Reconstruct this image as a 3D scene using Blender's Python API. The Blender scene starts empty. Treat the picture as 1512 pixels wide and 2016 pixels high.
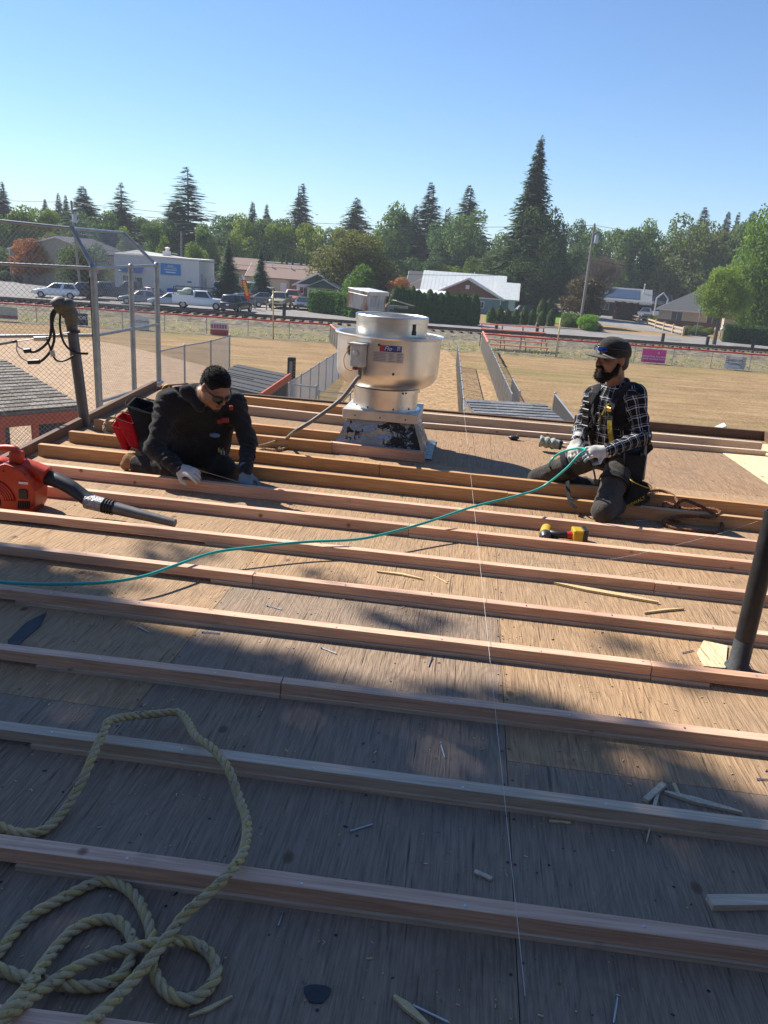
import bpy, bmesh, math, random
import numpy as np
from mathutils import Vector, Matrix, noise as mnoise
random.seed(7); RNG = np.random.default_rng(7)
R_ = math.radians
SC = bpy.context.scene
COL = SC.collection

# ------------------------------------------------------------------ camera
F_PX = 1500.0                       # focal length in pixels of the 1512 x 2016 photograph
ROLL = R_(4.2)
PITCH = math.atan(490 * math.cos(ROLL) / F_PX)
DECK = 4.5                          # top of the plywood roof deck above the field
CAM = np.array([0.0, 0.0, DECK + 1.45])
_fw = np.array([0, math.cos(PITCH), -math.sin(PITCH)])
_u0 = np.array([0, math.sin(PITCH), math.cos(PITCH)]); _r0 = np.array([1.0, 0, 0])
_R = _r0 * math.cos(ROLL) + _u0 * math.sin(ROLL)
_U = -_r0 * math.sin(ROLL) + _u0 * math.cos(ROLL)
cam_data = bpy.data.cameras.new('camera'); cam = bpy.data.objects.new('camera', cam_data); COL.objects.link(cam)
cam_data.sensor_fit = 'VERTICAL'; cam_data.sensor_height = 24.0; cam_data.lens = 24.0 * F_PX / 2016
cam_data.clip_end = 6000; cam_data.clip_start = 0.05
cam.matrix_world = Matrix(((_R[0], _U[0], -_fw[0], CAM[0]), (_R[1], _U[1], -_fw[1], CAM[1]), (_R[2], _U[2], -_fw[2], CAM[2]), (0, 0, 0, 1)))
SC.camera = cam

def ray(x, y): return _fw + _R * (x - 756) / F_PX - _U * (y - 1008) / F_PX
def pz(x, y, z=DECK):
    "the point of the horizontal plane z that the photograph shows at x, y"
    d = ray(x, y); return CAM + d * ((z - CAM[2]) / d[2])
def pY(x, y, Y):
    "the point at distance Y from the camera (along the ground) shown at x, y"
    d = ray(x, y); return CAM + d * (Y / d[1])
def V(p): return Vector((float(p[0]), float(p[1]), float(p[2])))

# ------------------------------------------------------------------ sky and sun
SUN_AZ = math.atan2(-0.80, 0.60)   # ahead and to the left of the camera
SUN_EL = R_(43)
w = bpy.data.worlds.new('World'); SC.world = w; w.use_nodes = True
nt = w.node_tree; nt.nodes.clear()
sky = nt.nodes.new('ShaderNodeTexSky'); sky.sky_type = 'NISHITA'; sky.sun_disc = False
sky.sun_elevation = SUN_EL; sky.sun_rotation = SUN_AZ; sky.altitude = 0; sky.air_density = 1.0; sky.dust_density = 0.0; sky.ozone_density = 2.0
bg = nt.nodes.new('ShaderNodeBackground'); bg.inputs['Strength'].default_value = 0.072
wo = nt.nodes.new('ShaderNodeOutputWorld')
tint = nt.nodes.new('ShaderNodeMix'); tint.data_type = 'RGBA'; tint.blend_type = 'MULTIPLY'; tint.inputs[0].default_value = 1.0; tint.inputs[7].default_value = (.72, .88, 1.10, 1)   # camera white balance
nt.links.new(sky.outputs[0], tint.inputs[6]); nt.links.new(tint.outputs[2], bg.inputs[0]); nt.links.new(bg.outputs[0], wo.inputs[0])
sl = bpy.data.lights.new('sun', 'SUN'); sl.energy = 4.8; sl.angle = R_(0.53); sl.color = (1.0, 0.94, 0.84)
sun = bpy.data.objects.new('sun', sl); COL.objects.link(sun)
SUNV = Vector((math.sin(SUN_AZ) * math.cos(SUN_EL), math.cos(SUN_AZ) * math.cos(SUN_EL), math.sin(SUN_EL)))
sun.rotation_euler = SUNV.to_track_quat('Z', 'Y').to_euler(); sun.location = (0, 0, 40)
SC.view_settings.view_transform = 'Standard'; SC.view_settings.look = 'None'
SC.view_settings.exposure = 0.98; SC.view_settings.gamma = 1.0
SC.cycles.use_denoising = True; SC.cycles.max_bounces = 6; SC.cycles.transparent_max_bounces = 12
SC.cycles.diffuse_bounces = 3; SC.cycles.glossy_bounces = 3; SC.cycles.volume_bounces = 0
SC.cycles.use_adaptive_sampling = False; SC.cycles.caustics_reflective = False; SC.cycles.caustics_refractive = False

# ------------------------------------------------------------------ materials
MATS = {}
def nodes_of(name):
    m = bpy.data.materials.new(name); m.use_nodes = True
    nt = m.node_tree; nt.nodes.clear()
    out = nt.nodes.new('ShaderNodeOutputMaterial'); b = nt.nodes.new('ShaderNodeBsdfPrincipled')
    nt.links.new(b.outputs[0], out.inputs[0]); MATS[name] = m
    return m, nt, b
class N:
    "tiny node-graph helper"
    def __init__(s, nt): s.nt = nt
    def new(s, t, **k):
        n = s.nt.nodes.new(t)
        for a, v in k.items(): setattr(n, a, v)
        return n
    def link(s, a, b): s.nt.links.new(a, b)
    def val(s, sock, v):
        if hasattr(v, 'node'): s.link(v, sock)
        else: sock.default_value = v
    def coord(s, kind='Object', scale=(1, 1, 1), rand=False, rot=(0, 0, 0)):
        tc = s.new('ShaderNodeTexCoord'); o = tc.outputs[kind]
        if rand:
            oi = s.new('ShaderNodeObjectInfo'); mu = s.math('MULTIPLY', oi.outputs['Random'], 53.0)
            va = s.new('ShaderNodeVectorMath', operation='ADD'); s.link(o, va.inputs[0]); s.link(mu, va.inputs[1]); o = va.outputs[0]
        mp = s.new('ShaderNodeMapping'); s.link(o, mp.inputs[0]); mp.inputs['Scale'].default_value = scale; mp.inputs['Rotation'].default_value = rot
        return mp.outputs[0]
    def noise(s, vec, scale=5, detail=4, rough=.55, dist=0):
        n = s.new('ShaderNodeTexNoise'); s.link(vec, n.inputs['Vector'])
        n.inputs['Scale'].default_value = scale; n.inputs['Detail'].default_value = detail; n.inputs['Roughness'].default_value = rough; n.inputs['Distortion'].default_value = dist
        return n.outputs['Fac']
    def vor(s, vec, scale=5, feature='F1', out='Distance', dim='3D'):
        n = s.new('ShaderNodeTexVoronoi', feature=feature, voronoi_dimensions=dim); s.link(vec, n.inputs['Vector']); n.inputs['Scale'].default_value = scale
        return n.outputs[out]
    def math(s, op, a, b=0.0, c=None, clamp=False):
        n = s.new('ShaderNodeMath', operation=op, use_clamp=clamp); s.val(n.inputs[0], a); s.val(n.inputs[1], b)
        if c is not None: s.val(n.inputs[2], c)
        return n.outputs[0]
    def ramp(s, fac, stops, interp='LINEAR'):
        n = s.new('ShaderNodeValToRGB'); s.link(fac, n.inputs[0]); r = n.color_ramp; r.interpolation = interp
        while len(r.elements) < len(stops): r.elements.new(.5)
        for e, (p, c) in zip(r.elements, stops):
            e.position = p; e.color = (c, c, c, 1) if not hasattr(c, '__len__') else (*c, 1)
        return n.outputs[0]
    def mix(s, fac, a, b, mode='MIX'):
        n = s.new('ShaderNodeMix', data_type='RGBA', blend_type=mode); s.val(n.inputs[0], fac)
        for sock, v in ((n.inputs[6], a), (n.inputs[7], b)):
            if hasattr(v, 'node'): s.link(v, sock)
            else: sock.default_value = (*v, 1)
        return n.outputs[2]
    def bump(s, b, h, strength=.3, dist=.01):
        n = s.new('ShaderNodeBump'); s.link(h, n.inputs['Height']); n.inputs['Strength'].default_value = strength; n.inputs['Distance'].default_value = dist
        s.link(n.outputs[0], b.inputs['Normal'])
def M(name, base=None, rough=.6, metal=0.0, var=.12, scale=6.0, bump=0.0, bdist=.01, alt=None, spec=.5, detail=4, stretch=(1, 1, 1), rand=True, objcol=False, fs=.25, at=(.42, .62), rt=0.0):
    "plain surface: one colour with uneven tone, optional second colour in patches and fine relief"
    if name in MATS: return MATS[name]
    m, nt, b = nodes_of(name); g = N(nt)
    vec = g.coord('Object', stretch, rand); n1 = g.noise(vec, scale, detail)
    if objcol:
        oi = g.new('ShaderNodeObjectInfo'); col = oi.outputs['Color']
    else: col = base
    if alt is not None: col = g.mix(g.ramp(n1, [(at[0], 0.0), (at[1], 1.0)]), col, alt)
    k = g.ramp(g.noise(vec, scale * 2.7, detail), [(.25, 1 - var * 1.6), (.75, 1 + var)])
    col = g.mix(1.0, col, k, 'MULTIPLY')
    if rt:
        oi = g.new('ShaderNodeObjectInfo'); col = g.mix(1.0, col, g.ramp(oi.outputs['Random'], [(0, 1 - rt), (1, 1 + rt)]), 'MULTIPLY')
    g.link(col, b.inputs['Base Color'])
    b.inputs['Metallic'].default_value = metal; b.inputs['Specular IOR Level'].default_value = spec
    r = g.ramp(n1, [(.3, max(0.02, rough - .08)), (.7, min(1, rough + .08))]); g.link(r, b.inputs['Roughness'])
    if bump: g.bump(b, g.noise(vec, scale / fs, 6), bump, bdist)
    return m
def emis(name, base, s):
    m, nt, b = nodes_of(name); b.inputs['Base Color'].default_value = (*base, 1); b.inputs['Emission Color'].default_value = (*base, 1); b.inputs['Emission Strength'].default_value = s
    return m

# ------------------------------------------------------------------ mesh building
class MB:
    def __init__(s): s.v = []; s.f = []; s.mi = []; s.uv = None
    def add(s, vs, fs, mi=0):
        o = len(s.v); s.v += [tuple(map(float, p)) for p in vs]
        s.f += [tuple(i + o for i in f) for f in fs]; s.mi += [mi] * len(fs); return s
    def box(s, c, size, rot=None, mi=0):
        c = Vector(c); h = Vector(size) / 2; rot = rot or Matrix.Identity(3)
        vs = [c + rot @ Vector((x * h.x, y * h.y, z * h.z)) for z in (-1, 1) for x, y in ((-1, -1), (1, -1), (1, 1), (-1, 1))]
        return s.add(vs, [(3, 2, 1, 0), (4, 5, 6, 7), (0, 1, 5, 4), (1, 2, 6, 5), (2, 3, 7, 6), (3, 0, 4, 7)], mi)
    def beam(s, a, b, w_, h_, up=(0, 0, 1), mi=0):
        a = V(a); b = V(b); x = (b - a); L = x.length; x = x / L
        y = Vector(up).cross(x); y = y.normalized() if y.length > 1e-6 else Vector((1, 0, 0)); z = x.cross(y)
        return s.box((a + b) / 2, (L, w_, h_), Matrix((x, y, z)).transposed(), mi)
    def tube(s, pts, r, n=8, caps=True, mi=0, closed=False):
        pts = [V(p) for p in pts]; rs = r if hasattr(r, '__len__') else [r] * len(pts)
        vs = []; fs = []; prev = None; K = len(pts)
        for i, p in enumerate(pts):
            t = (pts[(i + 1) % K] - pts[i - 1]) if closed else (pts[min(i + 1, K - 1)] - pts[max(i - 1, 0)])
            t = t.normalized() if t.length > 1e-9 else Vector((0, 0, 1))
            if prev is None: u = t.orthogonal().normalized()
            else:
                u = prev - t * prev.dot(t); u = u.normalized() if u.length > 1e-6 else t.orthogonal().normalized()
            prev = u; w_ = t.cross(u)
            for k in range(n):
                a = 2 * math.pi * k / n; vs.append(p + (u * math.cos(a) + w_ * math.sin(a)) * rs[i])
        for i in range(K if closed else K - 1):
            j = (i + 1) % K
            for k in range(n):
                k2 = (k + 1) % n; fs.append((i * n + k, i * n + k2, j * n + k2, j * n + k))
        if caps and not closed: fs.append(tuple(range(n))[::-1]); fs.append(tuple((K - 1) * n + k for k in range(n)))
        return s.add(vs, fs, mi)
    def lathe(s, prof, o=(0, 0, 0), n=32, mi=0, rot=None, close=False):
        rot = rot or Matrix.Identity(3); o = Vector(o); vs = []; fs = []; K = len(prof)
        for r, z in prof:
            for k in range(n):
                a = 2 * math.pi * k / n; vs.append(o + rot @ Vector((r * math.cos(a), r * math.sin(a), z)))
        for i in range(K - 1):
            for k in range(n):
                k2 = (k + 1) % n; fs.append((i * n + k, i * n + k2, (i + 1) * n + k2, (i + 1) * n + k))
        if close: fs.append(tuple(range(n))[::-1]); fs.append(tuple((K - 1) * n + k for k in range(n)))
        return s.add(vs, fs, mi)
    def ext(s, poly, vec, mi=0):
        "solid from a planar polygon swept along vec"
        poly = [V(p) for p in poly]; vec = V(vec); n = len(poly)
        nrm = sum(((poly[i] - poly[0]).cross(poly[(i + 1) % n] - poly[0]) for i in range(1, n - 1)), Vector((0, 0, 0)))
        if nrm.dot(vec) < 0: poly = poly[::-1]
        vs = poly + [p + vec for p in poly]
        fs = [tuple(range(n))[::-1], tuple(range(n, 2 * n))] + [(i, (i + 1) % n, n + (i + 1) % n, n + i) for i in range(n)]
        return s.add(vs, fs, mi)
    def quad(s, *p, mi=0): return s.add(p, [tuple(range(len(p)))], mi)
    def ell(s, c, r, rot=None, n=14, m=9, mi=0):
        r = (r, r, r) if not hasattr(r, '__len__') else r; rot = rot or Matrix.Identity(3); c = Vector(c); vs = []; fs = []
        for i in range(m + 1):
            th = math.pi * i / m
            for k in range(n):
                a = 2 * math.pi * k / n
                vs.append(c + rot @ Vector((r[0] * math.sin(th) * math.cos(a), r[1] * math.sin(th) * math.sin(a), r[2] * math.cos(th))))
        for i in range(m):
            for k in range(n):
                k2 = (k + 1) % n; fs.append((i * n + k, (i + 1) * n + k, (i + 1) * n + k2, i * n + k2))
        return s.add(vs, fs, mi)
    def mesh(s, name, mats, smooth=False, bevel=0.0, seg=1):
        me = bpy.data.meshes.new(name); me.from_pydata(s.v, [], s.f)
        for m in (mats if isinstance(mats, (list, tuple)) else [mats]): me.materials.append(m)
        if any(s.mi): me.polygons.foreach_set('material_index', s.mi)
        if bevel:
            bm = bmesh.new(); bm.from_mesh(me); bmesh.ops.remove_doubles(bm, verts=bm.verts, dist=1e-5)
            es = [e for e in bm.edges if e.is_manifold and e.calc_face_angle(0) > .5]
            bmesh.ops.bevel(bm, geom=es, offset=bevel, segments=seg, profile=.5, affect='EDGES', clamp_overlap=True); bm.to_mesh(me); bm.free()
        if smooth is True: me.polygons.foreach_set('use_smooth', [True] * len(me.polygons))
        elif smooth: me.polygons.foreach_set('use_smooth', [True] * len(me.polygons)); me.set_sharp_from_angle(angle=R_(smooth))
        me.update(); return me
    def build(s, name, mats, parent=None, smooth=False, bevel=0.0, world=True, label=None, cat=None, group=None, kind=None, seg=1):
        "link as ONE object; world coordinates are turned into coordinates of the parent, or of the object's own base"
        off = Vector((0, 0, 0))
        if world:
            if parent is not None:
                off = wloc(parent)
            else:
                a = np.array(s.v); off = Vector(((a[:, 0].min() + a[:, 0].max()) / 2, (a[:, 1].min() + a[:, 1].max()) / 2, a[:, 2].min()))
            s.v = [(p[0] - off.x, p[1] - off.y, p[2] - off.z) for p in s.v]
        me = s.mesh(name, mats, smooth, bevel, seg)
        o = bpy.data.objects.new(name, me); COL.objects.link(o)
        if parent is not None: o.parent = parent
        elif world: o.location = off
        tag(o, label, cat, group, kind); return o
def wloc(o):
    l = Vector((0, 0, 0))
    while o is not None: l = l + o.location; o = o.parent
    return l
def tag(o, label=None, cat=None, group=None, kind=None):
    if label: o['label'] = label
    if cat: o['category'] = cat
    if group: o['group'] = group
    if kind: o['kind'] = kind
    return o
def thing(name, label, cat, loc=(0, 0, 0), group=None, rz=0.0):
    o = bpy.data.objects.new(name, None); COL.objects.link(o); o.location = V(loc); o.rotation_euler = (0, 0, rz); o.empty_display_size = .1
    return tag(o, label, cat, group)
def inst(me, name, parent=None, loc=(0, 0, 0), rot=(0, 0, 0), scale=(1, 1, 1), color=None):
    o = bpy.data.objects.new(name, me); COL.objects.link(o); o.parent = parent; o.location = V(loc); o.rotation_euler = rot; o.scale = scale
    if color: o.color = (*color, 1)
    return o
def copy_tree(o, parent=None):
    c = o.copy(); COL.objects.link(c); c.parent = parent
    for ch in list(o.children): copy_tree(ch, c)
    return c
def spline(pts, n=8, closed=False):
    "Catmull-Rom through 3-D points"
    P = [np.array(p, float) for p in pts]; out = []; K = len(P)
    rng = range(K) if closed else range(K - 1)
    for i in rng:
        if closed: p0, p1, p2, p3 = P[i - 1], P[i], P[(i + 1) % K], P[(i + 2) % K]
        else: p0, p1, p2, p3 = P[max(i - 1, 0)], P[i], P[i + 1], P[min(i + 2, K - 1)]
        for j in range(n):
            t = j / n
            out.append(.5 * ((2 * p1) + (-p0 + p2) * t + (2 * p0 - 5 * p1 + 4 * p2 - p3) * t * t + (-p0 + 3 * p1 - 3 * p2 + p3) * t ** 3))
    if not closed: out.append(P[-1])
    return out
def text_mesh(txt, size, mat, name='lettering', ext=.002, spacing=1.0, shear=0.0):
    cu = bpy.data.curves.new(name, 'FONT'); cu.body = txt; cu.size = size; cu.align_x = 'CENTER'; cu.align_y = 'CENTER'; cu.extrude = ext; cu.resolution_u = 2
    cu.space_character = spacing; cu.shear = shear
    o = bpy.data.objects.new(name, cu); COL.objects.link(o)
    dg = bpy.context.evaluated_depsgraph_get(); me = bpy.data.meshes.new_from_object(o.evaluated_get(dg)); bpy.data.objects.remove(o); bpy.data.curves.remove(cu)
    me.materials.clear(); me.materials.append(mat); return me
def put_text(txt, size, mat, parent, loc, xdir, updir, name='lettering', **k):
    me = text_mesh(txt, size, mat, name, **k)
    x = V(xdir).normalized(); u = V(updir); u = (u - x * u.dot(x)).normalized(); z = x.cross(u)
    o = bpy.data.objects.new(name, me); COL.objects.link(o); o.parent = parent
    o.matrix_local = Matrix.Translation(V(loc) - (wloc(parent) if parent else Vector())) @ Matrix((x, u, z)).transposed().to_4x4()
    return o
# ------------------------------------------------------------------ wood materials
def fir(name, light, dark, red=0.0):
    m, nt, b = nodes_of(name); g = N(nt)
    v = g.coord('Object', (1, 1, 1), True)
    sv = g.new('ShaderNodeMapping'); g.link(v, sv.inputs[0]); sv.inputs['Scale'].default_value = (.55, 15, 15)
    warp = g.noise(sv.outputs[0], 1.0, 3, .6)
    lines = g.math('SINE', g.math('MULTIPLY', warp, 62.0)); lines = g.math('MULTIPLY_ADD', lines, .5, .5)
    sf = g.new('ShaderNodeMapping'); g.link(v, sf.inputs[0]); sf.inputs['Scale'].default_value = (6, 160, 160)
    fib = g.noise(sf.outputs[0], 1.0, 3, .6)
    col = g.mix(g.math('MULTIPLY', lines, .55), light, dark)
    col = g.mix(1.0, col, g.ramp(fib, [(.3, .8), (.7, 1.12)]), 'MULTIPLY')
    big = g.noise(v, 1.3, 2); col = g.mix(1.0, col, g.ramp(big, [(.3, (.82, .8, .78)), (.7, (1.1, 1.1, 1.1))]), 'MULTIPLY')
    oi = g.new('ShaderNodeObjectInfo'); col = g.mix(1.0, col, g.ramp(oi.outputs['Random'], [(0, (.9, .88, .86)), (.5, (1.02, 1.0, .98)), (1, (1.06, .97, .9))]), 'MULTIPLY')
    kn = g.vor(v, 5.2); col = g.mix(g.ramp(kn, [(.03, .9), (.06, .5), (.085, 0.0)]), col, (.20, .09, .045))
    dirt = g.noise(v, 9, 5); col = g.mix(g.ramp(dirt, [(.62, 0.0), (.75, .35)]), col, (.18, .14, .1))
    g.link(col, b.inputs['Base Color']); b.inputs['Roughness'].default_value = .62; b.inputs['Specular IOR Level'].default_value = .3
    g.bump(b, g.math('ADD', fib, g.math('MULTIPLY', lines, .4)), .25, .003)
    return m
FIR = fir('fir lumber', (.71, .475, .345), (.53, .305, .205))
FIRG = fir('golden fir lumber', (.56, .34, .17), (.42, .225, .095))
FIRD = fir('old dark lumber', (.16, .10, .065), (.08, .05, .035))
SPRUCE = fir('pale lumber', (.62, .51, .40), (.48, .37, .27))

def plywood(name, light, dark, grey, gamt):
    "weathered rotary-cut face veneer, grain along local y"
    m, nt, b = nodes_of(name); g = N(nt)
    v = g.coord('Object', (1, 1, 1), True)
    a = g.new('ShaderNodeMapping'); g.link(v, a.inputs[0]); a.inputs['Scale'].default_value = (3.4, .8, 1)
    fld = g.noise(a.outputs[0], 1.0, 3, .5, .5)
    ln = g.math('SINE', g.math('MULTIPLY', fld, 170.0)); ln = g.math('MULTIPLY_ADD', ln, .5, .5); ln = g.math('POWER', ln, 1.6)
    c = g.new('ShaderNodeMapping'); g.link(v, c.inputs[0]); c.inputs['Scale'].default_value = (170, 8, 1)
    fib = g.noise(c.outputs[0], 1.0, 4, .65)
    ch = g.new('ShaderNodeMapping'); g.link(v, ch.inputs[0]); ch.inputs['Scale'].default_value = (95, 3.4, 1)
    chk = g.noise(ch.outputs[0], 1.0, 2, .5)
    col = g.mix(g.math('MULTIPLY', ln, .5), light, dark)
    wx = g.noise(v, 1.1, 4, .6); col = g.mix(g.ramp(wx, [(.30, gamt), (.62, gamt * .25)]), col, grey)
    col = g.mix(1.0, col, g.ramp(fib, [(.28, .6), (.5, .98), (.72, 1.26)]), 'MULTIPLY')
    col = g.mix(g.ramp(chk, [(.26, .6), (.31, 0.0)]), col, (.05, .035, .025))
    blot = g.noise(v, 3.7, 5, .65, .6); col = g.mix(g.ramp(blot, [(.58, 0.0), (.78, .6)]), col, (.12, .085, .06))
    sp = g.noise(v, 42, 3); col = g.mix(g.ramp(sp, [(.68, 0.0), (.76, .7)]), col, (.06, .045, .035))
    kv = g.new('ShaderNodeMapping'); g.link(v, kv.inputs[0]); kv.inputs['Scale'].default_value = (2.2, 1.5, 0.0)
    kd = g.vor(kv.outputs[0], 1.0, dim='2D'); col = g.mix(g.ramp(kd, [(.016, .9), (.028, .6), (.038, 0.0)]), col, (.13, .075, .045))
    g.link(col, b.inputs['Base Color']); b.inputs['Roughness'].default_value = .78; b.inputs['Specular IOR Level'].default_value = .25
    g.bump(b, g.math('ADD', g.math('MULTIPLY', ln, .18), g.math('ADD', fib, g.ramp(chk, [(.27, 0.0), (.34, .6)]))), .8, .006)
    return m
PLY = plywood('weathered plywood', (.41, .255, .135), (.30, .175, .092), (.25, .195, .14), .5)
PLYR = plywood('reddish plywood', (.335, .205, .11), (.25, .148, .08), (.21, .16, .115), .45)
PLY_SHADE = plywood('shade-toned weathered plywood', (.30, .205, .135), (.215, .145, .095), (.225, .185, .15), .7)  # weathered grey, darkened further so the tree shade sits in the colour
PLYN = plywood('new plywood', (.78, .60, .36), (.70, .50, .27), (.7, .55, .34), .2)

# ------------------------------------------------------------------ ground and setting
def ground_mat():
    m, nt, b = nodes_of('dry grass ground'); g = N(nt)
    v = g.coord('Object'); n1 = g.noise(v, .09, 5, .6); n2 = g.noise(v, .55, 6, .7); n3 = g.noise(v, 5, 5, .7); ms = g.noise(g.coord('Object', (.12, 1.1, 1)), 1.0, 4, .65)
    col = g.mix(g.ramp(n2, [(.3, 0.0), (.7, 1.0)]), (.235, .155, .078), (.33, .225, .118))
    col = g.mix(g.ramp(n1, [(.52, 0.0), (.68, .6)]), col, (.17, .16, .055))
    col = g.mix(1.0, col, g.ramp(n3, [(.25, .6), (.5, .97), (.75, 1.25)]), 'MULTIPLY'); col = g.mix(1.0, col, g.ramp(ms, [(.3, .74), (.7, 1.2)]), 'MULTIPLY')
    g.link(col, b.inputs['Base Color']); b.inputs['Roughness'].default_value = .95; b.inputs['Specular IOR Level'].default_value = .1
    g.bump(b, n3, .8, .08); return m
GRASS = ground_mat()
DIRT = M('infield dirt', (.42, .295, .19), .95, var=.18, scale=1.2, alt=(.38, .26, .165), bump=.5, bdist=.03, rand=False, spec=.1)
PATHM = M('ploughed path dirt', (.40, .255, .14), .95, var=.35, scale=1.5, alt=(.31, .215, .11), bump=.8, bdist=.08, rand=False, spec=.1)
ASPH = M('grey asphalt', (.20, .19, .185), .9, var=.15, scale=.5, alt=(.25, .235, .22), bump=.3, rand=False, spec=.2)
LOTM = M('gravel lot', (.30, .265, .22), .95, var=.2, scale=.4, alt=(.36, .31, .25), bump=.4, rand=False, spec=.1)
BALL = M('weedy ballast', (.19, .17, .135), .95, var=.4, scale=.9, alt=(.25, .21, .14), bump=1.0, bdist=.1, rand=False, spec=.1)
WEED = M('dry weedy verge', (.24, .19, .11), .95, var=.35, scale=.7, alt=(.17, .155, .10), bump=1.0, bdist=.1, rand=False, spec=.1)
LAWN = M('watered lawn', (.12, .24, .03), .9, var=.2, scale=1.5, bump=.5, bdist=.05, rand=False, spec=.1)
CONC = M('pale concrete', (.48, .45, .40), .85, var=.12, scale=1.0, bump=.2, rand=False, spec=.2)

def sheet(name, pts, z, mat, thick=None):
    mb = MB(); pts = [(p[0], p[1], z) for p in pts]
    mb.quad(*pts)
    o = mb.build(name, mat, kind='structure'); return o
mb = MB(); mb.quad((-1000, -60, 0), (1000, -60, 0), (1000, 900, 0), (-1000, 900, 0)); mb.build('ground', GRASS, kind='structure')
YF = 57.6       # outfield fence line
YR = 71.6       # railway centre line
SH = .07        # the railway and road run slightly askew to the view
def sh(x, y): return (x, y + SH * x)
sheet('verge', [sh(-140, YF + .2), sh(140, YF + .2), sh(140, 79.5), sh(-140, 79.5)], .004, WEED)
# infield dirt of the left diamond: a rounded skin
pts = [(-60, 9), (-3.0, 10)] + [tuple(p[:2]) for p in spline([pz(560, 840, 0), pz(520, 790, 0), pz(452, 738, 0), pz(330, 702, 0), pz(190, 672, 0), pz(0, 662, 0), pz(-120, 668, 0)], 5)] + [(-60, 30)]
sheet('infield_dirt', pts, .008, DIRT)
g0, g1 = pz(600, 800, 0), pz(720, 660, 0)
sheet('dirt_path', [pz(640, 830, 0), pz(905, 835, 0), pz(915, 760, 0), pz(900, 712, 0), pz(880, 690, 0), pz(760, 690, 0), pz(700, 705, 0)], .008, PATHM)
sheet('dirt_patch', [pz(905, 840, 0), pz(1010, 830, 0), pz(975, 760, 0), pz(950, 735, 0), pz(905, 735, 0)], .006, PATHM)
sheet('infield_strip', [pz(1120, 880, 0), pz(1512, 905, 0), pz(1700, 880, 0), pz(1512, 853, 0), pz(1330, 846, 0), pz(1200, 838, 0), pz(1090, 838, 0)], .008, DIRT)
# right edge dirt beyond the far roof corner
# railway embankment, ties and rails
mb = MB(); xs = np.linspace(-150, 150, 301); prof = [(-3.4, 0.01), (-1.9, .42), (1.9, .42), (3.2, .01)]
vs = []; fs = []
for i, x in enumerate(xs):
    for dy, z in prof:
        vs.append((x, YR + SH * x + dy + .15 * mnoise.noise((x * .7, dy, 3)), max(.006, z + .07 * mnoise.noise((x * 1.3, dy * 2, 0)))))
for i in range(len(xs) - 1):
    for k in range(3): fs.append((i * 4 + k, i * 4 + k + 4, i * 4 + k + 5, i * 4 + k + 1))
mb.add(vs, fs); mb.build('railway_bed', BALL, kind='structure')
rw = thing('railway_track', 'rusty railway track on wooden ties across the far side of the fields', 'railway', (0, YR, 0))
RAILM = M('rusty rail steel', (.10, .065, .05), .55, .5, var=.2, scale=3)
TIEM = M('creosoted tie', (.075, .06, .05), .9, var=.3, scale=4, bump=.4)
for dy in (-.72, .72):
    mb = MB()
    mb.beam((-150, YR + dy - 10.5, .72), (150, YR + dy + 10.5, .72), .075, .05); mb.beam((-150, YR + dy - 10.5, .66), (150, YR + dy + 10.5, .66), .02, .1); mb.beam((-150, YR + dy - 10.5, .60), (150, YR + dy + 10.5, .60), .15, .03)
    mb.build('rail', RAILM, rw)
tb = MB(); tb.box((0, 0, 0), (.24, 2.6, .2)); tme = tb.mesh('tie', TIEM)
mb = MB(); k = 0
for x in np.arange(-149, 149, .85):
    zz = .46 + .03 * math.sin(x * 3.1)
    if -75 < x < 75:
        inst(tme, 'tie', rw, (x, SH * x + .12 * math.sin(x * 1.7), zz + .02), (0, .03 * math.sin(x * 5), .07 + .03 * math.sin(x * 2.3))); k += 1
# road beyond the railway
road = [sh(-150, 79.3), sh(-10, 79.3), sh(150, 82), sh(150, 94), sh(60, 94), sh(-10, 90), sh(-150, 90)]
sheet('road', road, .006, ASPH)
mb = MB(); mb.beam((-150, 74.2, .0125), (-6, 84.3, .0125), .12, .003); mb.build('road_centre_line', M('worn yellow road paint', (.5, .38, .08), .8, var=.3, scale=2), kind='structure')
mb = MB(); mb.beam((0, 90.4, .06), (25, 95.0, .06), .3, .13); mb.build('kerb', CONC, kind='structure')
sheet('parking_lot', [sh(-120, 89.9), sh(-9.5, 89.9), (-9.5, 150), (-120, 150)], .008, ASPH)
sheet('gravel_yard', [sh(-19, 90.2), sh(-7.5, 90.2), (-7.5, 118), (-19, 118)], .013, LOTM)
sheet('driveway', [pz(1190, 640, 0), pz(1400, 668, 0), pz(1330, 640, 0), pz(1230, 612, 0), pz(1060, 598, 0), pz(1085, 618, 0)], .012, ASPH)
sheet('lawn', [pz(955, 632, 0), pz(1120, 634, 0), pz(1085, 606, 0), pz(955, 606, 0)], .014, LAWN)
# hills far behind so that the ground never meets the sky as a bare line
mb = MB(); vs = []; fs = []; xs = np.linspace(-900, 900, 120)
for i, x in enumerate(xs):
    h = 10 + 7 * mnoise.noise((x * .006, 1, 0)) + 3 * mnoise.noise((x * .03, 4, 0))
    vs += [(x, 420, -1), (x, 470, h), (x, 640, h * 1.5), (x, 760, -1)]
for i in range(len(xs) - 1):
    for k in range(3): fs.append((i * 4 + k, i * 4 + k + 4, i * 4 + k + 5, i * 4 + k + 1))
mb.add(vs, fs); mb.build('wooded_hills', M('far woodland', (.045, .07, .035), .95, var=.3, scale=.02, rand=False, spec=.1), kind='structure', smooth=True)
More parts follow.
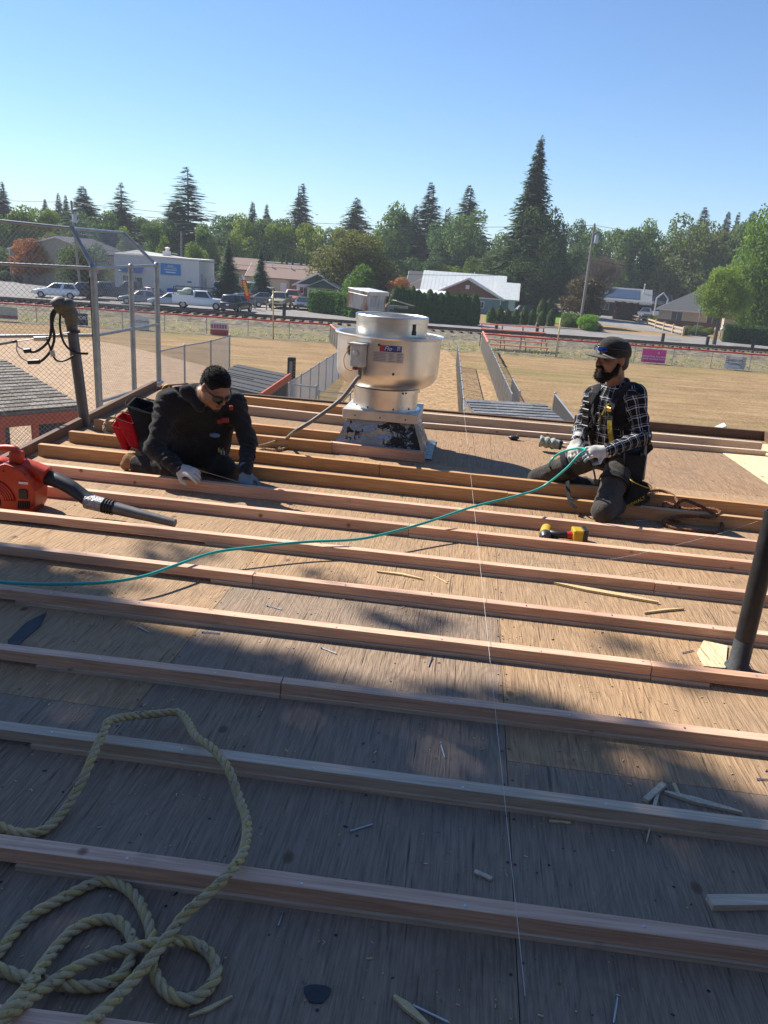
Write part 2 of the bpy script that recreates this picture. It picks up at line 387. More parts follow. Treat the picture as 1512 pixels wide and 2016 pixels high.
# ------------------------------------------------------------------ the roof under repair
BA = R_(-5.7); UX = np.array([math.cos(BA), math.sin(BA), 0]); VX = np.array([-math.sin(BA), math.cos(BA), 0])
def line_x(p, d, q, e):
    "intersection of two lines in plan"
    A = np.array([[d[0], -e[0]], [d[1], -e[1]]]); t = np.linalg.solve(A, np.array([q[0] - p[0], q[1] - p[1]])); return p + d * t[0]
L0, L1 = pz(45, 900), pz(340, 745); ld = (L1 - L0) / np.linalg.norm(L1 - L0)
F0, F1 = pz(488, 779), pz(1500, 866); fd = (F1 - F0) / np.linalg.norm(F1 - F0)
cFL = line_x(L0, ld, F0, fd); cFR = F1 + fd * .02
cNL = L0 - ld * (L0[1] + 1.6) / ld[1]; cNR = cFR - VX * (cFR[1] + 1.6) / VX[1]
ROOF = [cNL, cNR, cFR, cFL]
house = thing('repair_building', 'flat roof under repair, weathered plywood crossed by rows of wooden battens', 'building', (0.5, 3, 0))
WALLM = M('painted siding', (.45, .42, .36), .7, var=.1, scale=2)
mb = MB(); a = [p.copy() for p in ROOF]; cen = sum(a) / 4
mb.ext([(*(cen + (p - cen) * .965)[:2], -.02) for p in a], (0, 0, DECK - .16)); mb.build('wall', WALLM, house)
mb = MB(); mb.ext([(*(cen + (p - cen) * .997)[:2], DECK - .16) for p in a], (0, 0, .14)); mb.build('roof_frame', FIRD, house)
def clip(poly, p, n):
    out = []
    for i in range(len(poly)):
        a, b = poly[i], poly[(i + 1) % len(poly)]; da = np.dot((a - p)[:2], n[:2]); db = np.dot((b - p)[:2], n[:2])
        if da >= 0: out.append(a)
        if da * db < 0: out.append(a + (b - a) * (da / (da - db)))
    return out
deck = thing('roof_deck', None, None, (0.5, 3, DECK)); deck.parent = house; deck.location = (0, 0, DECK)
j0 = pz(985, 1250); jo = pz(780, 1090)
def plysheet(poly, mat, z0, th):
    c = sum(poly) / len(poly); loc = [(np.dot(p - c, UX), np.dot(p - c, VX)) for p in poly]
    m = MB(); m.ext([(x, y, -th) for x, y in loc], (0, 0, th))
    o = m.build('plywood_sheet', mat, deck, world=False); o.location = V(c - np.array([.5, 3, 0])); o.location.z = z0; o.rotation_euler = (0, 0, BA); return o
for i in range(-4, 5):
    for j in range(-2, 5):
        off = .0 if i % 2 else 1.22
        x0, y0 = i * 1.22, j * 2.44 - off + .35
        gp = .0011
        poly = [j0 + UX * a_ + VX * b_ for a_, b_ in ((x0 + gp, y0 + gp), (x0 + 1.22 - gp, y0 + gp), (x0 + 1.22 - gp, y0 + 2.44 - gp), (x0 + gp, y0 + 2.44 - gp))]
        for k in range(4):
            if len(poly) < 3: break
            p, q = ROOF[k], ROOF[(k + 1) % 4]; n = np.array([-(q - p)[1], (q - p)[0], 0]); poly = clip(poly, p, n)
        if len(poly) < 3: continue
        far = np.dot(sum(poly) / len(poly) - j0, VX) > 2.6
        cv_ = np.dot(sum(poly) / len(poly) - j0, VX); plysheet(poly, PLYR if far else (PLY_SHADE if cv_ < -.75 or (i <= -2 and cv_ < -.2) else PLY), 0.0, .014)  # near and left sheets take the plywood with shade in its colour
dn = MB()
for i in range(-4, 5):
    for e in (.012, .41, .81, 1.208):
        for b_ in np.arange(-4.5, 3.6, .16):
            p = j0 + UX * (i * 1.22 + e + random.uniform(-.004, .004)) + VX * (b_ + random.uniform(-.02, .02))
            if -2.4 < p[0] < 3.4 and p[1] > .7: dn.lathe([(0, .0008), (.0042, .0006)], (p[0], p[1], DECK + .0006), 6)
dn.build('deck_nails', M('dark rusted nail', (.05, .035, .03), .6, .5), house, kind='stuff')
# the pale new sheet let into the far right corner
plysheet([pz(1388, 868, DECK + .004), pz(1700, 885, DECK + .004), pz(1760, 1100, DECK + .004), pz(1512, 952, DECK + .004)], PLYN, .004, .004)
# rim boards round the edge
def rim(a, b, w_, h_, z, mat, name='rim_board', inset=0.0):
    m = MB(); a = V(a); b = V(b); L = (b - a).length; m.box((0, 0, 0), (L, w_, h_))
    o = m.build(name, mat, house, world=False); d = (b - a); o.location = (a + b) / 2 - Vector((.5, 3, 0)); o.location.z = z; o.rotation_euler = (0, 0, math.atan2(d.y, d.x)); return o
nrm = lambda d: np.array([-d[1], d[0], 0])
rim(cNL - nrm(-ld) * .0, cFL + ld * .0, .04, .30, DECK - .075, FIRD)
fm = pz(1132, 838); fm = F0 + fd * np.dot(fm - F0, fd); rim(cFL + fd * .03, fm, .04, .22, DECK - .09, FIRD); rim(fm + fd * .002, cFR, .04, .30, DECK - .06, FIRD)
rim(cFR, cNR, .04, .32, DECK - .07, FIRD)
# battens: pixels of the back top edge at two places, height above the deck, material
BATT = [((0, 1976), (300, 2014), .056, FIR), ((0, 1641), (1512, 1841), .056, FIR), ((0, 1418), (1512, 1614), .048, SPRUCE), ((0, 1266), (1512, 1445), .056, FIR), ((0, 1150), (1512, 1327), .058, FIR),
        ((0, 1067), (1512, 1242), .057, FIR), ((0, 1001), (1512, 1165), .058, FIR), ((200, 965), (1512, 1106), .062, FIR), ((58, 908), (1480, 1061), .070, FIR),
        ((81, 872), (1512, 1020), .085, FIRG), ((141, 847), (1512, 993), .085, FIRG)]
BATZ = []
def batten(a, b, h, mat, name='batten', w_=.043, z0=DECK, shim=None):
    a = V(a); b = V(b); d = (b - a).normalized(); L = (b - a).length; n_ = Vector((-d.y, d.x, 0)).normalized()
    m = MB(); sh = .014 if shim else 0
    m.box((0, 0, 0), (L, w_, h - sh))
    o = m.build(name, mat, house, world=False, bevel=.0012); c = (a + b) / 2 - n_ * w_ / 2
    o.location = c - Vector((.5, 3, 0)); o.location.z = z0 + sh + (h - sh) / 2; o.rotation_euler = (0, 0, math.atan2(d.y, d.x))
    if shim:
        s0, s1 = shim; m = MB(); m.box((0, 0, 0), (L * (s1 - s0), w_ + .006, sh))
        q = m.build('shim_strip', SPRUCE, o, world=False); q.location = (L * ((s0 + s1) / 2 - .5), -.005, -(h - sh) / 2 - sh / 2)
    return o
for i, (a, b, h, mat) in enumerate(BATT):
    A, B = pz(*a, DECK + h), pz(*b, DECK + h); d = (B - A) / np.linalg.norm(B - A)
    le = line_x(A, d, L0, ld) + d * .03; re_ = line_x(A, d, cFR, VX) - d * .06
    if i >= 8: le = A
    if i in (8,): re_ = B + d * .02
    BATZ.append((le, re_, h))
    Ltot = np.linalg.norm(re_ - le); fA = np.linalg.norm(A - le) / Ltot; fB = np.linalg.norm(B - le) / Ltot
    sh = {0: None, 1: (fA + .035 * (fB - fA), .97), 2: (fA + .055 * (fB - fA), .9), 3: (fA + .06 * (fB - fA), .95), 4: (fA + .03 * (fB - fA), fA + .88 * (fB - fA)), 5: (fA + .3 * (fB - fA), .95), 6: (fA + .29 * (fB - fA), .97), 7: (.45, .9)}.get(i)
    jt = [None, None, .71, .38, .62, .33, .66, .45, None, .55, .4][i]
    if jt is None: batten(le, re_, h, mat, shim=sh)
    else:
        mid = le + (re_ - le) * jt; nn_ = nrm(d) * random.uniform(-.004, .004)
        s1 = s2 = None
        if sh: s1 = (min(sh[0] / jt, .97), min(1, sh[1] / jt)) if sh[0] < jt else None; s2 = (max(0, (sh[0] - jt) / (1 - jt)), max(.1, (sh[1] - jt) / (1 - jt)))
        batten(le, mid - d * .0015, h, mat, shim=s1); batten(mid + d * .0015 + nn_, re_ + nn_, h - random.uniform(0, .003), mat, shim=s2)
def bpx(a, b, h, mat, w_=.05): return batten(pz(*a, DECK + h), pz(*b, DECK + h), h, mat, w_=w_)
bpx((190, 824), (655, 869), .085, FIRG); bpx((651, 868), (838, 888), .082, FIR)
bpx((300, 812), (676, 851), .075, FIRG)
bpx((345, 782), (682, 818), .085, SPRUCE); bpx((832, 831), (1505, 886), .05, SPRUCE, .045)
bpx((380, 768), (688, 801), .10, FIRG); bpx((812, 810), (1498, 870), .085, SPRUCE, .05)
# nail heads on the nearest battens
NAILM = M('galvanised nail', (.55, .57, .6), .35, .9, var=.1)
nb = MB(); nb.lathe([(.0, .0015), (.0035, .0012), (.0042, 0)], n=8); nme = nb.mesh('nail_head', NAILM)
for bi in range(1, 7):
    le, re_, h = BATZ[bi]; d = (re_ - le); L = np.linalg.norm(d); d = d / L; n_ = nrm(d)
    for t in np.arange(.3, L, .405):
        p = le + d * (t + random.uniform(-.02, .02)) - n_ * (.026 + random.uniform(-.008, .008)); inst(nme, 'nail_head', house, (p[0] - .5, p[1] - 3, DECK + h))
# torn tar paper bits stuck to the deck
TAR = M('tar paper', (.03, .032, .036), .7, var=.2, scale=8, bump=.3)
mb = MB(); q = [pz(x, y, DECK + .002) for x, y in ((15, 1262), (52, 1225), (92, 1206), (80, 1232), (45, 1262), (20, 1290))]; mb.ext(q, (0, 0, .002)); mb.build('tar_strip', TAR, house)
mb = MB(); c = pz(624, 1958, DECK); mb.ext([c + np.array([.026 * math.cos(t) * (1 + .25 * math.sin(3 * t)), .026 * math.sin(t) * (1 + .2 * math.cos(2 * t)), .001]) for t in np.linspace(0, 2 * math.pi, 15)[:-1]], (0, 0, .002)); mb.build('tar_blob', TAR, label='dark tar patch lying on the shaded plywood below the battens', cat='tar patch')

# ------------------------------------------------------------------ rooftop exhaust fan
def alu():
    m, nt, b = nodes_of('spun aluminium'); g = N(nt)
    v = g.coord('Object', (1, 1, 1)); s2 = g.new('ShaderNodeMapping'); g.link(v, s2.inputs[0]); s2.inputs['Scale'].default_value = (1.2, 1.2, 22)
    n = g.noise(s2.outputs[0], 3, 4); n2 = g.noise(v, 5, 5, .6)
    col = g.mix(g.ramp(n2, [(.35, 0.0), (.75, 1.0)]), (.80, .79, .77), (.64, .61, .57))
    g.link(col, b.inputs['Base Color']); b.inputs['Metallic'].default_value = .92
    g.link(g.ramp(g.math('ADD', g.math('MULTIPLY', n, .4), g.math('MULTIPLY', n2, .6)), [(.3, .26), (.7, .44)]), b.inputs['Roughness'])
    g.bump(b, n, .08, .004); return m
ALU = alu()
GALV = M('painted sheet steel', (.55, .54, .50), .5, .35, var=.12, scale=5)
def tarred():
    m, nt, b = nodes_of('tar-smeared flashing'); g = N(nt); v = g.coord('Object')
    n = g.noise(v, 16, 8, .75, .6); n2 = g.noise(v, 3.2, 3, .5)
    geo = g.new('ShaderNodeSeparateXYZ'); g.link(v, geo.inputs[0])
    f = g.math('ADD', n, g.math('MULTIPLY', g.math('SUBTRACT', n2, .5), .9)); f = g.math('ADD', f, g.math('MULTIPLY', geo.outputs['X'], .16))
    k = g.ramp(f, [(.535, 0.0), (.56, 1.0)])
    col = g.mix(k, (.42, .46, .50), (.012, .012, .013)); g.link(col, b.inputs['Base Color'])
    g.link(g.math('MULTIPLY_ADD', k, .12, .22), b.inputs['Roughness']); g.link(g.math('SUBTRACT', .75, g.math('MULTIPLY', k, .75)), b.inputs['Metallic'])
    g.bump(b, g.math('ADD', n, k), .5, .01); return m
TARFL = tarred()
BLK = M('black plastic', (.02, .02, .022), .45, var=.15, scale=9)
fc = pz(752, 880); fan = thing('exhaust_fan', 'large round aluminium exhaust fan on a tar-smeared roof curb', 'exhaust fan', fc)
def fr(u, v_, z): return fc + UX * u + VX * v_ + np.array([0, 0, z])
mb = MB(); h1 = .27
b4 = [fr(-.37, -.33, .0), fr(.37, -.33, .0), fr(.37, .33, .0), fr(-.37, .33, .0)]; t4 = [fr(-.265, -.25, h1), fr(.265, -.25, h1), fr(.265, .25, h1), fr(-.265, .25, h1)]
vs = []; fs = []; n = 8
for z in range(n + 1):
    for e in range(4):
        for k in range(n):
            def pt(Q): return Q[e] + (Q[(e + 1) % 4] - Q[e]) * (k / n)
            p = pt(b4) + (pt(t4) - pt(b4)) * (z / n); vs.append(p + np.array([random.uniform(-.003, .003) for _ in range(3)]))
for z in range(n):
    for k in range(4 * n): fs.append((z * 4 * n + k, z * 4 * n + (k + 1) % (4 * n), (z + 1) * 4 * n + (k + 1) % (4 * n), (z + 1) * 4 * n + k))
mb.add(vs, fs); curb = mb.build('curb', TARFL, fan)
mb = MB(); mb.ext([fr(-.43, -.3, .003), fr(.43, -.3, .003), fr(.43, .4, .003), fr(-.43, .4, .003)], (0, 0, .008)); mb.build('flashing', M('tarred flange', (.05, .055, .06), .4, var=.5, scale=10, alt=(.16, .2, .21), bump=.6), fan)
mb = MB(); mb.ext([fr(-.30, -.285, h1), fr(.30, -.285, h1), fr(.30, .285, h1), fr(-.30, .285, h1)], (0, 0, .075)); cap = mb.build('curb_cap', GALV, fan, bevel=.004)
sb = MB(); sb.lathe([(.0, .004), (.004, .003), (.0065, 0)], n=8); sme = sb.mesh('screw', M('dark screw', (.08, .07, .06), .5, .8))
for u in (-.2, 0, .2):
    p = fr(u, -.2855, h1 + .03); inst(sme, 'screw', cap, (p - fc), (R_(90), 0, BA))
z0 = h1 + .075
mb = MB(); mb.lathe([(.285, z0), (.262, z0 + .004), (.262, z0 + .135), (.276, z0 + .137), (.276, z0 + .165), (.262, z0 + .167), (.262, z0 + .19)], (fc[0], fc[1], fc[2]), 56); neck = mb.build('neck', ALU, fan, smooth=35)
for i, a in enumerate((-2.6, -2.1, -1.3, -.75, -2.75, -.95, -1.05)):
    zz = z0 + (.02 if i < 4 else .15); p = (math.cos(a) * (.263 if i < 4 else .277), math.sin(a) * (.263 if i < 4 else .277), zz); inst(sme, 'screw', neck, p, (R_(90), 0, a + math.pi / 2), (1.3, 1.3, 1.3))
zb = z0 + .165
prof = [(.264, zb), (.285, zb + .012)] + [(.285 + .123 * math.sin(t), zb + .145 - .133 * math.cos(t)) for t in np.linspace(.15, math.pi / 2, 10)] + [(.41, zb + .25), (.412, zb + .395), (.43, zb + .402), (.434, zb + .41), (.43, zb + .418), (.412, zb + .416), (.404, zb + .41), (.402, zb + .2), (.38, zb + .1), (.27, zb + .05)]
mb = MB(); mb.lathe(prof, fc, 72); bowl = mb.build('bowl', ALU, fan, smooth=40)
zt = zb + .445
mb = MB(); mb.lathe([(.27, zb + .06), (.283, zt - .15), (.283, zt + .065), (.291, zt + .067), (.291, zt + .105), (.285, zt + .112), (.27, zt + .112), (.262, zt + .105), (.262, zt + .05), (.0, zt + .045)], fc + np.array([.01, .03, 0]), 56); mb.build('motor_housing', ALU, fan, smooth=40)
# tilted motor cover box, rusty
RUSTB = M('rust-streaked white sheet', (.62, .63, .62), .5, .2, var=.15, scale=4, alt=(.40, .22, .11), stretch=(3, 3, .6), at=(.56, .68))
def obox(m, c, sz, rz, tilt=0.0, roll=0.0, mi=0): m.box(V(c), sz, (Matrix.Rotation(rz, 3, 'Z') @ Matrix.Rotation(tilt, 3, 'Y') @ Matrix.Rotation(roll, 3, 'X')), mi)
bc = pY(722, 593, fc[1] + .02)
mb = MB(); obox(mb, bc, (.2, .24, .115), R_(-38), R_(5), 0); bx = mb.build('cover_box', RUSTB, fan, bevel=.003)
mb = MB(); obox(mb, bc + np.array([.012, 0.004, .072]), (.215, .255, .03), R_(-38), R_(5), 0); mb.build('box_lid', RUSTB, fan, bevel=.003)
mb = MB(); q = pY(782, 604, fc[1] - .02); obox(mb, q, (.17, .035, .018), R_(-2), 0); obox(mb, q + np.array([.05, .06, .03]), (.16, .09, .006), R_(20), R_(12)); obox(mb, q + np.array([-.05, -.03, -.005]), (.05, .05, .03), 0); mb.build('bracket', GALV, fan)
mb = MB(); a = R_(-52); p = fc + np.array([.287 * math.cos(a) + .01, .287 * math.sin(a) + .03, zt + .03]); obox(mb, p, (.012, .02, .075), a); obox(mb, p + np.array([0, 0, -.03]), (.016, .028, .03), a); mb.build('latch', BLK, fan)
# switch box, knock-out, wires and conduit
a = R_(-119); sd = np.array([math.cos(a), math.sin(a), 0]); tt = np.array([-sd[1], sd[0], 0]); sc_ = fc + sd * .455 + np.array([0, 0, zb + .27])
mb = MB(); obox(mb, sc_, (.075, .105, .165), a); sw = mb.build('switch_box', GALV, fan, bevel=.006)
mb = MB(); obox(mb, sc_ + sd * .01 + np.array([0, 0, .088]), (.11, .125, .012), a); mb.build('box_hood', GALV, sw)
mb = MB(); mb.lathe([(.0, .012), (.018, .012), (.022, .008), (.022, 0)], V(sc_ + sd * .038 + np.array([0, 0, .02])), 18, rot=Vector((0, 0, 1)).rotation_difference(V(sd)).to_matrix()); mb.build('indicator', M('milky lens', (.6, .6, .58), .15), sw)
hole = fc + np.array([math.cos(a - .17), math.sin(a - .17), 0]) * .408 + np.array([0, 0, zb + .30]); hd = V(np.array([math.cos(a - .17), math.sin(a - .17), 0]))
rt = Vector((0, 0, 1)).rotation_difference(hd).to_matrix()
mb = MB(); mb.lathe([(.0, .01), (.045, .01), (.047, .0)], V(hole), 20, rot=rt); mb.build('cable_opening', BLK, bowl)
mb = MB(); mb.lathe([(.044, .0), (.044, .035), (.05, .035), (.05, 0)], V(hole), 20, rot=rt); mb.build('opening_ring', GALV, bowl)
w0 = hole + sd * .02 - tt * .03
mb = MB(); mb.tube(spline([w0 + np.array([0, 0, .02]), w0 - tt * .03 + sd * .03 + np.array([0, 0, -.06]), sc_ - tt * .09 + sd * .03 + np.array([0, 0, -.1]), sc_ - tt * .03 + sd * .03 + np.array([0, 0, -.115])], 6), .004, 6); mb.build('orange_wire', M('orange wire', (.6, .22, .03), .5), sw, smooth=True)
mb = MB(); obox(mb, sc_ + sd * .02 + np.array([0, 0, -.095]) - tt * .01, (.03, .03, .02), a); mb.build('red_connector', M('red plastic', (.35, .02, .02), .4), sw)
cp = [sc_ + np.array([0, 0, -.08]) + tt * .02, sc_ + np.array([0, 0, -.16]) + tt * .02, pY(703, 745, 5.55), pY(672, 785, 5.5), pY(620, 825, 5.45), pY(580, 850, 5.42), pz(560, 868, DECK + .02), pz(548, 885, DECK + .012)]
mb = MB(); mb.tube(spline(cp, 8), .0145, 10); mb.build('conduit', M('grey rubber conduit', (.16, .145, .13), .6, var=.15), fan, smooth=True)
# maker's plate and torn name sticker on the bowl (curved with it)
def curved(name, a0, a1, z_0, z_1, r, mat, parent, n=14):
    m = MB(); vs = []; fs = []
    for i in range(n + 1):
        t = a0 + (a1 - a0) * i / n
        for z in (z_0, z_1): vs.append(fc + np.array([r * math.cos(t), r * math.sin(t), z]))
    for i in range(n): fs.append((2 * i, 2 * i + 2, 2 * i + 3, 2 * i + 1))
    m.add(vs, fs); return m.build(name, mat, parent, smooth=True)
BLU = M('faded blue sticker', (.03, .05, .30), .4, var=.2); WHT = M('white print', (.8, .8, .78), .5, var=.05); PLATE = M('silver label', (.50, .49, .48), .45, .3, var=.06); INK = M('dark print', (.12, .12, .13), .6, var=.1)
a0, a1 = R_(-99), R_(-76); zs0, zs1 = zb + .315, zb + .36
st = curved('name_sticker', a0, a1, zs0, zs1, .4145, BLU, bowl)
curved('sticker_flag', a0, a0 + R_(5), zs0, zs1, .4152, M('faded red sticker', (.42, .03, .08), .4), st, 5)
ro = curved('sticker_tear', a1 - R_(5), a1 - R_(1.5), zs0 + .012, zs1 - .002, .4155, PLATE, st, 5)
def wrap_text(txt, size, mat, parent, aC, zC, r, **k):
    me = text_mesh(txt, size, mat, ext=.0004, **k)
    for v in me.vertices:
        t = aC + v.co.x / r; rr = r + v.co.z; v.co = Vector((fc[0] + rr * math.cos(t), fc[1] + rr * math.sin(t), fc[2] + zC + v.co.y)) - wloc(parent)
    o = bpy.data.objects.new('lettering', me); COL.objects.link(o); o.parent = parent; return o
wrap_text('Flo', .047, WHT, st, R_(-90.3), (zs0 + zs1) / 2, .4165, shear=.25)
wrap_text('Aire', .040, M('blue print', (.10, .14, .42), .4), st, R_(-82.5), (zs0 + zs1) / 2, .4165, shear=.25)
pl = curved('maker_plate', R_(-106), R_(-73.5), zb + .235, zb + .312, .4143, PLATE, bowl)
for (q0, q1) in ((-105, -90.5), (-89.5, -82), (-81.3, -74.2)):
    for z in np.arange(zb + .244, zb + .306, .011):
        curved('print_line', R_(q0 + .6), R_(q1 - random.uniform(.6, 3)), z, z + .0035, .4149, INK, pl, 4)
for a_, z_ in ((-83, zb + .15), (-100, zb + .36)): inst(sme, 'rivet', bowl, (.411 * math.cos(R_(a_)), .411 * math.sin(R_(a_)), z_), (R_(90), 0, R_(a_) + math.pi / 2), (1.6, 1.6, 1.6))

# ------------------------------------------------------------------ vent pipes
PIPEM = M('black iron pipe', (.02, .021, .024), .42, .2, var=.3, scale=9, bump=.3, bdist=.004)
def pipe(label, base, top, r, name='vent_pipe', mat=PIPEM):
    t = thing(name, label, 'vent pipe', base)
    m = MB(); b, e = V(base), V(top); ax = (e - b); L = ax.length; rt = Vector((0, 0, 1)).rotation_difference(ax).to_matrix()
    m.lathe([(r, -.01), (r, L), (r * .82, L + .001), (r * .82, L - .2), (0, L - .2)], b, 28, rot=rt); m.build('pipe', mat, t, smooth=35)
    m = MB(); m.lathe([(r * 1.5, .0), (r * 1.35, .012), (r * 1.04, .02), (r * 1.02, .13), (r, .131)], b, 20, rot=rt)
    for i, v in enumerate(m.v): m.v[i] = tuple(np.array(v) + .004 * np.array([mnoise.noise((v[0] * 30, v[1] * 30, v[2] * 30 + k)) for k in (0, 9, 17)]))
    m.build('tar_collar', TAR, t, smooth=True); return t
b = pz(1452, 1316); pipe('thick black vent pipe standing up from the plywood deck', b, b + np.array([0.0, 0, pY(1503, 1006, b[1])[2] - DECK]), .037)
b = pz(786, 812); pp = pipe('short rusty brown pipe with a side tee behind the exhaust fan', b, pY(766, 752, b[1]), .045, mat=M('rusty brown pipe', (.07, .045, .03), .7, var=.3, scale=8))
mb = MB(); mb.tube([pY(780, 782, b[1] - .03), pY(815, 778, b[1])], .03, 12); mb.build('tee', GALV, pp, smooth=40)
mb = MB(); c_ = [pz(1385, 1262, DECK + .005), pz(1432, 1272, DECK + .005), pz(1428, 1316, DECK + .005), pz(1385, 1312, DECK + .005), pz(1372, 1285, DECK + .005)]; mb.ext(c_, (0, 0, .003)); mb.build('bare_patch', PLYN, house)
# ------------------------------------------------------------------ ropes, hose, string
def ropemat(name, a, b_, fleck):
    m, nt, b = nodes_of(name); g = N(nt); v = g.coord('Object')
    n = g.noise(v, 60, 5, .7); n2 = g.noise(v, 14, 3)
    col = g.mix(g.ramp(n2, [(.35, 0.0), (.65, 1.0)]), a, b_); col = g.mix(g.ramp(n, [(.56, 0.0), (.68, 1.0)]), col, fleck)
    g.link(col, b.inputs['Base Color']); b.inputs['Roughness'].default_value = .85; b.inputs['Specular IOR Level'].default_value = .2
    g.bump(b, g.noise(v, 260, 3), .7, .003); return m
def rope(label, pts, r, mat, pitch=None, name='rope', n=6, mat2=None, res=None):
    "three laid strands along a smooth path"
    path = spline(pts, 14); path = [np.array(p) for p in path]
    seg = np.r_[0, np.cumsum([np.linalg.norm(path[i + 1] - path[i]) for i in range(len(path) - 1)])]
    pitch = pitch or r * 6.2; res = res or pitch / 12
    s = np.arange(0, seg[-1], res); P = np.stack([np.interp(s, seg, [p[k] for p in path]) for k in range(3)], 1)
    base = P[np.argmin(P[:, 2])]; t = thing(name, label, 'rope', base)
    T = np.gradient(P, axis=0); T /= np.linalg.norm(T, axis=1)[:, None]
    U_ = np.zeros_like(T); u = np.cross(T[0], [0, 0, 1.0]); u /= np.linalg.norm(u)
    for i in range(len(T)):
        u = u - T[i] * (u @ T[i]); u /= np.linalg.norm(u); U_[i] = u
    W = np.cross(T, U_)
    for k in range(3):
        a = s / pitch * 2 * math.pi + k * 2 * math.pi / 3
        C_ = P + (U_ * np.cos(a)[:, None] + W * np.sin(a)[:, None]) * r * .5
        if k == 0:
            fb = MB(); rg = np.random.default_rng(len(s))
            for q in rg.integers(2, len(P) - 2, int(seg[-1] * 260)):
                o_ = rg.normal(size=3); o_ -= T[q] * (o_ @ T[q]); o_ /= np.linalg.norm(o_); p = P[q] + o_ * r * .95; d_ = o_ * .5 + T[q] * rg.normal() + rg.normal(size=3) * .4; d_ /= np.linalg.norm(d_); w__ = np.cross(d_, o_ + .01) * .0005; fb.add([p - w__, p + w__, p + d_ * rg.uniform(.004, .014)], [(0, 1, 2)])
            fb.build('loose_fibres', mat, t, kind='stuff')
        m = MB(); m.tube(C_, r * .56, n); m.build('strand', (mat2 if (mat2 and k == 0) else mat), t, smooth=True)
    return t
YR1 = ropemat('yellow rope fibre', (.52, .40, .22), (.44, .35, .22), (.08, .065, .05)); YR2 = ropemat('faded yellow strand', (.54, .40, .16), (.44, .34, .17), (.14, .10, .06))
def on(lst, z=.014): return [pz(p[0], p[1], DECK + (p[2] if len(p) > 2 else z)) for p in lst]
rope('thick yellow-green rope looped over two battens and coiled on shaded plywood', on([
    (-60, 1590), (-20, 1618), (40, 1640), (90, 1632), (130, 1590, .02), (160, 1540, .05), (182, 1490, .078), (205, 1440, .09), (215, 1420, .09), (245, 1412, .07), (300, 1406, .05), (350, 1403, .05), (372, 1425, .06), (385, 1450, .075), (420, 1475, .085), (450, 1515, .08), (470, 1570, .05), (486, 1620, .06), (478, 1680, .082), (445, 1725, .09), (405, 1765, .08), (365, 1800, .06), (330, 1845, .045), (300, 1885, .045), (262, 1930, .04), (215, 1978, .05), (150, 2035, .08), (90, 2090, .08)]), .0128, YR1, mat2=YR2)
rope('loose figure-eight coil of yellow-green rope under the longer rope', on([
    (-30, 1900), (0, 1873), (50, 1812), (126, 1767), (191, 1737), (236, 1742), (271, 1772), (296, 1832), (296, 1883), (312, 1933), (347, 1966), (392, 1961), (425, 1923), (417, 1883), (382, 1858), (332, 1853, .03), (281, 1863, .03), (201, 1883, .02), (136, 1913, .035), (85, 1948, .045), (30, 1988, .07), (-30, 2025, .09)]), .0128, YR1, mat2=YR2)
rope('end of yellow-green rope lying in the bottom coil', on([
    (-40, 1895), (0, 1908), (40, 1922), (106, 1936, .02), (166, 1943, .016), (221, 1933), (251, 1903), (261, 1853, .016), (236, 1817), (201, 1810), (161, 1822), (126, 1848), (90, 1893, .03), (55, 1943, .06), (15, 1988, .085), (-40, 2040, .09)]), .0128, YR1, mat2=YR2)
TANR = ropemat('tan rope fibre', (.46, .33, .19), (.38, .27, .16), (.12, .08, .05)); BRNR = ropemat('brown rope fibre', (.22, .10, .05), (.16, .075, .04), (.05, .03, .02))
rope('tan rope lying slack beside the fan conduit', on([(500, 879, .09), (520, 876, .09), (545, 868, .05), (566, 862, .03), (590, 880), (607, 884), (616, 878), (600, 873), (570, 880), (545, 886), (520, 884), (506, 889)], .012), .010, TANR, pitch=.07)
rope('tan rope loop hanging over the roof edge behind the kneeling man', on([(262, 835, .12), (240, 824, .14), (218, 823, .13), (205, 838, .1), (208, 851, .06), (222, 856, .03)], .03), .012, TANR, pitch=.08)
rope('brown rope tangled in a loose coil behind the kneeling man in plaid', on([(1270, 968, .1), (1300, 966, .09), (1325, 975, .08), (1335, 992, .06), (1325, 1005, .07), (1308, 998, .05), (1312, 990, .05), (1350, 1002, .05), (1400, 1002, .09), (1418, 1010, .085), (1400, 1018, .07), (1370, 1016, .06), (1330, 1018, .05), (1308, 1024, .03), (1312, 1034), (1340, 1042), (1380, 1046), (1410, 1048), (1422, 1040), (1416, 1022, .05), (1395, 1005, .10), (1360, 988, .12), (1345, 985, .12), (1330, 995, .09), (1318, 1010, .05), (1322, 1024, .02), (1360, 1026), (1385, 1020, .04)], .012), .011, BRNR, pitch=.075)
# teal air hose
HOSEM = M('teal air hose', (.03, .36, .32), .35, var=.08, scale=3)
hose_pts = [pz(-60, 1140, DECK + .075), pz(0, 1146, DECK + .075), pz(90, 1150, DECK + .078), pz(200, 1147, DECK + .075), pz(280, 1135, DECK + .075), pz(345, 1113, DECK + .08), pz(420, 1088, DECK + .08), pz(500, 1077, DECK + .08), pz(600, 1067, DECK + .082), pz(700, 1062, DECK + .085), pz(770, 1048, DECK + .09), pz(850, 1025, DECK + .11), pz(930, 998, DECK + .15), pz(1010, 978, DECK + .20), pY(1065, 960, 4.56), pY(1112, 925, 4.5), pY(1138, 897, 4.5), pY(1152, 886, 4.54), pY(1140, 882, 4.66), pY(1112, 888, 4.75), pY(1092, 899, 4.82), pY(1082, 913, 4.9), pz(1085, 925, DECK + .05), pz(1100, 940, DECK + .01)]
mb = MB(); mb.tube(spline(hose_pts, 10), .0072, 10); mb.build('air_hose', HOSEM, smooth=True, label='teal air hose curving from the plaid man\'s gloves across the battens', cat='hose')
STRM = M('white string', (.55, .53, .50), .8, var=.05)
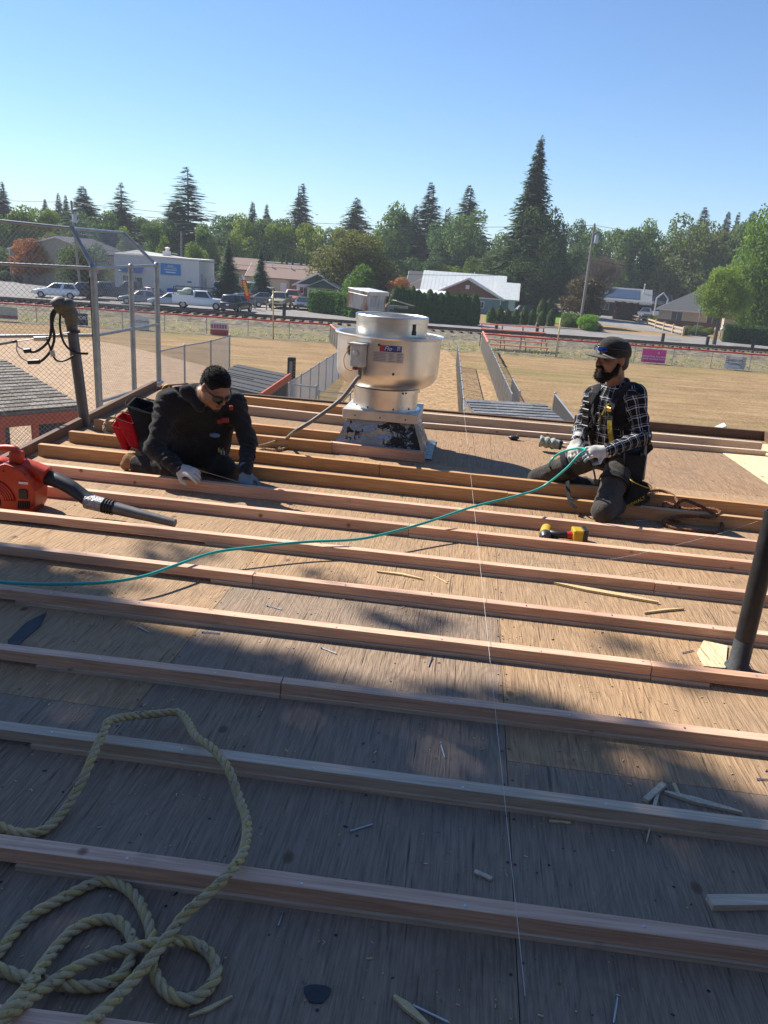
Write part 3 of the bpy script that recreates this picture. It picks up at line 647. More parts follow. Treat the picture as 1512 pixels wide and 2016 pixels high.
mb = MB(); a, b = pz(912, 796, DECK + .087), pz(1034, 1960, DECK + .068); mb.tube([a + (b - a) * t for t in np.linspace(0, 1, 9)], .0007, 6); mb.build('chalk_string', STRM, label='taut white string line stretched over all battens toward the fan', cat='string')
mb = MB(); mb.tube(spline([pz(1050, 1110, DECK + .07), pz(1210, 1100, DECK + .07), pz(1400, 1055, DECK + .08), pz(1492, 1026, DECK + .10)], 5), .0009, 5); mb.build('slack_string', STRM, label='thin slack string running diagonally toward the black vent pipe', cat='string')

# ------------------------------------------------------------------ leaf blower
ORG = M('orange-red blower plastic', (.52, .05, .018), .38, var=.12, scale=8)
bl = pz(55, 1000); SB = 1 / 322.0
blower = thing('leaf_blower', 'orange-red leaf blower with black taped nozzle lying between the battens', 'leaf blower', bl)
def bq(x, y, d=0.0):
    "blower side outline: photograph pixels turned to metres in the blower's own upright plane"
    return bl + np.array([(x - 55) * SB, d - (x - 55) * SB * .12, (1000 - y) * SB * 1.02 + (x - 55) * SB * .073])
mb = MB(); out = [(-20, 935), (2, 921), (32, 912), (62, 920), (80, 940), (86, 960), (82, 990), (74, 1003), (-20, 1003)]
mb.ext([bq(x, y, -.09) for x, y in out], (0, .17, 0)); hs = mb.build('housing', ORG, blower, bevel=.012, seg=2)
for k in range(5):   # curved cooling fins on the near side
    r = .055 + .014 * k; m = MB(); c = bq(10, 978, -.096)
    m.tube([c + np.array([r * math.cos(t), -.12 * r * math.cos(t), r * math.sin(t)]) for t in np.linspace(.05, 2.5, 12)], .006, 6); m.build('cooling_fin', ORG, hs, smooth=True)
mb = MB(); mb.lathe([(0, .012), (.045, .01), (.052, 0)], V(bq(4, 980, -.092)), 20, rot=Matrix.Rotation(R_(90), 3, 'X')); mb.build('starter_cover', BLK, hs)
mb = MB(); c = bq(64, 965, -.096); obox(mb, c, (.045, .008, .05), 0); mb.build('filter_window', BLK, hs)
for x_, y_ in ((30, 925), (70, 930), (78, 985), (20, 998)): m = MB(); m.ell(V(bq(x_, y_, -.091)), (.006, .003, .006), n=8, m=5); m.build('screw', M('dark screw', (.08, .07, .06)), hs)
m = MB(); obox(m, bq(66, 945, -.0935), (.05, .004, .012), 0); m.build('label_strip', WHT, hs)
for k in range(7):
    m = MB(); c = bq(53 + 3.3 * k, 985, -.093); obox(m, c, (.004, .012, .045), 0, R_(8)); m.build('vent_slot', BLK, hs)
mb = MB(); mb.tube(spline([bq(44, 915, -.02), bq(46, 896, -.02), bq(38, 890, -.02), bq(0, 891, -.02), bq(-25, 895, -.02)], 5), [.027, .024, .022, .021, .021, .02, .02, .02, .019, .019, .019, .019, .019, .018, .018, .018, .018, .018, .018, .018, .018][:21], 10); mb.build('handle', ORG, blower, smooth=True)
mb = MB(); obox(mb, bq(45, 905, -.02), (.07, .06, .075), 0, R_(4)); mb.build('handle_root', ORG, blower, bevel=.015, seg=2)
mb = MB(); mb.ell(V(bq(5, 918, -.0)), (.085, .06, .035)); mb.build('fuel_tank', ORG, blower, smooth=True)
mb = MB(); mb.tube([bq(56, 922, 0), bq(75, 929, 0), bq(97, 938, 0)], [.043, .046, .05], 18); mb.build('outlet', ORG, blower, smooth=40)
tz = [pY(92, 940, bl[1]), pY(115, 947, bl[1] - .02), pY(140, 960, bl[1] - .04), pY(165, 978, bl[1] - .06), pY(185, 990, bl[1] - .08), pY(225, 1002, bl[1] - .1), pY(345, 1030, bl[1] - .16)]
mb = MB(); mb.tube(spline(tz[:5], 5), [.042] * 6 + [.041] * 6 + [.04] * 6 + [.039] * 3, 18); mb.build('bent_tube', M('matt black tube', (.022, .025, .03), .5, var=.2, scale=8), blower, smooth=40)
TAPE = M('silver duct tape', (.33, .33, .33), .4, .3, var=.25, scale=25, bump=.8, bdist=.01)
dv = tz[6] - tz[4]; mb = MB(); mb.tube([tz[4] - dv * .09, tz[4], tz[4] + dv * .13], [.043, .042, .041], 18); mb.build('tape', TAPE, blower, smooth=40)
mb = MB(); mb.tube([tz[4] + dv * .1, tz[4] + dv * .27], [.038, .036], 18); cl = mb.build('grip_collar', BLK, blower, smooth=40)
for i in range(4):
    c = tz[4] + dv * (.13 + .035 * i); m = MB(); uu = V(dv).normalized(); rt = Vector((0, 0, 1)).rotation_difference(uu).to_matrix()
    m.lathe([(.039, -.003), (.043, -.003), (.043, .003), (.039, .003)], V(c), 18, rot=rt); m.build('grip_ring', BLK, cl)
mb = MB(); mb.tube([tz[4] + dv * .24, tz[4] + dv * .5, tz[6]], [.036, .031, .022], 18); mb.build('nozzle', M('scuffed grey tube', (.11, .11, .115), .55, var=.25, scale=10), blower, smooth=40)

# ------------------------------------------------------------------ cordless driver and other tools on the deck
YEL = M('yellow tool plastic', (.5, .32, .015), .4, var=.08); RED = M('red rubber', (.5, .015, .02), .45, var=.1)
dp = pz(1098, 1062); drv = thing('impact_driver', 'yellow and black cordless impact driver lying on plywood before the kneeling man', 'power tool', dp)
ds = 1 / 330.0
def dq(x, y, d=0.0): return dp + np.array([(x - 1098) * ds, d, (1062 - y) * ds * .9 + (x - 1098) * ds * .08])
mb = MB(); rt = Vector((0, 0, 1)).rotation_difference(Vector((-.25, -1, -.05)).normalized()).to_matrix()
mb.lathe([(0, -.09), (.028, -.09), (.033, -.08), (.034, -.02), (.033, .02)], V(dq(1073, 1049, 0)), 18, rot=rt); mb.build('motor_case', YEL, drv, smooth=35)
mb = MB(); mb.lathe([(.034, .018), (.033, .045), (.022, .06), (.019, .068), (.009, .07), (.009, .085), (0, .085)], V(dq(1073, 1049, 0)), 18, rot=rt); mb.build('nose', M('dark grey nose', (.05, .05, .055), .4, .3), drv, smooth=35)
mb = MB(); mb.tube([dq(1078, 1049), dq(1100, 1052), dq(1122, 1053)], [.024, .02, .022], 12); mb.build('grip', BLK, drv, smooth=True)
mb = MB(); mb.tube([dq(1114, 1052.5), dq(1123, 1053)], [.0225, .0245], 12); mb.build('red_band', RED, drv, smooth=40)
mb = MB(); obox(mb, dq(1136, 1051), (.075, .085, .07), 0); mb.build('battery', YEL, drv, bevel=.006)
mb = MB(); obox(mb, dq(1146, 1051), (.03, .09, .076), 0); mb.build('battery_base', BLK, drv, bevel=.004)
mb = MB(); mb.tube([dq(1088, 1055, -.022), dq(1094, 1057, -.026)], .007, 8); mb.build('trigger', BLK, drv)
# dusty cylindrical nailer by the man's glove
npz = pz(1085, 888); nl = thing('dusty_nailer', 'dusty grey-green pneumatic tool with a wrapped cylindrical body beside the glove', 'power tool', npz)
DUST = M('dusty grey-green wrap', (.36, .40, .33), .7, var=.3, scale=14, bump=1.0, bdist=.015)
a, b = pY(1062, 868, npz[1] - .02), pY(1102, 876, npz[1] - .06); mb = MB(); ts = np.linspace(0, 1, 16)
mb.tube([a + (b - a) * t for t in ts], [.046 + .006 * math.sin(t * 21) + (.0 if t < .9 else -.012) for t in ts], 20); mb.build('body', DUST, nl, smooth=True)
mb = MB(); mb.tube([b, b + (b - a) * .12], [.045, .036], 18); mb.build('end_cap', BLK, nl, smooth=40)
for dz in (-.012, .02): 
    m = MB(); m.tube([b + np.array([0, 0, dz]), pY(1140, 882 - dz * 300, npz[1] - .1)], .008, 8); m.build('rod', GALV, nl, smooth=True)
tp = pz(1011, 866); t = thing('chalk_reel', 'small dark chalk reel lying on the sunlit plywood near the far battens', 'tool', tp)
mb = MB(); mb.ell(V(tp + np.array([0, 0, .022])), (.05, .035, .022)); mb.build('case', BLK, t, smooth=True)
mb = MB(); mb.tube([tp + np.array([.03, 0, .03]), tp + np.array([.04, 0, .058])], .011, 8); mb.build('spout', M('brass', (.35, .22, .08), .4, .8), t)
# pry bar lying along the batten
a, b = pY(218, 964, 4.72), pY(292, 974, 4.62); t = thing('marker_bar', 'grey metal bar with white tip lying along a batten by the kneeling man', 'tool', a - np.array([0, 0, .02]))
mb = MB(); mb.tube([a, b], .0115, 12); mb.build('handle', M('dull grey metal', (.22, .23, .25), .45, .6, var=.2), t, smooth=40)
mb = MB(); mb.tube([a, a + (a - b) * .06], .012, 12); mb.build('white_tip', WHT, t, smooth=40)
mb = MB(); c = pY(340, 977, 4.6); mb.tube(spline([b, (b + c) / 2 + np.array([0, 0, .004]), c, c + np.array([.02, 0, .012])], 4), .0045, 6); mb.build('wire_end', WHT, t, smooth=True)

# ------------------------------------------------------------------ splinters, offcuts, loose nails
def stick(px_, w_, th, mat, name, label, cat, group=None, z=0.0):
    P = [pz(*p, DECK + z) for p in px_]; d = P[-1] - P[0]; n_ = nrm(d / np.linalg.norm(d)); m = MB(); k = len(P)
    ww = [w_ * (.3 if i in (0, k - 1) and k > 2 else 1) for i in range(k)]
    poly = [P[i] + n_ * ww[i] / 2 for i in range(k)] + [P[i] - n_ * ww[i] / 2 for i in range(k - 1, -1, -1)]
    m.ext([p + np.array([0, 0, .001]) for p in poly], (0, 0, th)); return m.build(name, mat, label=label, cat=cat, group=group)
SPL = M('fresh split wood', (.62, .46, .24), .75, var=.2, scale=30, bump=.4, stretch=(1, 6, 1)); GREYW = M('grey split wood', (.52, .43, .31), .8, var=.2, scale=30)
stick([(1090, 1150), (1150, 1162), (1230, 1176), (1296, 1189)], .035, .012, SPL, 'wood_splinter', 'longest pale splinter of wood with a torn end on sunlit deck', 'splinter')
stick([(1268, 1209), (1310, 1203), (1346, 1201)], .014, .01, SPL, 'wood_splinter', 'thin pale splinter just beyond the tip of the longest splinter', 'splinter')
stick([(742, 1127), (790, 1132), (832, 1142)], .022, .008, SPL, 'wood_splinter', 'flat pale splinter in front of a batten beside a tiny chip', 'splinter')
stick([(853, 1134), (880, 1149)], .008, .004, SPL, 'wood_splinter', 'tiny pale wood chip beside the flat splinter', 'splinter')
stick([(1302, 1545), (1290, 1580), (1272, 1662)], .011, .008, GREYW, 'wood_splinter', 'narrow grey stick leaning under the pale batten', 'splinter')
stick([(1306, 1548), (1270, 1580)], .018, .012, GREYW, 'wood_splinter', 'short rounded grey stick behind the pale batten', 'splinter')
stick([(1308, 1563), (1370, 1580), (1460, 1604)], .026, .01, GREYW, 'wood_splinter', 'long greyish sliver wedged behind the pale batten', 'splinter')
stick([(1326, 1545), (1338, 1572)], .010, .006, SPL, 'wood_splinter', 'short pointed pale splinter standing off the long sliver', 'splinter')
stick([(372, 2004), (410, 1990), (457, 1965)], .010, .006, SPL, 'wood_splinter', 'straight pale splinter beside the rope coil at the bottom', 'splinter')
stick([(775, 1965), (800, 1985), (850, 2030)], .018, .008, SPL, 'wood_splinter', 'pale splinter lying next to two loose nails at the bottom', 'splinter')
stick([(934, 1718), (968, 1733)], .012, .006, GREYW, 'wood_splinter', 'dark little sliver beside a knot in the shaded plywood', 'splinter')
stick([(1081, 1618), (1123, 1622)], .008, .004, SPL, 'wood_splinter', 'brown curled shaving below the pale batten', 'splinter')
stick([(1395, 1783), (1560, 1782)], .034, .018, SPRUCE, 'wood_offcut', 'flat pale wood offcut with a slanted end on the shaded deck', 'offcut')
def nail(a, b):
    A, B = pz(*a, DECK + .004), pz(*b, DECK + .004); m = MB(); d = (B - A); m.tube([A, B - d * .06, B], [.0022, .0022, .0004], 6); m.tube([A, A - d / np.linalg.norm(d) * .0015], .0048, 8)
    return m.build('nail', NAILM, label='loose shiny nail lying on the bare plywood', cat='nail', group='loose nails on the deck')
for a, b in [((868, 1465), (876, 1492)), ((815, 1980), (885, 2014)), ((1216, 1962), (1208, 2014)), ((398, 1244), (434, 1247)), ((526, 1192), (556, 1200)), ((633, 1275), (664, 1287)), ((850, 1295), (843, 1312)), ((1343, 1285), (1366, 1280)), ((1490, 1533), (1520, 1535)), ((272, 1233), (294, 1245)), ((1254, 1025), (1276, 1024)), ((392, 962), (374, 975)), ((556, 1798), (548, 1822)), ((690, 1636), (735, 1622)), ((203, 1213), (201, 1220))]: nail(a, b)
# sawdust and crumbs: too many and too small to count
mb = MB()
for i in range(1500):
    x, y = random.uniform(-2.2, 3.4), random.uniform(.9, 6.8)
    if random.random() < .5: y = random.uniform(.9, 3.2); x = random.uniform(-1.3, 1.6)
    s = random.uniform(.001, .0034); a = random.uniform(0, 6.3); l = s * random.choice((1, 1.5, 4))
    mb.box((x, y, DECK + s * .5), (l, s, s), Matrix.Rotation(a, 3, 'Z'), random.choice((0, 0, 0, 0, 1)))
mb.build('sawdust_crumbs', [SPL, TAR], label='scattered sawdust and crumbs over the plywood deck', cat='sawdust', kind='stuff')

# ------------------------------------------------------------------ service mast with weatherhead and wires
mbase = pz(172, 838); MY = mbase[1]
mast = thing('service_mast', 'leaning grey conduit mast with dark weatherhead at the roof edge', 'mast', mbase - np.array([0, 0, .2]))
MASTM = M('dark galvanised conduit', (.10, .115, .135), .5, .4, var=.2, scale=4)
mtop = pY(141, 640, MY - .05)
mb = MB(); mb.tube([mbase - np.array([0, 0, .25]), mtop], .042, 20); mb.build('conduit', MASTM, mast, smooth=40)
mb = MB(); hdp = [pY(142, 640, MY - .05), pY(139, 622, MY - .06), pY(131, 608, MY - .07), pY(118, 600, MY - .1), pY(106, 606, MY - .12)]
mb.tube(spline(hdp, 6), [.044] + [.052] * 5 + [.062] * 8 + [.066] * 6 + [.06, .058, .055, .05, .045], 20); mb.build('weatherhead', M('weathered cast alloy', (.12, .12, .095), .6, .25, var=.3, scale=12), mast, smooth=40)
mb = MB(); mb.ell(V(pY(127, 603, MY - .08)), (.085, .07, .062), Matrix.Rotation(R_(-25), 3, 'Y'), 18, 10); mb.build('weather_cap', MATS['weathered cast alloy'], mast, smooth=True)
for y in (650, 652.5):
    m = MB(); m.tube([pY(143 + (y - 640) * .22, y - 1, MY - .05) - np.array([.0, 0, 0]), pY(143 + (y - 640) * .22, y + 1.5, MY - .05)], .047, 16); m.build('clamp_band', BLK, mast)
WIRE = M('black cable', (.012, .012, .013), .45, var=.1)
def wire(px_, r, name='cable', mat=WIRE, par=mast, Y=None):
    m = MB(); m.tube(spline([pY(p[0], p[1], (p[2] if len(p) > 2 else MY - .1)) for p in px_], 7), r, 8); return m.build(name, mat, par, smooth=True)
wire([(108, 608), (101, 620), (101, 645), (97, 668), (86, 682), (70, 692), (58, 692)], .011)
wire([(112, 608), (105, 625), (103, 640), (107, 665), (100, 690), (88, 705), (78, 712), (66, 714)], .011)
wire([(119, 612), (118, 640), (122, 665), (132, 683), (146, 693), (160, 696), (173, 696)], .009)
wire([(146, 700), (130, 709), (116, 711), (108, 706), (102, 694), (97, 680), (93, 668)], .008)
wire([(-40, 680, MY + .3), (0, 677, MY + .2), (24, 673), (32, 672)], .011)
wire([(33, 672), (35, 682), (44, 687), (50, 690)], .006, mat=GALV); wire([(34, 674), (33, 690), (42, 704), (54, 711)], .005, mat=GALV)
wire([(33, 672), (70, 667), (110, 660), (138, 654)], .0045, 'support_wire', GALV)
for x0, y0, x1, y1, mt in ((48, 691, 60, 690, WIRE), (56, 713, 78, 712, WIRE), (68, 667, 92, 666.5, GALV), (102, 690, 105, 702, GALV)):
    m = MB(); m.tube([pY(x0, y0, MY - .1), pY(x1, y1, MY - .1)], .019, 10); m.build('splice', mt, mast, smooth=40)
# ------------------------------------------------------------------ chain-link fencing
WIREM = M('galvanised wire', (.34, .35, .36), .5, .6, var=.1); POSTM = M('galvanised post', (.30, .32, .34), .45, .6, var=.15, scale=3)
def link_mesh(m, P00, P10, P11, P01, sp, r):
    "diagonal woven wires filling a four-cornered panel"
    P00, P10, P11, P01 = [np.array(p, float) for p in (P00, P10, P11, P01)]
    W = np.linalg.norm(P10 - P00); H = np.linalg.norm(P01 - P00)
    n_ = np.cross(P10 - P00, P01 - P00); n_ /= np.linalg.norm(n_)
    def at(s, t): u, v = s / W, t / H; return (P00 * (1 - u) + P10 * u) * (1 - v) + (P01 * (1 - u) + P11 * u) * v
    for sgn in (1, -1):
        c = -H if sgn > 0 else 0.0
        while c < (W if sgn > 0 else W + H):
            if sgn > 0: s0, s1 = max(c, 0), min(c + H, W); t0, t1 = s0 - c, s1 - c
            else: s0, s1 = min(c, W), max(c - H, 0); t0, t1 = c - s0, c - s1
            if abs(s1 - s0) > sp * .3:
                a, b = at(s0, t0), at(s1, t1); d = (b - a) / np.linalg.norm(b - a); y = np.cross(n_, d)
                o = n_ * (r * .6 * sgn); vs = []
                for p in (a, b):
                    for k in range(3): q = 2.094 * k; vs.append(p + o + (y * math.cos(q) + n_ * math.sin(q)) * r)
                m.add(vs, [(0, 1, 4, 3), (1, 2, 5, 4), (2, 0, 3, 5)])
            c += sp
def fence(label, pts, h, name='chain_link_fence', step=3.0, sp=.12, r=.004, pr=.03, cap=None, mid=False, bottom=True, z0=0.0, cat='fence'):
    "posts, top rail and woven mesh along a run of ground points"
    pts = [np.array([p[0], p[1], z0]) for p in pts]; t = thing(name, label, cat, pts[0])
    up = np.array([0, 0, h]); m = MB(); pm = []
    for a, b in zip(pts[:-1], pts[1:]):
        L = np.linalg.norm(b - a); k = max(1, round(L / step)); link_mesh(m, a, b, b + up, a + up, sp, r)
        pm += [a + (b - a) * i / k for i in range(k)]
    pm.append(pts[-1]); m.build('wire_mesh', WIREM, t)
    for p in pm:
        q = MB(); q.tube([p, p + up + np.array([0, 0, .03])], pr, 8); q.ell(V(p + up + np.array([0, 0, .04])), pr * 1.15, n=8, m=5); q.build('post', POSTM, t, smooth=40)
    for a, b in zip(pts[:-1], pts[1:]):
        q = MB(); q.tube([a + up, b + up], pr * .7, 8); q.build('top_rail', POSTM, t, smooth=40)
        if mid: q = MB(); q.tube([a + up * .5, b + up * .5], pr * .7, 8); q.build('middle_rail', POSTM, t, smooth=40)
        if cap:
            q = MB(); n = max(2, int(np.linalg.norm(b - a) / .8)); q.tube([a + (b - a) * i / n + up + np.array([0, 0, .02 + .012 * math.sin(i * 1.9)]) for i in range(n + 1)], .062, 8); q.build('fence_cap', cap, t, smooth=True)
    return t
REDCAP = M('red-orange fence cap', (.52, .035, .02), .5, var=.12, scale=1); CORAL = M('sun-faded coral cap', (.75, .16, .11), .55, var=.1)
cL = pz(649, 673, 0); lft = (-60, YF - .06 * 60 - .2)
fence('long outfield fence with red cap and banners beyond the left ball field', [lft, cL], 1.25, cap=REDCAP, sp=.16, r=.0035)
cR = pz(947, 690, 0); rgt = (60, 57.6 + .06 * 60 * .5)
fence('long outfield fence with red cap and banners beyond the right ball field', [cR, rgt], 1.25, cap=REDCAP, sp=.16, r=.0035)
e1 = pz(690, 715, 0); fence('short return of the left outfield fence with a faded coral cap', [cL, e1], 1.25, cap=CORAL, step=1.5, sp=.16, r=.0035)
def top_at(x, y, z):
    p = pz(x, y, z); return (p[0], p[1])
e2 = top_at(572, 752, 1.45); e3 = top_at(690, 677, 1.45)
fence('grey chain-link fence running from the dark dugout toward the fan', [e2, e3], 1.45, step=1.9, sp=.09, r=.005)
g1, g2 = top_at(569, 756, 1.3), top_at(623, 762, 1.3)
fence('small pipe gate with two rails at the near end of the grey fence', [g1, g2], 1.3, step=2, sp=.09, r=.004, mid=True, pr=.035, name='gate', cat='gate')
fence('low pipe fence continuing right from the gate', [top_at(628, 770, 1.15), top_at(690, 776, 1.15)], 1.15, step=2, sp=.1, r=.003, pr=.025)
fence('tall chain-link fence seen nearly edge on left of the grey shingle dugout', [top_at(902, 677, 1.4), top_at(913, 787, 1.4), top_at(915, 835, 1.4)], 1.4, step=2.4, sp=.09, r=.005)
b_ = top_at(1009, 777, 1.4); a_ = top_at(966, 684, 1.4)
fence('chain-link side fence of the right field running back to its outfield corner', [b_, a_, (cR[0], cR[1])], 1.4, step=2.2, sp=.09, r=.005)
q0, q1 = np.array([cR[0], cR[1], 1.42]), np.array([*a_, 1.42]); q1 = q0 + (q1 - q0) * .75; mb = MB(); mb.tube([q0 + (q1 - q0) * t + np.array([0, 0, .03 * math.sin(t * 14)]) for t in np.linspace(0, 1, 9)], .07, 8); mb.build('fence_cap', CORAL, label='wavy coral cap strip on the side fence of the right field', cat='fence cap', smooth=True)
fence('chain-link panel with a slanting rail just beyond the roof edge', [top_at(1093, 776, 1.5), top_at(1150, 848, 1.5)], 1.5, step=6, sp=.08, r=.006, pr=.045)
fence('short chain-link run behind the right dugout roof', [top_at(1009, 745, 1.2), top_at(1024, 772, 1.2)], 1.2, step=3, sp=.1, r=.004)
fence('sloping chain-link fence beside the infield with a diagonal brace', [top_at(312, 692, 1.7), top_at(363, 681, 1.7), top_at(415, 672, 1.7), top_at(452, 661, 1.7)], 1.7, step=9, sp=.09, r=.005, pr=.045)
# backstop with a leaning hood
bsY = 11.0
def bp(x, y, Y): return pY(x, y, Y)
p1, p2, p3 = bp(183, 528, 11.0), bp(257, 525, 12.6), bp(308, 522, 14.0)
h1_, h3_ = bp(142, 450, 11.1), bp(243, 458, 14.3); p0, h0 = bp(-70, 516, 10.6), bp(-70, 428, 10.7)
bs = thing('backstop', 'tall chain-link backstop with a leaning hood beside the leaning conduit mast', 'backstop', (p1[0], p1[1], 0))
m = MB(); g = lambda p: np.array([p[0], p[1], 0.6])
link_mesh(m, g(p0), g(p1), p1, p0, .072, .0021); m.build('wire_mesh', WIREM, bs)
m = MB(); link_mesh(m, g(p1), g(p3), p3, p1, .072, .0019); m.build('wire_mesh', WIREM, bs)
m = MB(); link_mesh(m, p1, p3, h3_, h1_, .072, .0023); m.build('hood_mesh', WIREM, bs)
m = MB(); link_mesh(m, p0, p1, h1_, h0, .072, .0019); m.build('hood_mesh', WIREM, bs)
for p, r in ((p1, .05), (p2, .04), (p3, .045)):
    m = MB(); m.tube([(p[0], p[1], 0), p], r, 12); m.ell(V(p), r * 1.2, n=10, m=6); m.build('post', POSTM, bs, smooth=40)
def rail(a, b, r=.024, nm='rail'): m = MB(); m.tube([a, b], r, 8); m.build(nm, POSTM, bs, smooth=40)
rail(p0, p1); rail(p1, p3); rail(h0, h1_); rail(h1_, h3_); rail(p1, h1_, .03, 'hood_arm'); rail(p3, h3_, .03, 'hood_arm'); rail(h1_, h1_ + (h1_ - p1) * .05, .035, 'hood_cap')
rail(bp(-70, 663, 10.6), bp(188, 660, 11.0)); rail(bp(190, 660, 11.0), bp(313, 638, 14.0)); rail(bp(196, 792, 11.0), bp(320, 752, 14.0))
for y in (560, 600, 640, 655, 700, 745): rail(bp(177 + (y - 530) * .045, y, 10.98), bp(184 + (y - 530) * .045, y, 10.98), .018, 'tie_band')
m = MB(); m.tube([bp(176, 545, 10.97), bp(190, 800, 10.97)], .008, 6); m.build('tension_bar', M('rusty bar', (.12, .06, .04), .7, .4), bs)

# ------------------------------------------------------------------ dugouts with shingled roofs
SHG = M('grey asphalt shingle', (.20, .175, .15), .95, var=.3, scale=9, bump=.5, spec=.1, alt=(.26, .235, .20), rt=.3); SHD = M('dark grey shingle', (.075, .078, .082), .9, var=.25, scale=9, bump=.5, spec=.15)
SHB = M('blue-grey shingle', (.145, .15, .16), .9, var=.3, scale=9, bump=.5, spec=.15, alt=(.19, .195, .205), rt=.22)
ORGP = M('orange-painted wood', (.42, .085, .035), .6, var=.15, scale=6); DARKP = M('dark panel', (.035, .04, .045), .7, var=.2, scale=5)
def shingle_roof(root, O, e1, e2, L, W, rise, exposure, tabw, mat, th=.10):
    "O: eave corner; e1 along the eave, e2 up the slope (plan); deck slab plus each shingle"
    O = np.array(O, float); e1 = np.array([*e1, 0.0]); e2 = np.array([*e2, 0.0]); upv = (e2 * W + np.array([0, 0, rise])); sl = np.linalg.norm(upv); s = upv / sl; n_ = np.cross(e1, s); n_ /= np.linalg.norm(n_)
    if n_[2] < 0: n_ = -n_
    m = MB(); m.ext([O - n_ * .02, O + e1 * L - n_ * .02, O + e1 * L + s * sl - n_ * .02, O + s * sl - n_ * .02], -n_ * th); rf = m.build('roof', mat, root)
    t = MB(); t.box((0, 0, 0), (tabw * .975, exposure * 1.2, .022)); tm = t.mesh('shingle', mat)
    basis = Matrix((V(e1), V(s), V(n_))).transposed().to_4x4() @ Matrix.Rotation(R_(-4.2), 4, 'X')
    for i in range(int(sl / exposure)):
        x = -(i % 2) * tabw * .5 + tabw * .5
        while x < L + tabw * .4:
            p = O + e1 * min(max(x, tabw * .45), L - tabw * .3) + s * (exposure * (i + .55)) + n_ * (.003 + random.uniform(0, .005))
            o = bpy.data.objects.new('shingle', tm); COL.objects.link(o); o.parent = rf; o.matrix_local = Matrix.Translation(V(p) - wloc(rf)) @ basis; x += tabw
    return rf
c1 = pz(163, 799, 2.45); c2 = pz(0, 812, 2.45); e1v = (c2 - c1)[:2]; e1v /= np.linalg.norm(e1v); e2v = np.array([e1v[1], -e1v[0]]);
if e2v[1] < 0: e2v = -e2v
dg = thing('dugout', 'grey shingled dugout with orange trim below the leaning mast', 'dugout', (c1[0], c1[1], 0))
shingle_roof(dg, c1, e1v, e2v, 5.2, 4.6, .42, .27, .42, SHG)
E1, E2 = np.array([*e1v, 0]), np.array([*e2v, 0])
mb = MB(); mb.beam(c1 - E1 * .03 + np.array([0, 0, -.20]) - E2 * .03, c1 + E1 * 5.2 + np.array([0, 0, -.20]) - E2 * .03, .05, .24); mb.build('fascia', ORGP, dg)
mb = MB(); mb.beam(c1 - E1 * .03 + np.array([0, 0, -.20]), c1 - E1 * .03 + E2 * 4.6 + np.array([0, 0, .22]), .05, .24); mb.build('fascia', ORGP, dg)
for s in (.12, 1.05, 1.75, 2.9, 4.2):
    m = MB(); p = c1 + E1 * s + E2 * .08; m.beam((p[0], p[1], 0), (p[0], p[1], 2.2), .12, .12, up=E2); m.build('post', ORGP, dg)
mb = MB(); a = c1 + E1 * .2 + E2 * .1; b = c1 + E1 * .98 + E2 * .1; mb.beam((a[0], a[1], 1.1), (b[0], b[1], 1.1), .04, 2.1); mb.build('door', DARKP, dg)
mb = MB(); a = c1 + E1 * 1.1 + E2 * 2.2; b = c1 + E1 * 5 + E2 * 2.2; mb.beam((a[0], a[1], .45), (b[0], b[1], .45), .35, .06); mb.build('bench', ORGP, dg)
mb = MB(); a = c1 + E1 * 1.1 + E2 * .1; b = c1 + E1 * 5.1 + E2 * .1; link_mesh(mb, (a[0], a[1], 0), (b[0], b[1], 0), (b[0], b[1], 2.2), (a[0], a[1], 2.2), .08, .003); mb.build('wire_mesh', WIREM, dg)
mb = MB(); a = c1 + E1 * .1 + E2 * 4.3; b = c1 + E1 * 5.1 + E2 * 4.3; mb.beam((a[0], a[1], .6), (b[0], b[1], .6), .08, 1.2); mb.build('back_wall', DARKP, dg)
# dark dugout behind the bent man
A, B, C_, D = pz(400, 752, 2.55), pz(512, 778, 2.55), pz(569, 739, 2.7), pz(468, 719, 2.7)
dk = thing('dugout', 'dark grey boarded dugout roof with an orange end board behind the bent man', 'dugout', (A[0], A[1], 0))
n = 13
for i in range(n):
    m = MB(); f0, f1 = i / n + .004, (i + 1) / n - .004
    q = [A + (D - A) * f0, B + (C_ - B) * f0, B + (C_ - B) * f1, A + (D - A) * f1]; m.ext(q, (0, 0, .03 + .012 * (i % 2))); m.build('roof_board', SHD, dk)
mb = MB(); mb.ext([p - np.array([0, 0, .06]) for p in (A, B, C_, D)], (0, 0, .055)); mb.build('roof', SHD, dk)
mb = MB(); mb.beam(B + np.array([.03, -.03, -.04]), C_ + np.array([.03, 0, -.04]), .05, .2); mb.build('fascia', ORGP, dk)
mb = MB(); q = [p * np.array([1, 1, 0]) for p in (A, B, C_, D)]; cq = sum(q) / 4; mb.ext([cq + (p - cq) * .95 for p in q], (0, 0, 2.5)); mb.build('wall', DARKP, dk)
mb = MB(); k = A + (D - A) * .45 + np.array([0, 0, .05]); mb.beam(k, k + (B - A) * .62, .05, .02); mb.build('roof_batten', SHD, dk)
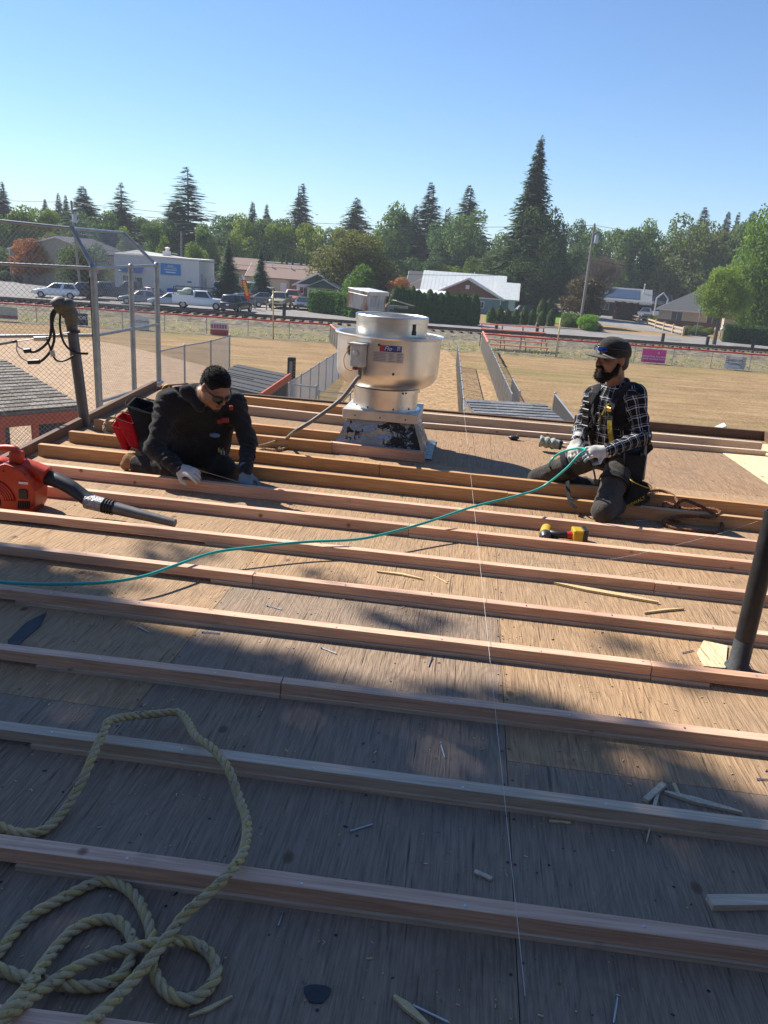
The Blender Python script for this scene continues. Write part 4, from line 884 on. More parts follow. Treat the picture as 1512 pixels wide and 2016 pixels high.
# blue-grey dugout right of the fan
A, B, C_, D = pz(913, 850, 2.4), pz(1082, 850, 2.4), pz(1037, 775, 2.55), pz(914, 784, 2.55)
dr = thing('dugout', 'blue-grey shingled dugout roof just past the roof edge', 'dugout', (A[0], A[1], 0))
e1v = np.array([.995, .10]); e2v = np.array([-.10, .995]); L = float(np.dot((C_ - D)[:2], e1v)); O = np.array([*(D[:2] - e2v * 5.0), 2.25])
shingle_roof(dr, O, e1v, e2v, L, 5.0, .3, .30, .45, SHB)
mb = MB(); E1, E2 = np.array([*e1v, 0]), np.array([*e2v, 0]); o = O * np.array([1, 1, 0]); mb.ext([o + E1 * .2 + E2 * .2, o + E1 * (L - .2) + E2 * .2, o + E1 * (L - .2) + E2 * 4.8, o + E1 * .2 + E2 * 4.8], (0, 0, 2.1)); mb.build('wall', DARKP, dr)
# other field things
t_ = pY(572, 703, 30.0); bb = pY(573, 752, 30.0)
sp_ = thing('speaker_column', 'tall black perforated column beside the dark dugout roof', 'column', (bb[0], bb[1], 0))
mb = MB(); mb.box((bb[0], bb[1], (t_[2] + 0) / 2), (.32, .2, t_[2])); mb.build('case', BLK, sp_, bevel=.05, seg=3)
mb = MB(); mb.box((bb[0] - .01, bb[1] - .11, t_[2] - .55), (.12, .02, .8)); mb.build('grille', M('grey grille', (.22, .21, .19), .7, var=.3, scale=30), sp_)
for i in range(7): m = MB(); m.ell(Vector((bb[0] + .115, bb[1] - .1, t_[2] - .15 - .13 * i)), (.012, .012, .012), n=6, m=4); m.build('bolt', WHT, sp_)
wb0 = pz(1412, 858, 1.2); wb = thing('white_panel', 'white tilted panel standing just past the far roof edge', 'panel', (wb0[0], wb0[1], 0))
mb = MB(); Yp = wb0[1]; mb.ext([pY(1398, 852, Yp), pY(1434, 858, Yp), pY(1430, 838, Yp)], (0, .25, .05)); mb.build('board', M('white painted board', (.62, .63, .66), .5, var=.05), wb)
mb = MB(); mb.beam((wb0[0], wb0[1] + .1, 0), (wb0[0], wb0[1] + .1, wb0[2] - .05), .08, .08, up=(1, 0, 0)); mb.build('stand', POSTM, wb)
FPM = M('sun-bleached yellow pole', (.46, .36, .16), .7, var=.15)
for xb, yb, xt, yt, lb in ((538, 668, 538, 572, 'thin weathered foul pole behind the left outfield fence'), (1094, 703, 1104, 626, 'leaning yellow-tipped stake at the right outfield fence')):
    b0 = pz(xb, yb, 0); m = MB(); b1 = pY(xt, yt, b0[1] + .2); m.tube([b0, b1], .05, 8); o = m.build('foul_pole', FPM, label=lb, cat='pole', smooth=True)
# bleachers
bx0, bx1 = pz(947, 693, 0), pz(1072, 700, 0); Yb = bx0[1] + 2.0
ble = thing('bleachers', 'orange plank bleachers behind the right outfield corner', 'bleachers', (bx0[0] + 2, Yb, 0))
x0, x1 = pY(944, 675, Yb + 2)[0], pY(1073, 675, Yb + 2)[0]; ORB = M('orange bleacher plank', (.72, .20, .12), .6, var=.12, scale=2)
for i in range(5):
    m = MB(); z = .45 + .34 * i; y = Yb + .65 * i; m.beam((x0, y, z), (x1, y + .06 * (x1 - x0), z), .28, .07); m.build('plank', ORB, ble)
for x in np.linspace(x0 + .1, x1 - .1, 4):
    m = MB(); y = Yb + .06 * (x - x0); m.beam((x, y, 0), (x, y, .45), .06, .06, up=(1, 0, 0)); m.beam((x, y + 2.6, 0), (x, y + 2.6, 1.8), .06, .06, up=(1, 0, 0)); m.beam((x, y, .4), (x, y + 2.6, 1.74), .05, .05); m.build('frame', DARKP, ble)
# banners on the outfield fences
def banner(label, x0, x1, ytop, ybot, mat, lines, side, tm=WHT, name='banner'):
    dy = -.12; base = lambda x: np.array([x, YF + .06 * x, 0])
    Y = None; xm = (x0 + x1) / 2
    a = pY(x0, ytop, 58.0); b = pY(x1, ytop, 58.0)
    fa, fb = (np.array([*lft, 0]), cL) if side == 'L' else (cR, np.array([*rgt, 0]))
    def yon(X): u = (X - fa[0]) / (fb[0] - fa[0]); return fa[1] + (fb[1] - fa[1]) * u - .08
    A_ = pY(x0, ytop, yon(a[0])); B_ = pY(x1, ytop + (x1 - x0) * .0734, yon(b[0])); A_[1] = yon(A_[0]); B_[1] = yon(B_[0]); hgt = (ybot - ytop) / 24.6
    zt = (A_[2] + B_[2]) / 2; zt = min(zt, 1.2); A_[2] = B_[2] = zt
    m = MB(); t = thing(name, label, 'banner', (A_[0], A_[1], zt - hgt)); nn = 12; vs = []; fs = []
    for i in range(nn + 1):
        p = A_ + (B_ - A_) * i / nn
        for z in (0, -hgt): vs.append(p + np.array([0, -.012 * math.sin(i * 1.3), z]))
        for z in (0, -hgt): vs.append(p + np.array([0, .006 - .012 * math.sin(i * 1.3), z]))
    for i in range(nn):
        k = 4 * i; fs += [(k, k + 1, k + 5, k + 4), (k + 2, k + 6, k + 7, k + 3), (k, k + 4, k + 6, k + 2), (k + 1, k + 3, k + 7, k + 5)]
    m.add(vs, fs); cloth = m.build('cloth', mat, t); d = (B_ - A_); Lw = np.linalg.norm(d)
    for txt, s, fy, fx in lines:
        put_text(txt, s * hgt, tm, t, A_ + d * fx + np.array([0, -.03, -hgt * fy]), d, (0, 0, 1), ext=.004)
    return t, A_, d, hgt
PINK = M('magenta banner vinyl', (.62, .03, .27), .5, var=.06, scale=1); NAVY = M('navy banner vinyl', (.02, .025, .05), .5, var=.1, scale=1); WB = M('white banner vinyl', (.66, .66, .64), .5, var=.08, scale=1); RB = M('red banner vinyl', (.5, .05, .05), .5, var=.1, scale=1)
banner('magenta banner with white lettering on the right outfield fence', 1266, 1313, 686, 711, PINK, [('CONNECTING YOU FROM', .16, .55, .5), ('HOME TO HOME PLATE', .16, .74, .5), ('A', .25, .26, .68)], 'R')
t, A_, d, hg = banner('black and white striped towing banner on the right outfield fence', 1430, 1470, 700, 724, WB, [('FREEDOM', .26, .34, .48), ('TOWING', .26, .62, .46)], 'R', INK)
for i in range(7):
    m = MB(); z = -hg * (.08 + .13 * i); m.tube([A_ + d * (.8 + .2 * s) + np.array([0, -.03, z + .02 * math.sin(s * 9)]) for s in np.linspace(0, 1, 8)], .022, 5); m.build('stripe', INK, t)
for i in range(4):
    for j in range(3): m = MB(); m.box(V(A_ + d * (.04 + .06 * j) + np.array([0, -.03, -hg * (.1 + .14 * i)])), (.07, .01, .05), Matrix.Rotation(R_(30), 3, 'Y')); m.build('star_block', INK, t)
banner('navy export banner half hidden by the conduit mast', 146, 172, 616, 637, NAVY, [('XPORT', .42, .38, .5)], 'L')
banner('white banner with dark lettering seen through the backstop', 262, 293, 622, 646, WB, [('Vancouver', .34, .35, .5)], 'L', INK)
t, A_, d, hg = banner('red and white banner on the fence left of the foul pole', 414, 450, 634, 656, WB, [], 'L')
m = MB(); m.beam(A_ + np.array([0, -.02, -hg * .78]), A_ + d + np.array([0, -.02, -hg * .78]), .02, hg * .4); m.build('red_band', RB, t)
for i in range(6): m = MB(); m.box(V(A_ + d * (.1 + .15 * i) + np.array([0, -.03, -hg * .3])), (.16, .02, .3)); m.build('mark', M('grey red print', (.45, .16, .16), .6), t)
t, A_, d, hg = banner('pale green and red banner at the left end of the outfield fence', -10, 33, 603, 624, M('pale green banner', (.42, .45, .36), .5, var=.2, scale=2), [], 'L')
m = MB(); m.beam(A_ + np.array([0, -.02, -hg * .8]), A_ + d + np.array([0, -.02, -hg * .8]), .02, hg * .22); m.build('red_band', M('dusky red print', (.32, .09, .1), .6), t)
# ------------------------------------------------------------------ parked vehicles
def carpaint():
    m, nt, b = nodes_of('car paint'); g = N(nt); oi = g.new('ShaderNodeObjectInfo')
    g.link(oi.outputs['Color'], b.inputs['Base Color']); b.inputs['Roughness'].default_value = .32; b.inputs['Metallic'].default_value = .15; b.inputs['Coat Weight'].default_value = .6; b.inputs['Coat Roughness'].default_value = .06
    return m
PAINT = carpaint(); GLASS = M('dark car glass', (.03, .04, .045), .05, var=.05, spec=.8); TYRE = M('tyre rubber', (.015, .015, .015), .85, var=.2); RIMM = M('alloy rim', (.4, .4, .4), .35, .8)
LAMP = M('headlight lens', (.7, .7, .68), .15); TAIL = M('tail light lens', (.35, .01, .01), .2); CHR = M('dark trim', (.04, .04, .045), .4)
def loft(m, secs, mi=0):
    "secs: list of closed rings with equal count"
    n = len(secs[0]); vs = [p for s in secs for p in s]; fs = []
    for i in range(len(secs) - 1):
        for k in range(n): fs.append((i * n + k, i * n + (k + 1) % n, (i + 1) * n + (k + 1) % n, (i + 1) * n + k))
    fs.append(tuple(range(n))[::-1]); fs.append(tuple((len(secs) - 1) * n + k for k in range(n))); m.add(vs, fs, mi)
def car_proto(kind):
    "x forward, origin on the ground in the middle"
    T = {'sedan': dict(L=4.6, W=1.8, bz=.95, top=1.45, hood=1.25, cab=(-1.75, -1.0, .15, .95)), 'suv': dict(L=4.7, W=1.88, bz=1.08, top=1.75, hood=1.3, cab=(-2.2, -1.9, .25, .95)),
         'wagon': dict(L=4.7, W=1.8, bz=.98, top=1.55, hood=1.3, cab=(-2.2, -1.75, .15, 1.0)), 'pickup': dict(L=5.6, W=1.95, bz=1.15, top=1.85, hood=1.45, cab=(-.75, -.6, .75, 1.3)), 'van': dict(L=5.3, W=2.0, bz=1.2, top=2.1, hood=1.1, cab=(-2.55, -2.45, 1.2, 1.75))}[kind]
    L, W, bz, top = T['L'], T['W'], T['bz'], T['top']; c0, c1, c2, c3 = T['cab']; hl = L / 2
    root = thing('parked_car', 'x', 'car', (0, 0, 0))
    def ring(x, z0, z1, w_, s=.08): hw = w_ / 2; return [(x, -hw + s, z0), (x, hw - s, z0), (x, hw, z0 + s * 1.5), (x, hw, z1 - s), (x, hw - s, z1), (x, -hw + s, z1), (x, -hw, z1 - s), (x, -hw, z0 + s * 1.5)]
    m = MB()
    if kind == 'pickup':
        loft(m, [ring(-hl, .55, bz - .1, W * .94), ring(-hl + .1, .42, bz, W), ring(-.8, .32, bz, W), ring(1.2, .32, bz, W), ring(hl - .5, .36, bz - .06, W * .97), ring(hl, .5, bz - .22, W * .88)])
    else:
        loft(m, [ring(-hl, .5, bz - .12, W * .86), ring(-hl + .18, .36, bz - .02, W * .96), ring(-hl * .5, .28, bz, W), ring(c3, .28, bz, W), ring(hl - .55, .3, bz - .13, W * .97), ring(hl - .1, .36, bz - .25, W * .9), ring(hl, .42, bz - .38, W * .8)])
    m.build('body', PAINT, root, world=False, bevel=.03, smooth=50)
    # greenhouse
    m = MB(); wb, wt = W * .93, W * .74
    def gr(x0, z, w_): return None
    lo = [(c0, -wb / 2, bz - .02), (c3, -wb / 2, bz - .02), (c3, wb / 2, bz - .02), (c0, wb / 2, bz - .02)]; hi = [(c1, -wt / 2, top), (c2, -wt / 2, top), (c2, wt / 2, top), (c1, wt / 2, top)]
    m.add(lo + hi, [(0, 1, 5, 4), (1, 2, 6, 5), (2, 3, 7, 6), (3, 0, 4, 7), (4, 5, 6, 7)]); m.build('cabin', PAINT, root, world=False, bevel=.05, smooth=50)
    lo_, hi_ = [np.array(p) for p in lo], [np.array(p) for p in hi]
    def pane(name, a, b, c, d, n_):
        cc = (a + b + c + d) / 4; m = MB(); m.quad(*[cc + (p - cc) * np.array([.88, .88, .8]) + n_ * .025 for p in (a, b, c, d)]); m.build(name, GLASS, root, world=False)
    pane('windscreen', lo_[1], lo_[2], hi_[2], hi_[1], np.array([.9, 0, .5])); pane('rear_window', lo_[3], lo_[0], hi_[0], hi_[3], np.array([-.9, 0, .4]))
    for s, (i, j) in ((-1, (0, 1)), (1, (3, 2))):
        md = .5
        for f0, f1 in ((.03, .47), (.53, .97)) if kind != 'pickup' else ((.1, .95),):
            a = lo_[i] + (lo_[j] - lo_[i]) * f0; b = lo_[i] + (lo_[j] - lo_[i]) * f1; c = hi_[i] + (hi_[j] - hi_[i]) * f1; d = hi_[i] + (hi_[j] - hi_[i]) * f0
            pane('side_window', a, b, c, d, np.array([0, s * .8, .2]))
    wr = .34 if kind in ('sedan', 'wagon') else .39
    for x in (-hl * .6, hl * .62):
        for s in (-1, 1):
            m = MB(); m.lathe([(wr * .6, -.1), (wr * .92, -.11), (wr, -.07), (wr, .07), (wr * .92, .11), (wr * .6, .1)], (x, s * (W / 2 - .08), wr), 18, rot=Matrix.Rotation(R_(90), 3, 'X')); wh = m.build('tyre', TYRE, root, world=False, smooth=40)
            m = MB(); m.lathe([(0, -.09), (wr * .6, -.1), (wr * .6, .1), (0, .09)], (x, s * (W / 2 - .08), wr), 12, rot=Matrix.Rotation(R_(90), 3, 'X')); m.build('rim', RIMM, wh, world=False)
    for s in (-1, 1):
        m = MB(); m.box((hl - .08, s * W * .34, bz - .33), (.12, .36, .15)); m.build('headlight', LAMP, root, world=False, bevel=.03)
        m = MB(); m.box((-hl + .06, s * W * .38, bz - .2), (.1, .2, .2)); m.build('tail_light', TAIL, root, world=False, bevel=.02)
        m = MB(); m.box((c3 - .15, s * (W / 2 + .07), bz + .05), (.1, .16, .12)); m.build('mirror', PAINT, root, world=False, bevel=.02)
    m = MB(); m.box((hl - .02, 0, .5), (.08, W * .8, .18)); m.build('bumper', CHR, root, world=False, bevel=.03)
    m = MB(); m.box((hl - .02, 0, bz - .35), (.06, W * .4, .14)); m.build('grille', CHR, root, world=False)
    m = MB(); m.box((-hl + .01, 0, .52), (.08, W * .8, .2)); m.build('bumper', CHR, root, world=False, bevel=.03)
    m = MB(); m.box((-hl - .005, 0, bz - .3), (.03, .32, .14)); m.build('number_plate', WHT, root, world=False)
    if kind == 'pickup':
        m = MB(); m.box((-1.75, 0, bz + .004), (1.8, W * .8, .01)); m.build('bed_floor', CHR, root, world=False)
        for s in (-1, 1): m = MB(); m.box((-1.75, s * W * .455, bz + .1), (2.0, .08, .22)); m.build('bed_side', PAINT, root, world=False, bevel=.02)
        m = MB(); m.box((-hl + .06, 0, bz + .1), (.08, W * .9, .22)); m.build('tailgate', PAINT, root, world=False, bevel=.02)
    return root
protos = {}
def car(kind, x, Y, hd, color, label, extra=None, cat=None):
    first = kind not in protos
    if first: protos[kind] = car_proto(kind)
    o = protos[kind] if first else copy_tree(protos[kind])
    p = pY(x, 600, Y); o.location = (p[0], p[1], .015); o.rotation_euler = (0, 0, R_(hd)); o['label'] = label; o['category'] = cat or ('truck' if kind == 'pickup' else 'car'); o['group'] = 'vehicles parked beyond the railway'
    for c in o.children: c.color = (*color, 1)
    return o
WHITE, BLACK, GREY, SILV = (.75, .76, .78), (.012, .013, .015), (.12, .13, .15), (.38, .42, .46)
car('wagon', 113, 83.5, 196, WHITE, 'white wagon parked behind the railway beside a black SUV')
car('suv', 160, 84.5, 200, BLACK, 'black SUV parked between the white wagon and the dark green pickup')
car('pickup', 212, 87, 185, (.05, .07, .075), 'dark green pickup parked in front of the big leafy bush')
car('pickup', 262, 93, 186, (.03, .035, .04), 'black pickup parked under the blue awning')
car('sedan', 279, 83, 192, (.16, .18, .21), 'grey sedan parked behind the backstop posts')
car('sedan', 294, 91, 150, (.12, .02, .02), 'dark red car parked against the white building wall')
car('sedan', 334, 82.5, 200, SILV, 'silver-blue sedan parked beside the white service truck')
tr = car('pickup', 394, 83, 8, WHITE, 'white service truck with a black ladder rack and loaded bed')
m = MB()
for s in (-1, 1):
    m.beam((-2.6, s * .85, 2.15), (1.6, s * .85, 2.15), .06, .06)
    for x in (-2.6, -.7, 1.6): m.beam((x, s * .85, 1.2), (x, s * .85, 2.15), .06, .06, up=(1, 0, 0))
for x in (-2.6, -.7, 1.6): m.beam((x, -.85, 2.15), (x, .85, 2.15), .06, .06)
rk = m.build('ladder_rack', CHR, tr, world=False)
m = MB(); m.box((-1.6, -.2, 1.5), (1.4, 1.0, .5)); m.ell((-1.2, -.4, 1.7), (.6, .5, .4)); m.build('load', M('pale tarp', (.45, .5, .42), .8, var=.3, scale=3), tr, world=False, bevel=.05)
m = MB(); m.box((-1.6, .95, 1.0), (2.2, .12, .7)); m.box((-1.6, -.95, 1.0), (2.2, .12, .7)); o = m.build('tool_cabinet', PAINT, tr, world=False); o.color = (*WHITE, 1)
car('suv', 466, 82.5, 78, BLACK, 'black SUV seen from behind, parked beside the red feather flag')
car('sedan', 482, 92, 25, (.10, .11, .10), 'dusty dark car with a sunlit windscreen behind the black SUV')
car('sedan', 512, 98, 195, (.04, .07, .13), 'dark blue car parked behind the feather flag')
car('sedan', 514, 104, 190, (.35, .02, .03), 'red car parked behind the dark blue car')
car('van', 493, 112, 92, (.45, .52, .68), 'pale blue van seen from behind under the cedar')
car('suv', 523, 107, 266, SILV, 'silver SUV facing the railway between two cedars')
car('pickup', 432, 112, 262, (.66, .67, .66), 'white pickup with a black front beside the cedar')
car('pickup', 552, 94, 268, (.42, .37, .22), 'old tan pickup facing the railway')
car('pickup', 577, 103, 268, (.6, .22, .14), 'orange and white old truck beside the green bungalow')
car('sedan', 597, 94, 268, (.05, .055, .06), 'small black car at the corner of the ivy hedge')
car('pickup', 1034, 106, 178, (.02, .022, .03), 'dark pickup in the shade under the great conifer')
car('pickup', 1274, 136, 176, WHITE, 'white old pickup parked behind the split-rail fence')
car('suv', 1516, 101, 200, (.5, .6, .68), 'pale blue car at the end of the dark hedge')

# ------------------------------------------------------------------ houses
def siding(name, base, rough=.75): return M(name, base, rough, var=.08, scale=1.2, stretch=(1, 1, 6), bump=.2)
STUCCO = siding('pale stucco', (.62, .59, .55)); TANW = siding('tan siding', (.34, .30, .23)); WSID = siding('white siding', (.70, .73, .76)); BLUEG = siding('blue-grey siding', (.20, .27, .30)); BRICKM = M('red-brown brick', (.22, .10, .07), .85, var=.25, scale=6, alt=(.17, .08, .06)); PEACH = siding('peach stucco', (.62, .46, .32)); BRNW = siding('brown siding', (.16, .09, .07)); GREENT = siding('dark green trim', (.03, .075, .06)); DKW = siding('charcoal siding', (.045, .05, .055))
def roofm(name, c, k=.2): return M(name, c, .85, var=k, scale=1.5, bump=.4, spec=.2, stretch=(1, 4, 4))
RGREY = roofm('charcoal roof', (.085, .088, .095)); RPALE = roofm('pale roof', (.42, .42, .40), .1); RMETAL = M('white metal roofing', (.66, .68, .66), .45, .1, var=.06, scale=.6); RBRN = roofm('mauve-brown roof', (.26, .18, .15)); SOLAR = M('solar panel glass', (.06, .09, .15), .12, .3, var=.15, scale=2); TRIM = M('white trim', (.78, .68, .66), .6, var=.05); PANE = M('window glass', (.05, .07, .09), .08, var=.1, spec=.8)
class House:
    def __init__(s, label, x, Y, rz=0.0, name='house', cat='house'):
        p = pY(x, 600, Y); s.o = (p[0], p[1]); s.rz = R_(rz); s.root = thing(name, label, cat, (p[0], p[1], 0), rz=s.rz)
    def part(s, name, m, mat, par=None, **k): return m.build(name, mat, par or s.root, world=False, **k)
    def wall(s, x0, x1, y0, y1, h, mat): m = MB(); m.box(((x0 + x1) / 2, (y0 + y1) / 2, h / 2 - .1), (x1 - x0, y1 - y0, h + .2)); return s.part('wall', m, mat)
    def gable(s, x0, x1, y0, y1, h, hr, mat, gm, axis='x', ov=.4, th=.16, seams=0):
        "pitched roof; axis is the ridge direction; gm fills the gable ends"
        W = (y1 - y0) if axis == 'x' else (x1 - x0); L = (x1 - x0) if axis == 'x' else (y1 - y0); cx, cy = (x0 + x1) / 2, (y0 + y1) / 2
        def q(l, w_, z): return (cx + l, cy + w_, z) if axis == 'x' else (cx - w_, cy + l, z)
        for sg in (-1, 1):
            m = MB(); m.ext([q(-L / 2, sg * W / 2 * .995, h), q(-L / 2 + 0, 0, hr - .05), q(-L / 2, -sg * .001, h)], np.array(q(L, 0, 0)) - np.array(q(0, 0, 0))); s.part('gable_wall', m, gm)
        k = (hr - h) / (W / 2); rf = None
        for sg in (-1, 1):
            a, b = q(-L / 2 - ov, sg * (W / 2 + ov), h - k * ov), q(L / 2 + ov, sg * (W / 2 + ov), h - k * ov); c, d = q(L / 2 + ov, 0, hr), q(-L / 2 - ov, 0, hr)
            m = MB(); m.ext([a, b, c, d], (0, 0, th)); rf = s.part('roof', m, mat)
            if seams:
                for i in range(seams):
                    f = (i + .5) / seams; A = np.array(a) + (np.array(b) - np.array(a)) * f; D = np.array(d) + (np.array(c) - np.array(d)) * f
                    m = MB(); m.beam(A + [0, 0, th + .01], D + [0, 0, th + .01], .035, .025); s.part('roof_seam', m, mat, rf)
        for e in (-1, 1):
            for sg in (-1, 1):
                m = MB(); m.beam(q(e * (L / 2 + ov + .03), sg * (W / 2 + ov), h - k * ov + .02), q(e * (L / 2 + ov + .03), sg * .02, hr + .02), .05, .2); s.part('barge_board', m, TRIM)
        return rf
    def win(s, x, z, w_, h, y, side='f', fm=None):
        m = MB(); fm = fm or TRIM
        if side == 'f':
            m.box((x, y - .03, z), (w_ + .2, .06, h + .2)); f = s.part('window', m, fm); m = MB(); m.box((x, y - .065, z), (w_, .02, h)); s.part('pane', m, PANE, f); m = MB(); m.box((x, y - .08, z), (.05, .02, h)); s.part('mullion', m, fm, f)
        else:
            m.box((y + .03, x, z), (.06, w_ + .2, h + .2)); f = s.part('window', m, fm); m = MB(); m.box((y + .065, x, z), (.02, w_, h)); s.part('pane', m, PANE, f)
    def door(s, x, w_, h, y, mat, side='f'):
        m = MB()
        if side == 'f': m.box((x, y - .03, h / 2), (w_, .06, h))
        else: m.box((y + .03, x, h / 2), (.06, w_, h))
        return s.part('door', m, mat)
# white commercial building with awning and blue sign
H = House('long pale stucco commercial building with a blue sign and awning', 312, 99, 3.5, 'commercial_building', 'building')
H.wall(-5.3, 5.1, 0, 11, 4.75, STUCCO)
m = MB(); m.ext([(-5.4, -.1, 4.66), (5.4, -.1, 4.66), (5.4, 11.2, 4.3), (-5.4, 11.2, 5.2)], (0, 0, .12)); H.part('roof', m, RPALE)
m = MB(); m.box((0, -.05, 4.72), (10.7, .14, .16)); H.part('parapet', m, TRIM)
m = MB(); m.box((1.6, -.06, 3.35), (2.45, .08, 1.35)); sg = H.part('sign_board', m, M('blue sign board', (.02, .19, .45), .4, var=.08))
for k, (w_, z, c) in enumerate(((1.5, 3.75, (.35, .3, .2)), (.7, 3.95, (.55, .5, .4)), (1.6, 3.5, (.3, .45, .7)), (1.2, 3.2, (.6, .68, .8)))): m = MB(); m.box((1.6, -.11, z - .2), (w_, .02, .14)); H.part('sign_line', m, M('sign print %d' % k, c, .6), sg)
m = MB(); m.ext([(-4.6, -.02, 3.4), (-1.7, -.02, 3.4), (-1.7, -1.0, 2.75), (-4.6, -1.0, 2.75)], (0, 0, -.1)); H.part('awning', m, M('blue awning canvas', (.02, .16, .36), .7, var=.1))
H.win(-3.9, 1.5, .8, 1.5, 0); H.door(-2.4, .9, 2.1, 0, DARKP); H.win(-2.9, 1.6, .4, 1.2, 0); H.door(1.6, 1.0, 3.0, 5.1, M('grey steel door', (.30, .32, .36), .5), 's'); H.door(4.4, .8, 2.4, 5.1, M('grey steel door', (.3, .32, .36)), 's')
m = MB(); m.box((0, 5, 5.1), (.9, .8, .7)); m.lathe([(.25, 5.4), (.25, 5.8), (.4, 5.85), (0, 6.0)], (.1, 5, 0), 12); H.part('roof_vent', m, TRIM)
m = MB(); m.box((3.9, -.04, 2.0), (.55, .03, .18)); H.part('house_number', m, INK)
for x, mt, lb in ((338, M('blue bin plastic', (.02, .09, .4), .5), 'blue bin by the white building wall'), (350, BRICKM, 'red-brown round bush bin beside the blue bin')):
    p = pY(x, 590, 97); m = MB(); m.box((p[0], p[1], .55), (.9, .8, 1.1)); m.box((p[0], p[1], 1.14), (1.0, .9, .08)); m.build('bin', mt, label=lb, cat='bin', bevel=.08)
# tan gabled hall
H = House('tan gabled hall behind the big leafy bush', 118, 109, 4, 'hall', 'building'); H.wall(-6.2, 6.2, 0, 16, 4.3, TANW); H.gable(-6.2, 6.2, 0, 16, 4.3, 6.2, RGREY, TANW, 'y', .25)
m = MB(); m.beam((-6.28, -.1, 0), (-6.28, -.1, 4.2), .12, .12, up=(0, 1, 0)); H.part('downpipe', m, TRIM)
H = House('low tan shed at the far left beyond the lot', -8, 112, 0, 'shed', 'shed'); H.wall(-3, 1.7, 0, 6, 2.9, TANW); m = MB(); m.box((-.6, 3, 2.95), (5.2, 6.6, .15)); H.part('roof', m, RGREY); H.win(.3, 1.5, .8, 1, 0)
# back row
H = House('long low house with mauve-brown roof behind the parked trucks', 590, 121, -2); H.wall(-8, 6, 0, 9, 2.7, PEACH); H.gable(-8, 6, 0, 9, 2.7, 4.5, RBRN, PEACH, 'x', .5)
H.wall(-1.5, 6.2, -.6, .2, 2.6, BRNW); H.win(-6, 1.5, 1.4, 1.2, 0); H.win(1.6, 1.6, .9, 1, -.6); H.door(-2.6, .9, 2, 0, TRIM); H.win(4.2, 1.5, 1.0, 1.0, -.6)
for x in (-5, -2, 3): m = MB(); m.lathe([(.1, 3.6), (.1, 4.5), (.18, 4.52), (.18, 4.6), (0, 4.62)], (x, 3, 0), 8); H.part('vent_pipe', m, TRIM)
H = House('pale flat-topped building behind the mauve-roofed house', 520, 142, 0, 'flat_building', 'building'); H.wall(-14, 8, 0, 8, 4.6, siding('cream render', (.5, .45, .38))); m = MB(); m.box((-3, 4, 4.65), (22.6, 8.6, .2)); H.part('roof', m, RPALE); H.win(-10, 2.6, 1.6, 1.2, 0); H.win(-4, 2.6, 1.6, 1.2, 0); H.win(3, 2.6, 1.6, 1.2, 0)
H = House('peach house wall glimpsed behind the cedars', 450, 128, 0); H.wall(-6, 4, 0, 8, 3.4, PEACH); H.gable(-6, 4, 0, 8, 3.4, 5.0, RBRN, PEACH, 'x', .4); H.win(-3, 1.7, 1.3, 1.2, 0); H.win(1, 1.7, 1.3, 1.2, 0)
# green-trimmed bungalow
H = House('small white bungalow with dark green gable and porch', 624, 107, -4); H.wall(-2.9, 2.9, 0, 10, 2.5, WSID); H.gable(-2.9, 2.9, 0, 10, 2.5, 4.0, RPALE, GREENT, 'y', .5)
m = MB(); m.ext([(-1.2, -1.6, 2.2), (3.2, -1.6, 2.2), (1.0, -1.6, 3.2)], (0, 2.2, 0)); H.part('porch_gable', m, GREENT)
for sg_ in (-1, 1): m = MB(); m.ext([(1.0 + sg_ * 2.5, -1.9, 2.1), (1.0, -1.9, 3.25), (1.0, .4, 3.25), (1.0 + sg_ * 2.5, .4, 2.1)], (0, 0, .12)); H.part('porch_roof', m, RPALE)
for x in (-1.0, 3.0): m = MB(); m.beam((x, -1.5, 0), (x, -1.5, 2.2), .16, .16, up=(0, 1, 0)); H.part('porch_post', m, TRIM)
H.win(-1.9, 1.5, 1.0, 1.2, 0); H.win(1.7, 1.4, 1.2, 1.2, 0); H.door(.3, .9, 2.0, 0, GREENT); m = MB(); m.box((2.0, 6, 3.9), (.4, .4, 1.3)); H.part('chimney', m, TRIM)
H = House('white gabled house with a dark grey roof behind the metal-roofed house', 842, 132, -6); H.wall(-3.4, 9, 0, 8, 2.9, WSID); H.gable(-3.4, 9, 0, 8, 2.9, 4.9, RGREY, WSID, 'x', .5)
H.wall(-3.4, 3.4, -4, 0, 2.7, WSID); H.gable(-3.4, 3.4, -4, 1, 2.7, 4.5, RGREY, WSID, 'y', .4); m = MB(); m.lathe([(.08, 4), (.08, 5.6), (0, 5.6)], (7.2, 2, 0), 8); H.part('vent_pipe', m, TRIM)
# metal-roofed brick gable house
H = House('house with white metal roof and brick gable behind the clipped hedge', 917, 115, -7); H.wall(-6.8, 5.0, 5, 13, 2.4, BLUEG); H.gable(-6.8, 5.0, 5, 13, 2.4, 5.2, RMETAL, BRICKM, 'x', .5, seams=22)
H.wall(-5.0, 5.0, 0, 6, 2.2, BLUEG); H.gable(-5.0, 5.0, 0, 9, 2.2, 4.6, RMETAL, BRICKM, 'y', .45, seams=12)
m = MB(); m.box((0, -.04, 3.5), (.55, .06, .55)); H.part('gable_vent', m, TRIM); m = MB(); m.box((0, -.05, 2.14), (10.1, .12, .18)); H.part('trim_board', m, TRIM)
m = MB(); m.beam((4.95, -.06, 0), (4.95, -.06, 2.1), .14, .14, up=(0, 1, 0)); H.part('corner_board', m, TRIM)
H.wall(4.6, 7.2, 3.5, 10, 2.2, BLUEG); H.gable(4.6, 7.2, 3.5, 10, 2.2, 4.3, RMETAL, BLUEG, 'x', .4, seams=9); H.door(6.6, .9, 2, 3.5, TRIM); H.win(2.2, 1.2, .7, .8, 0)
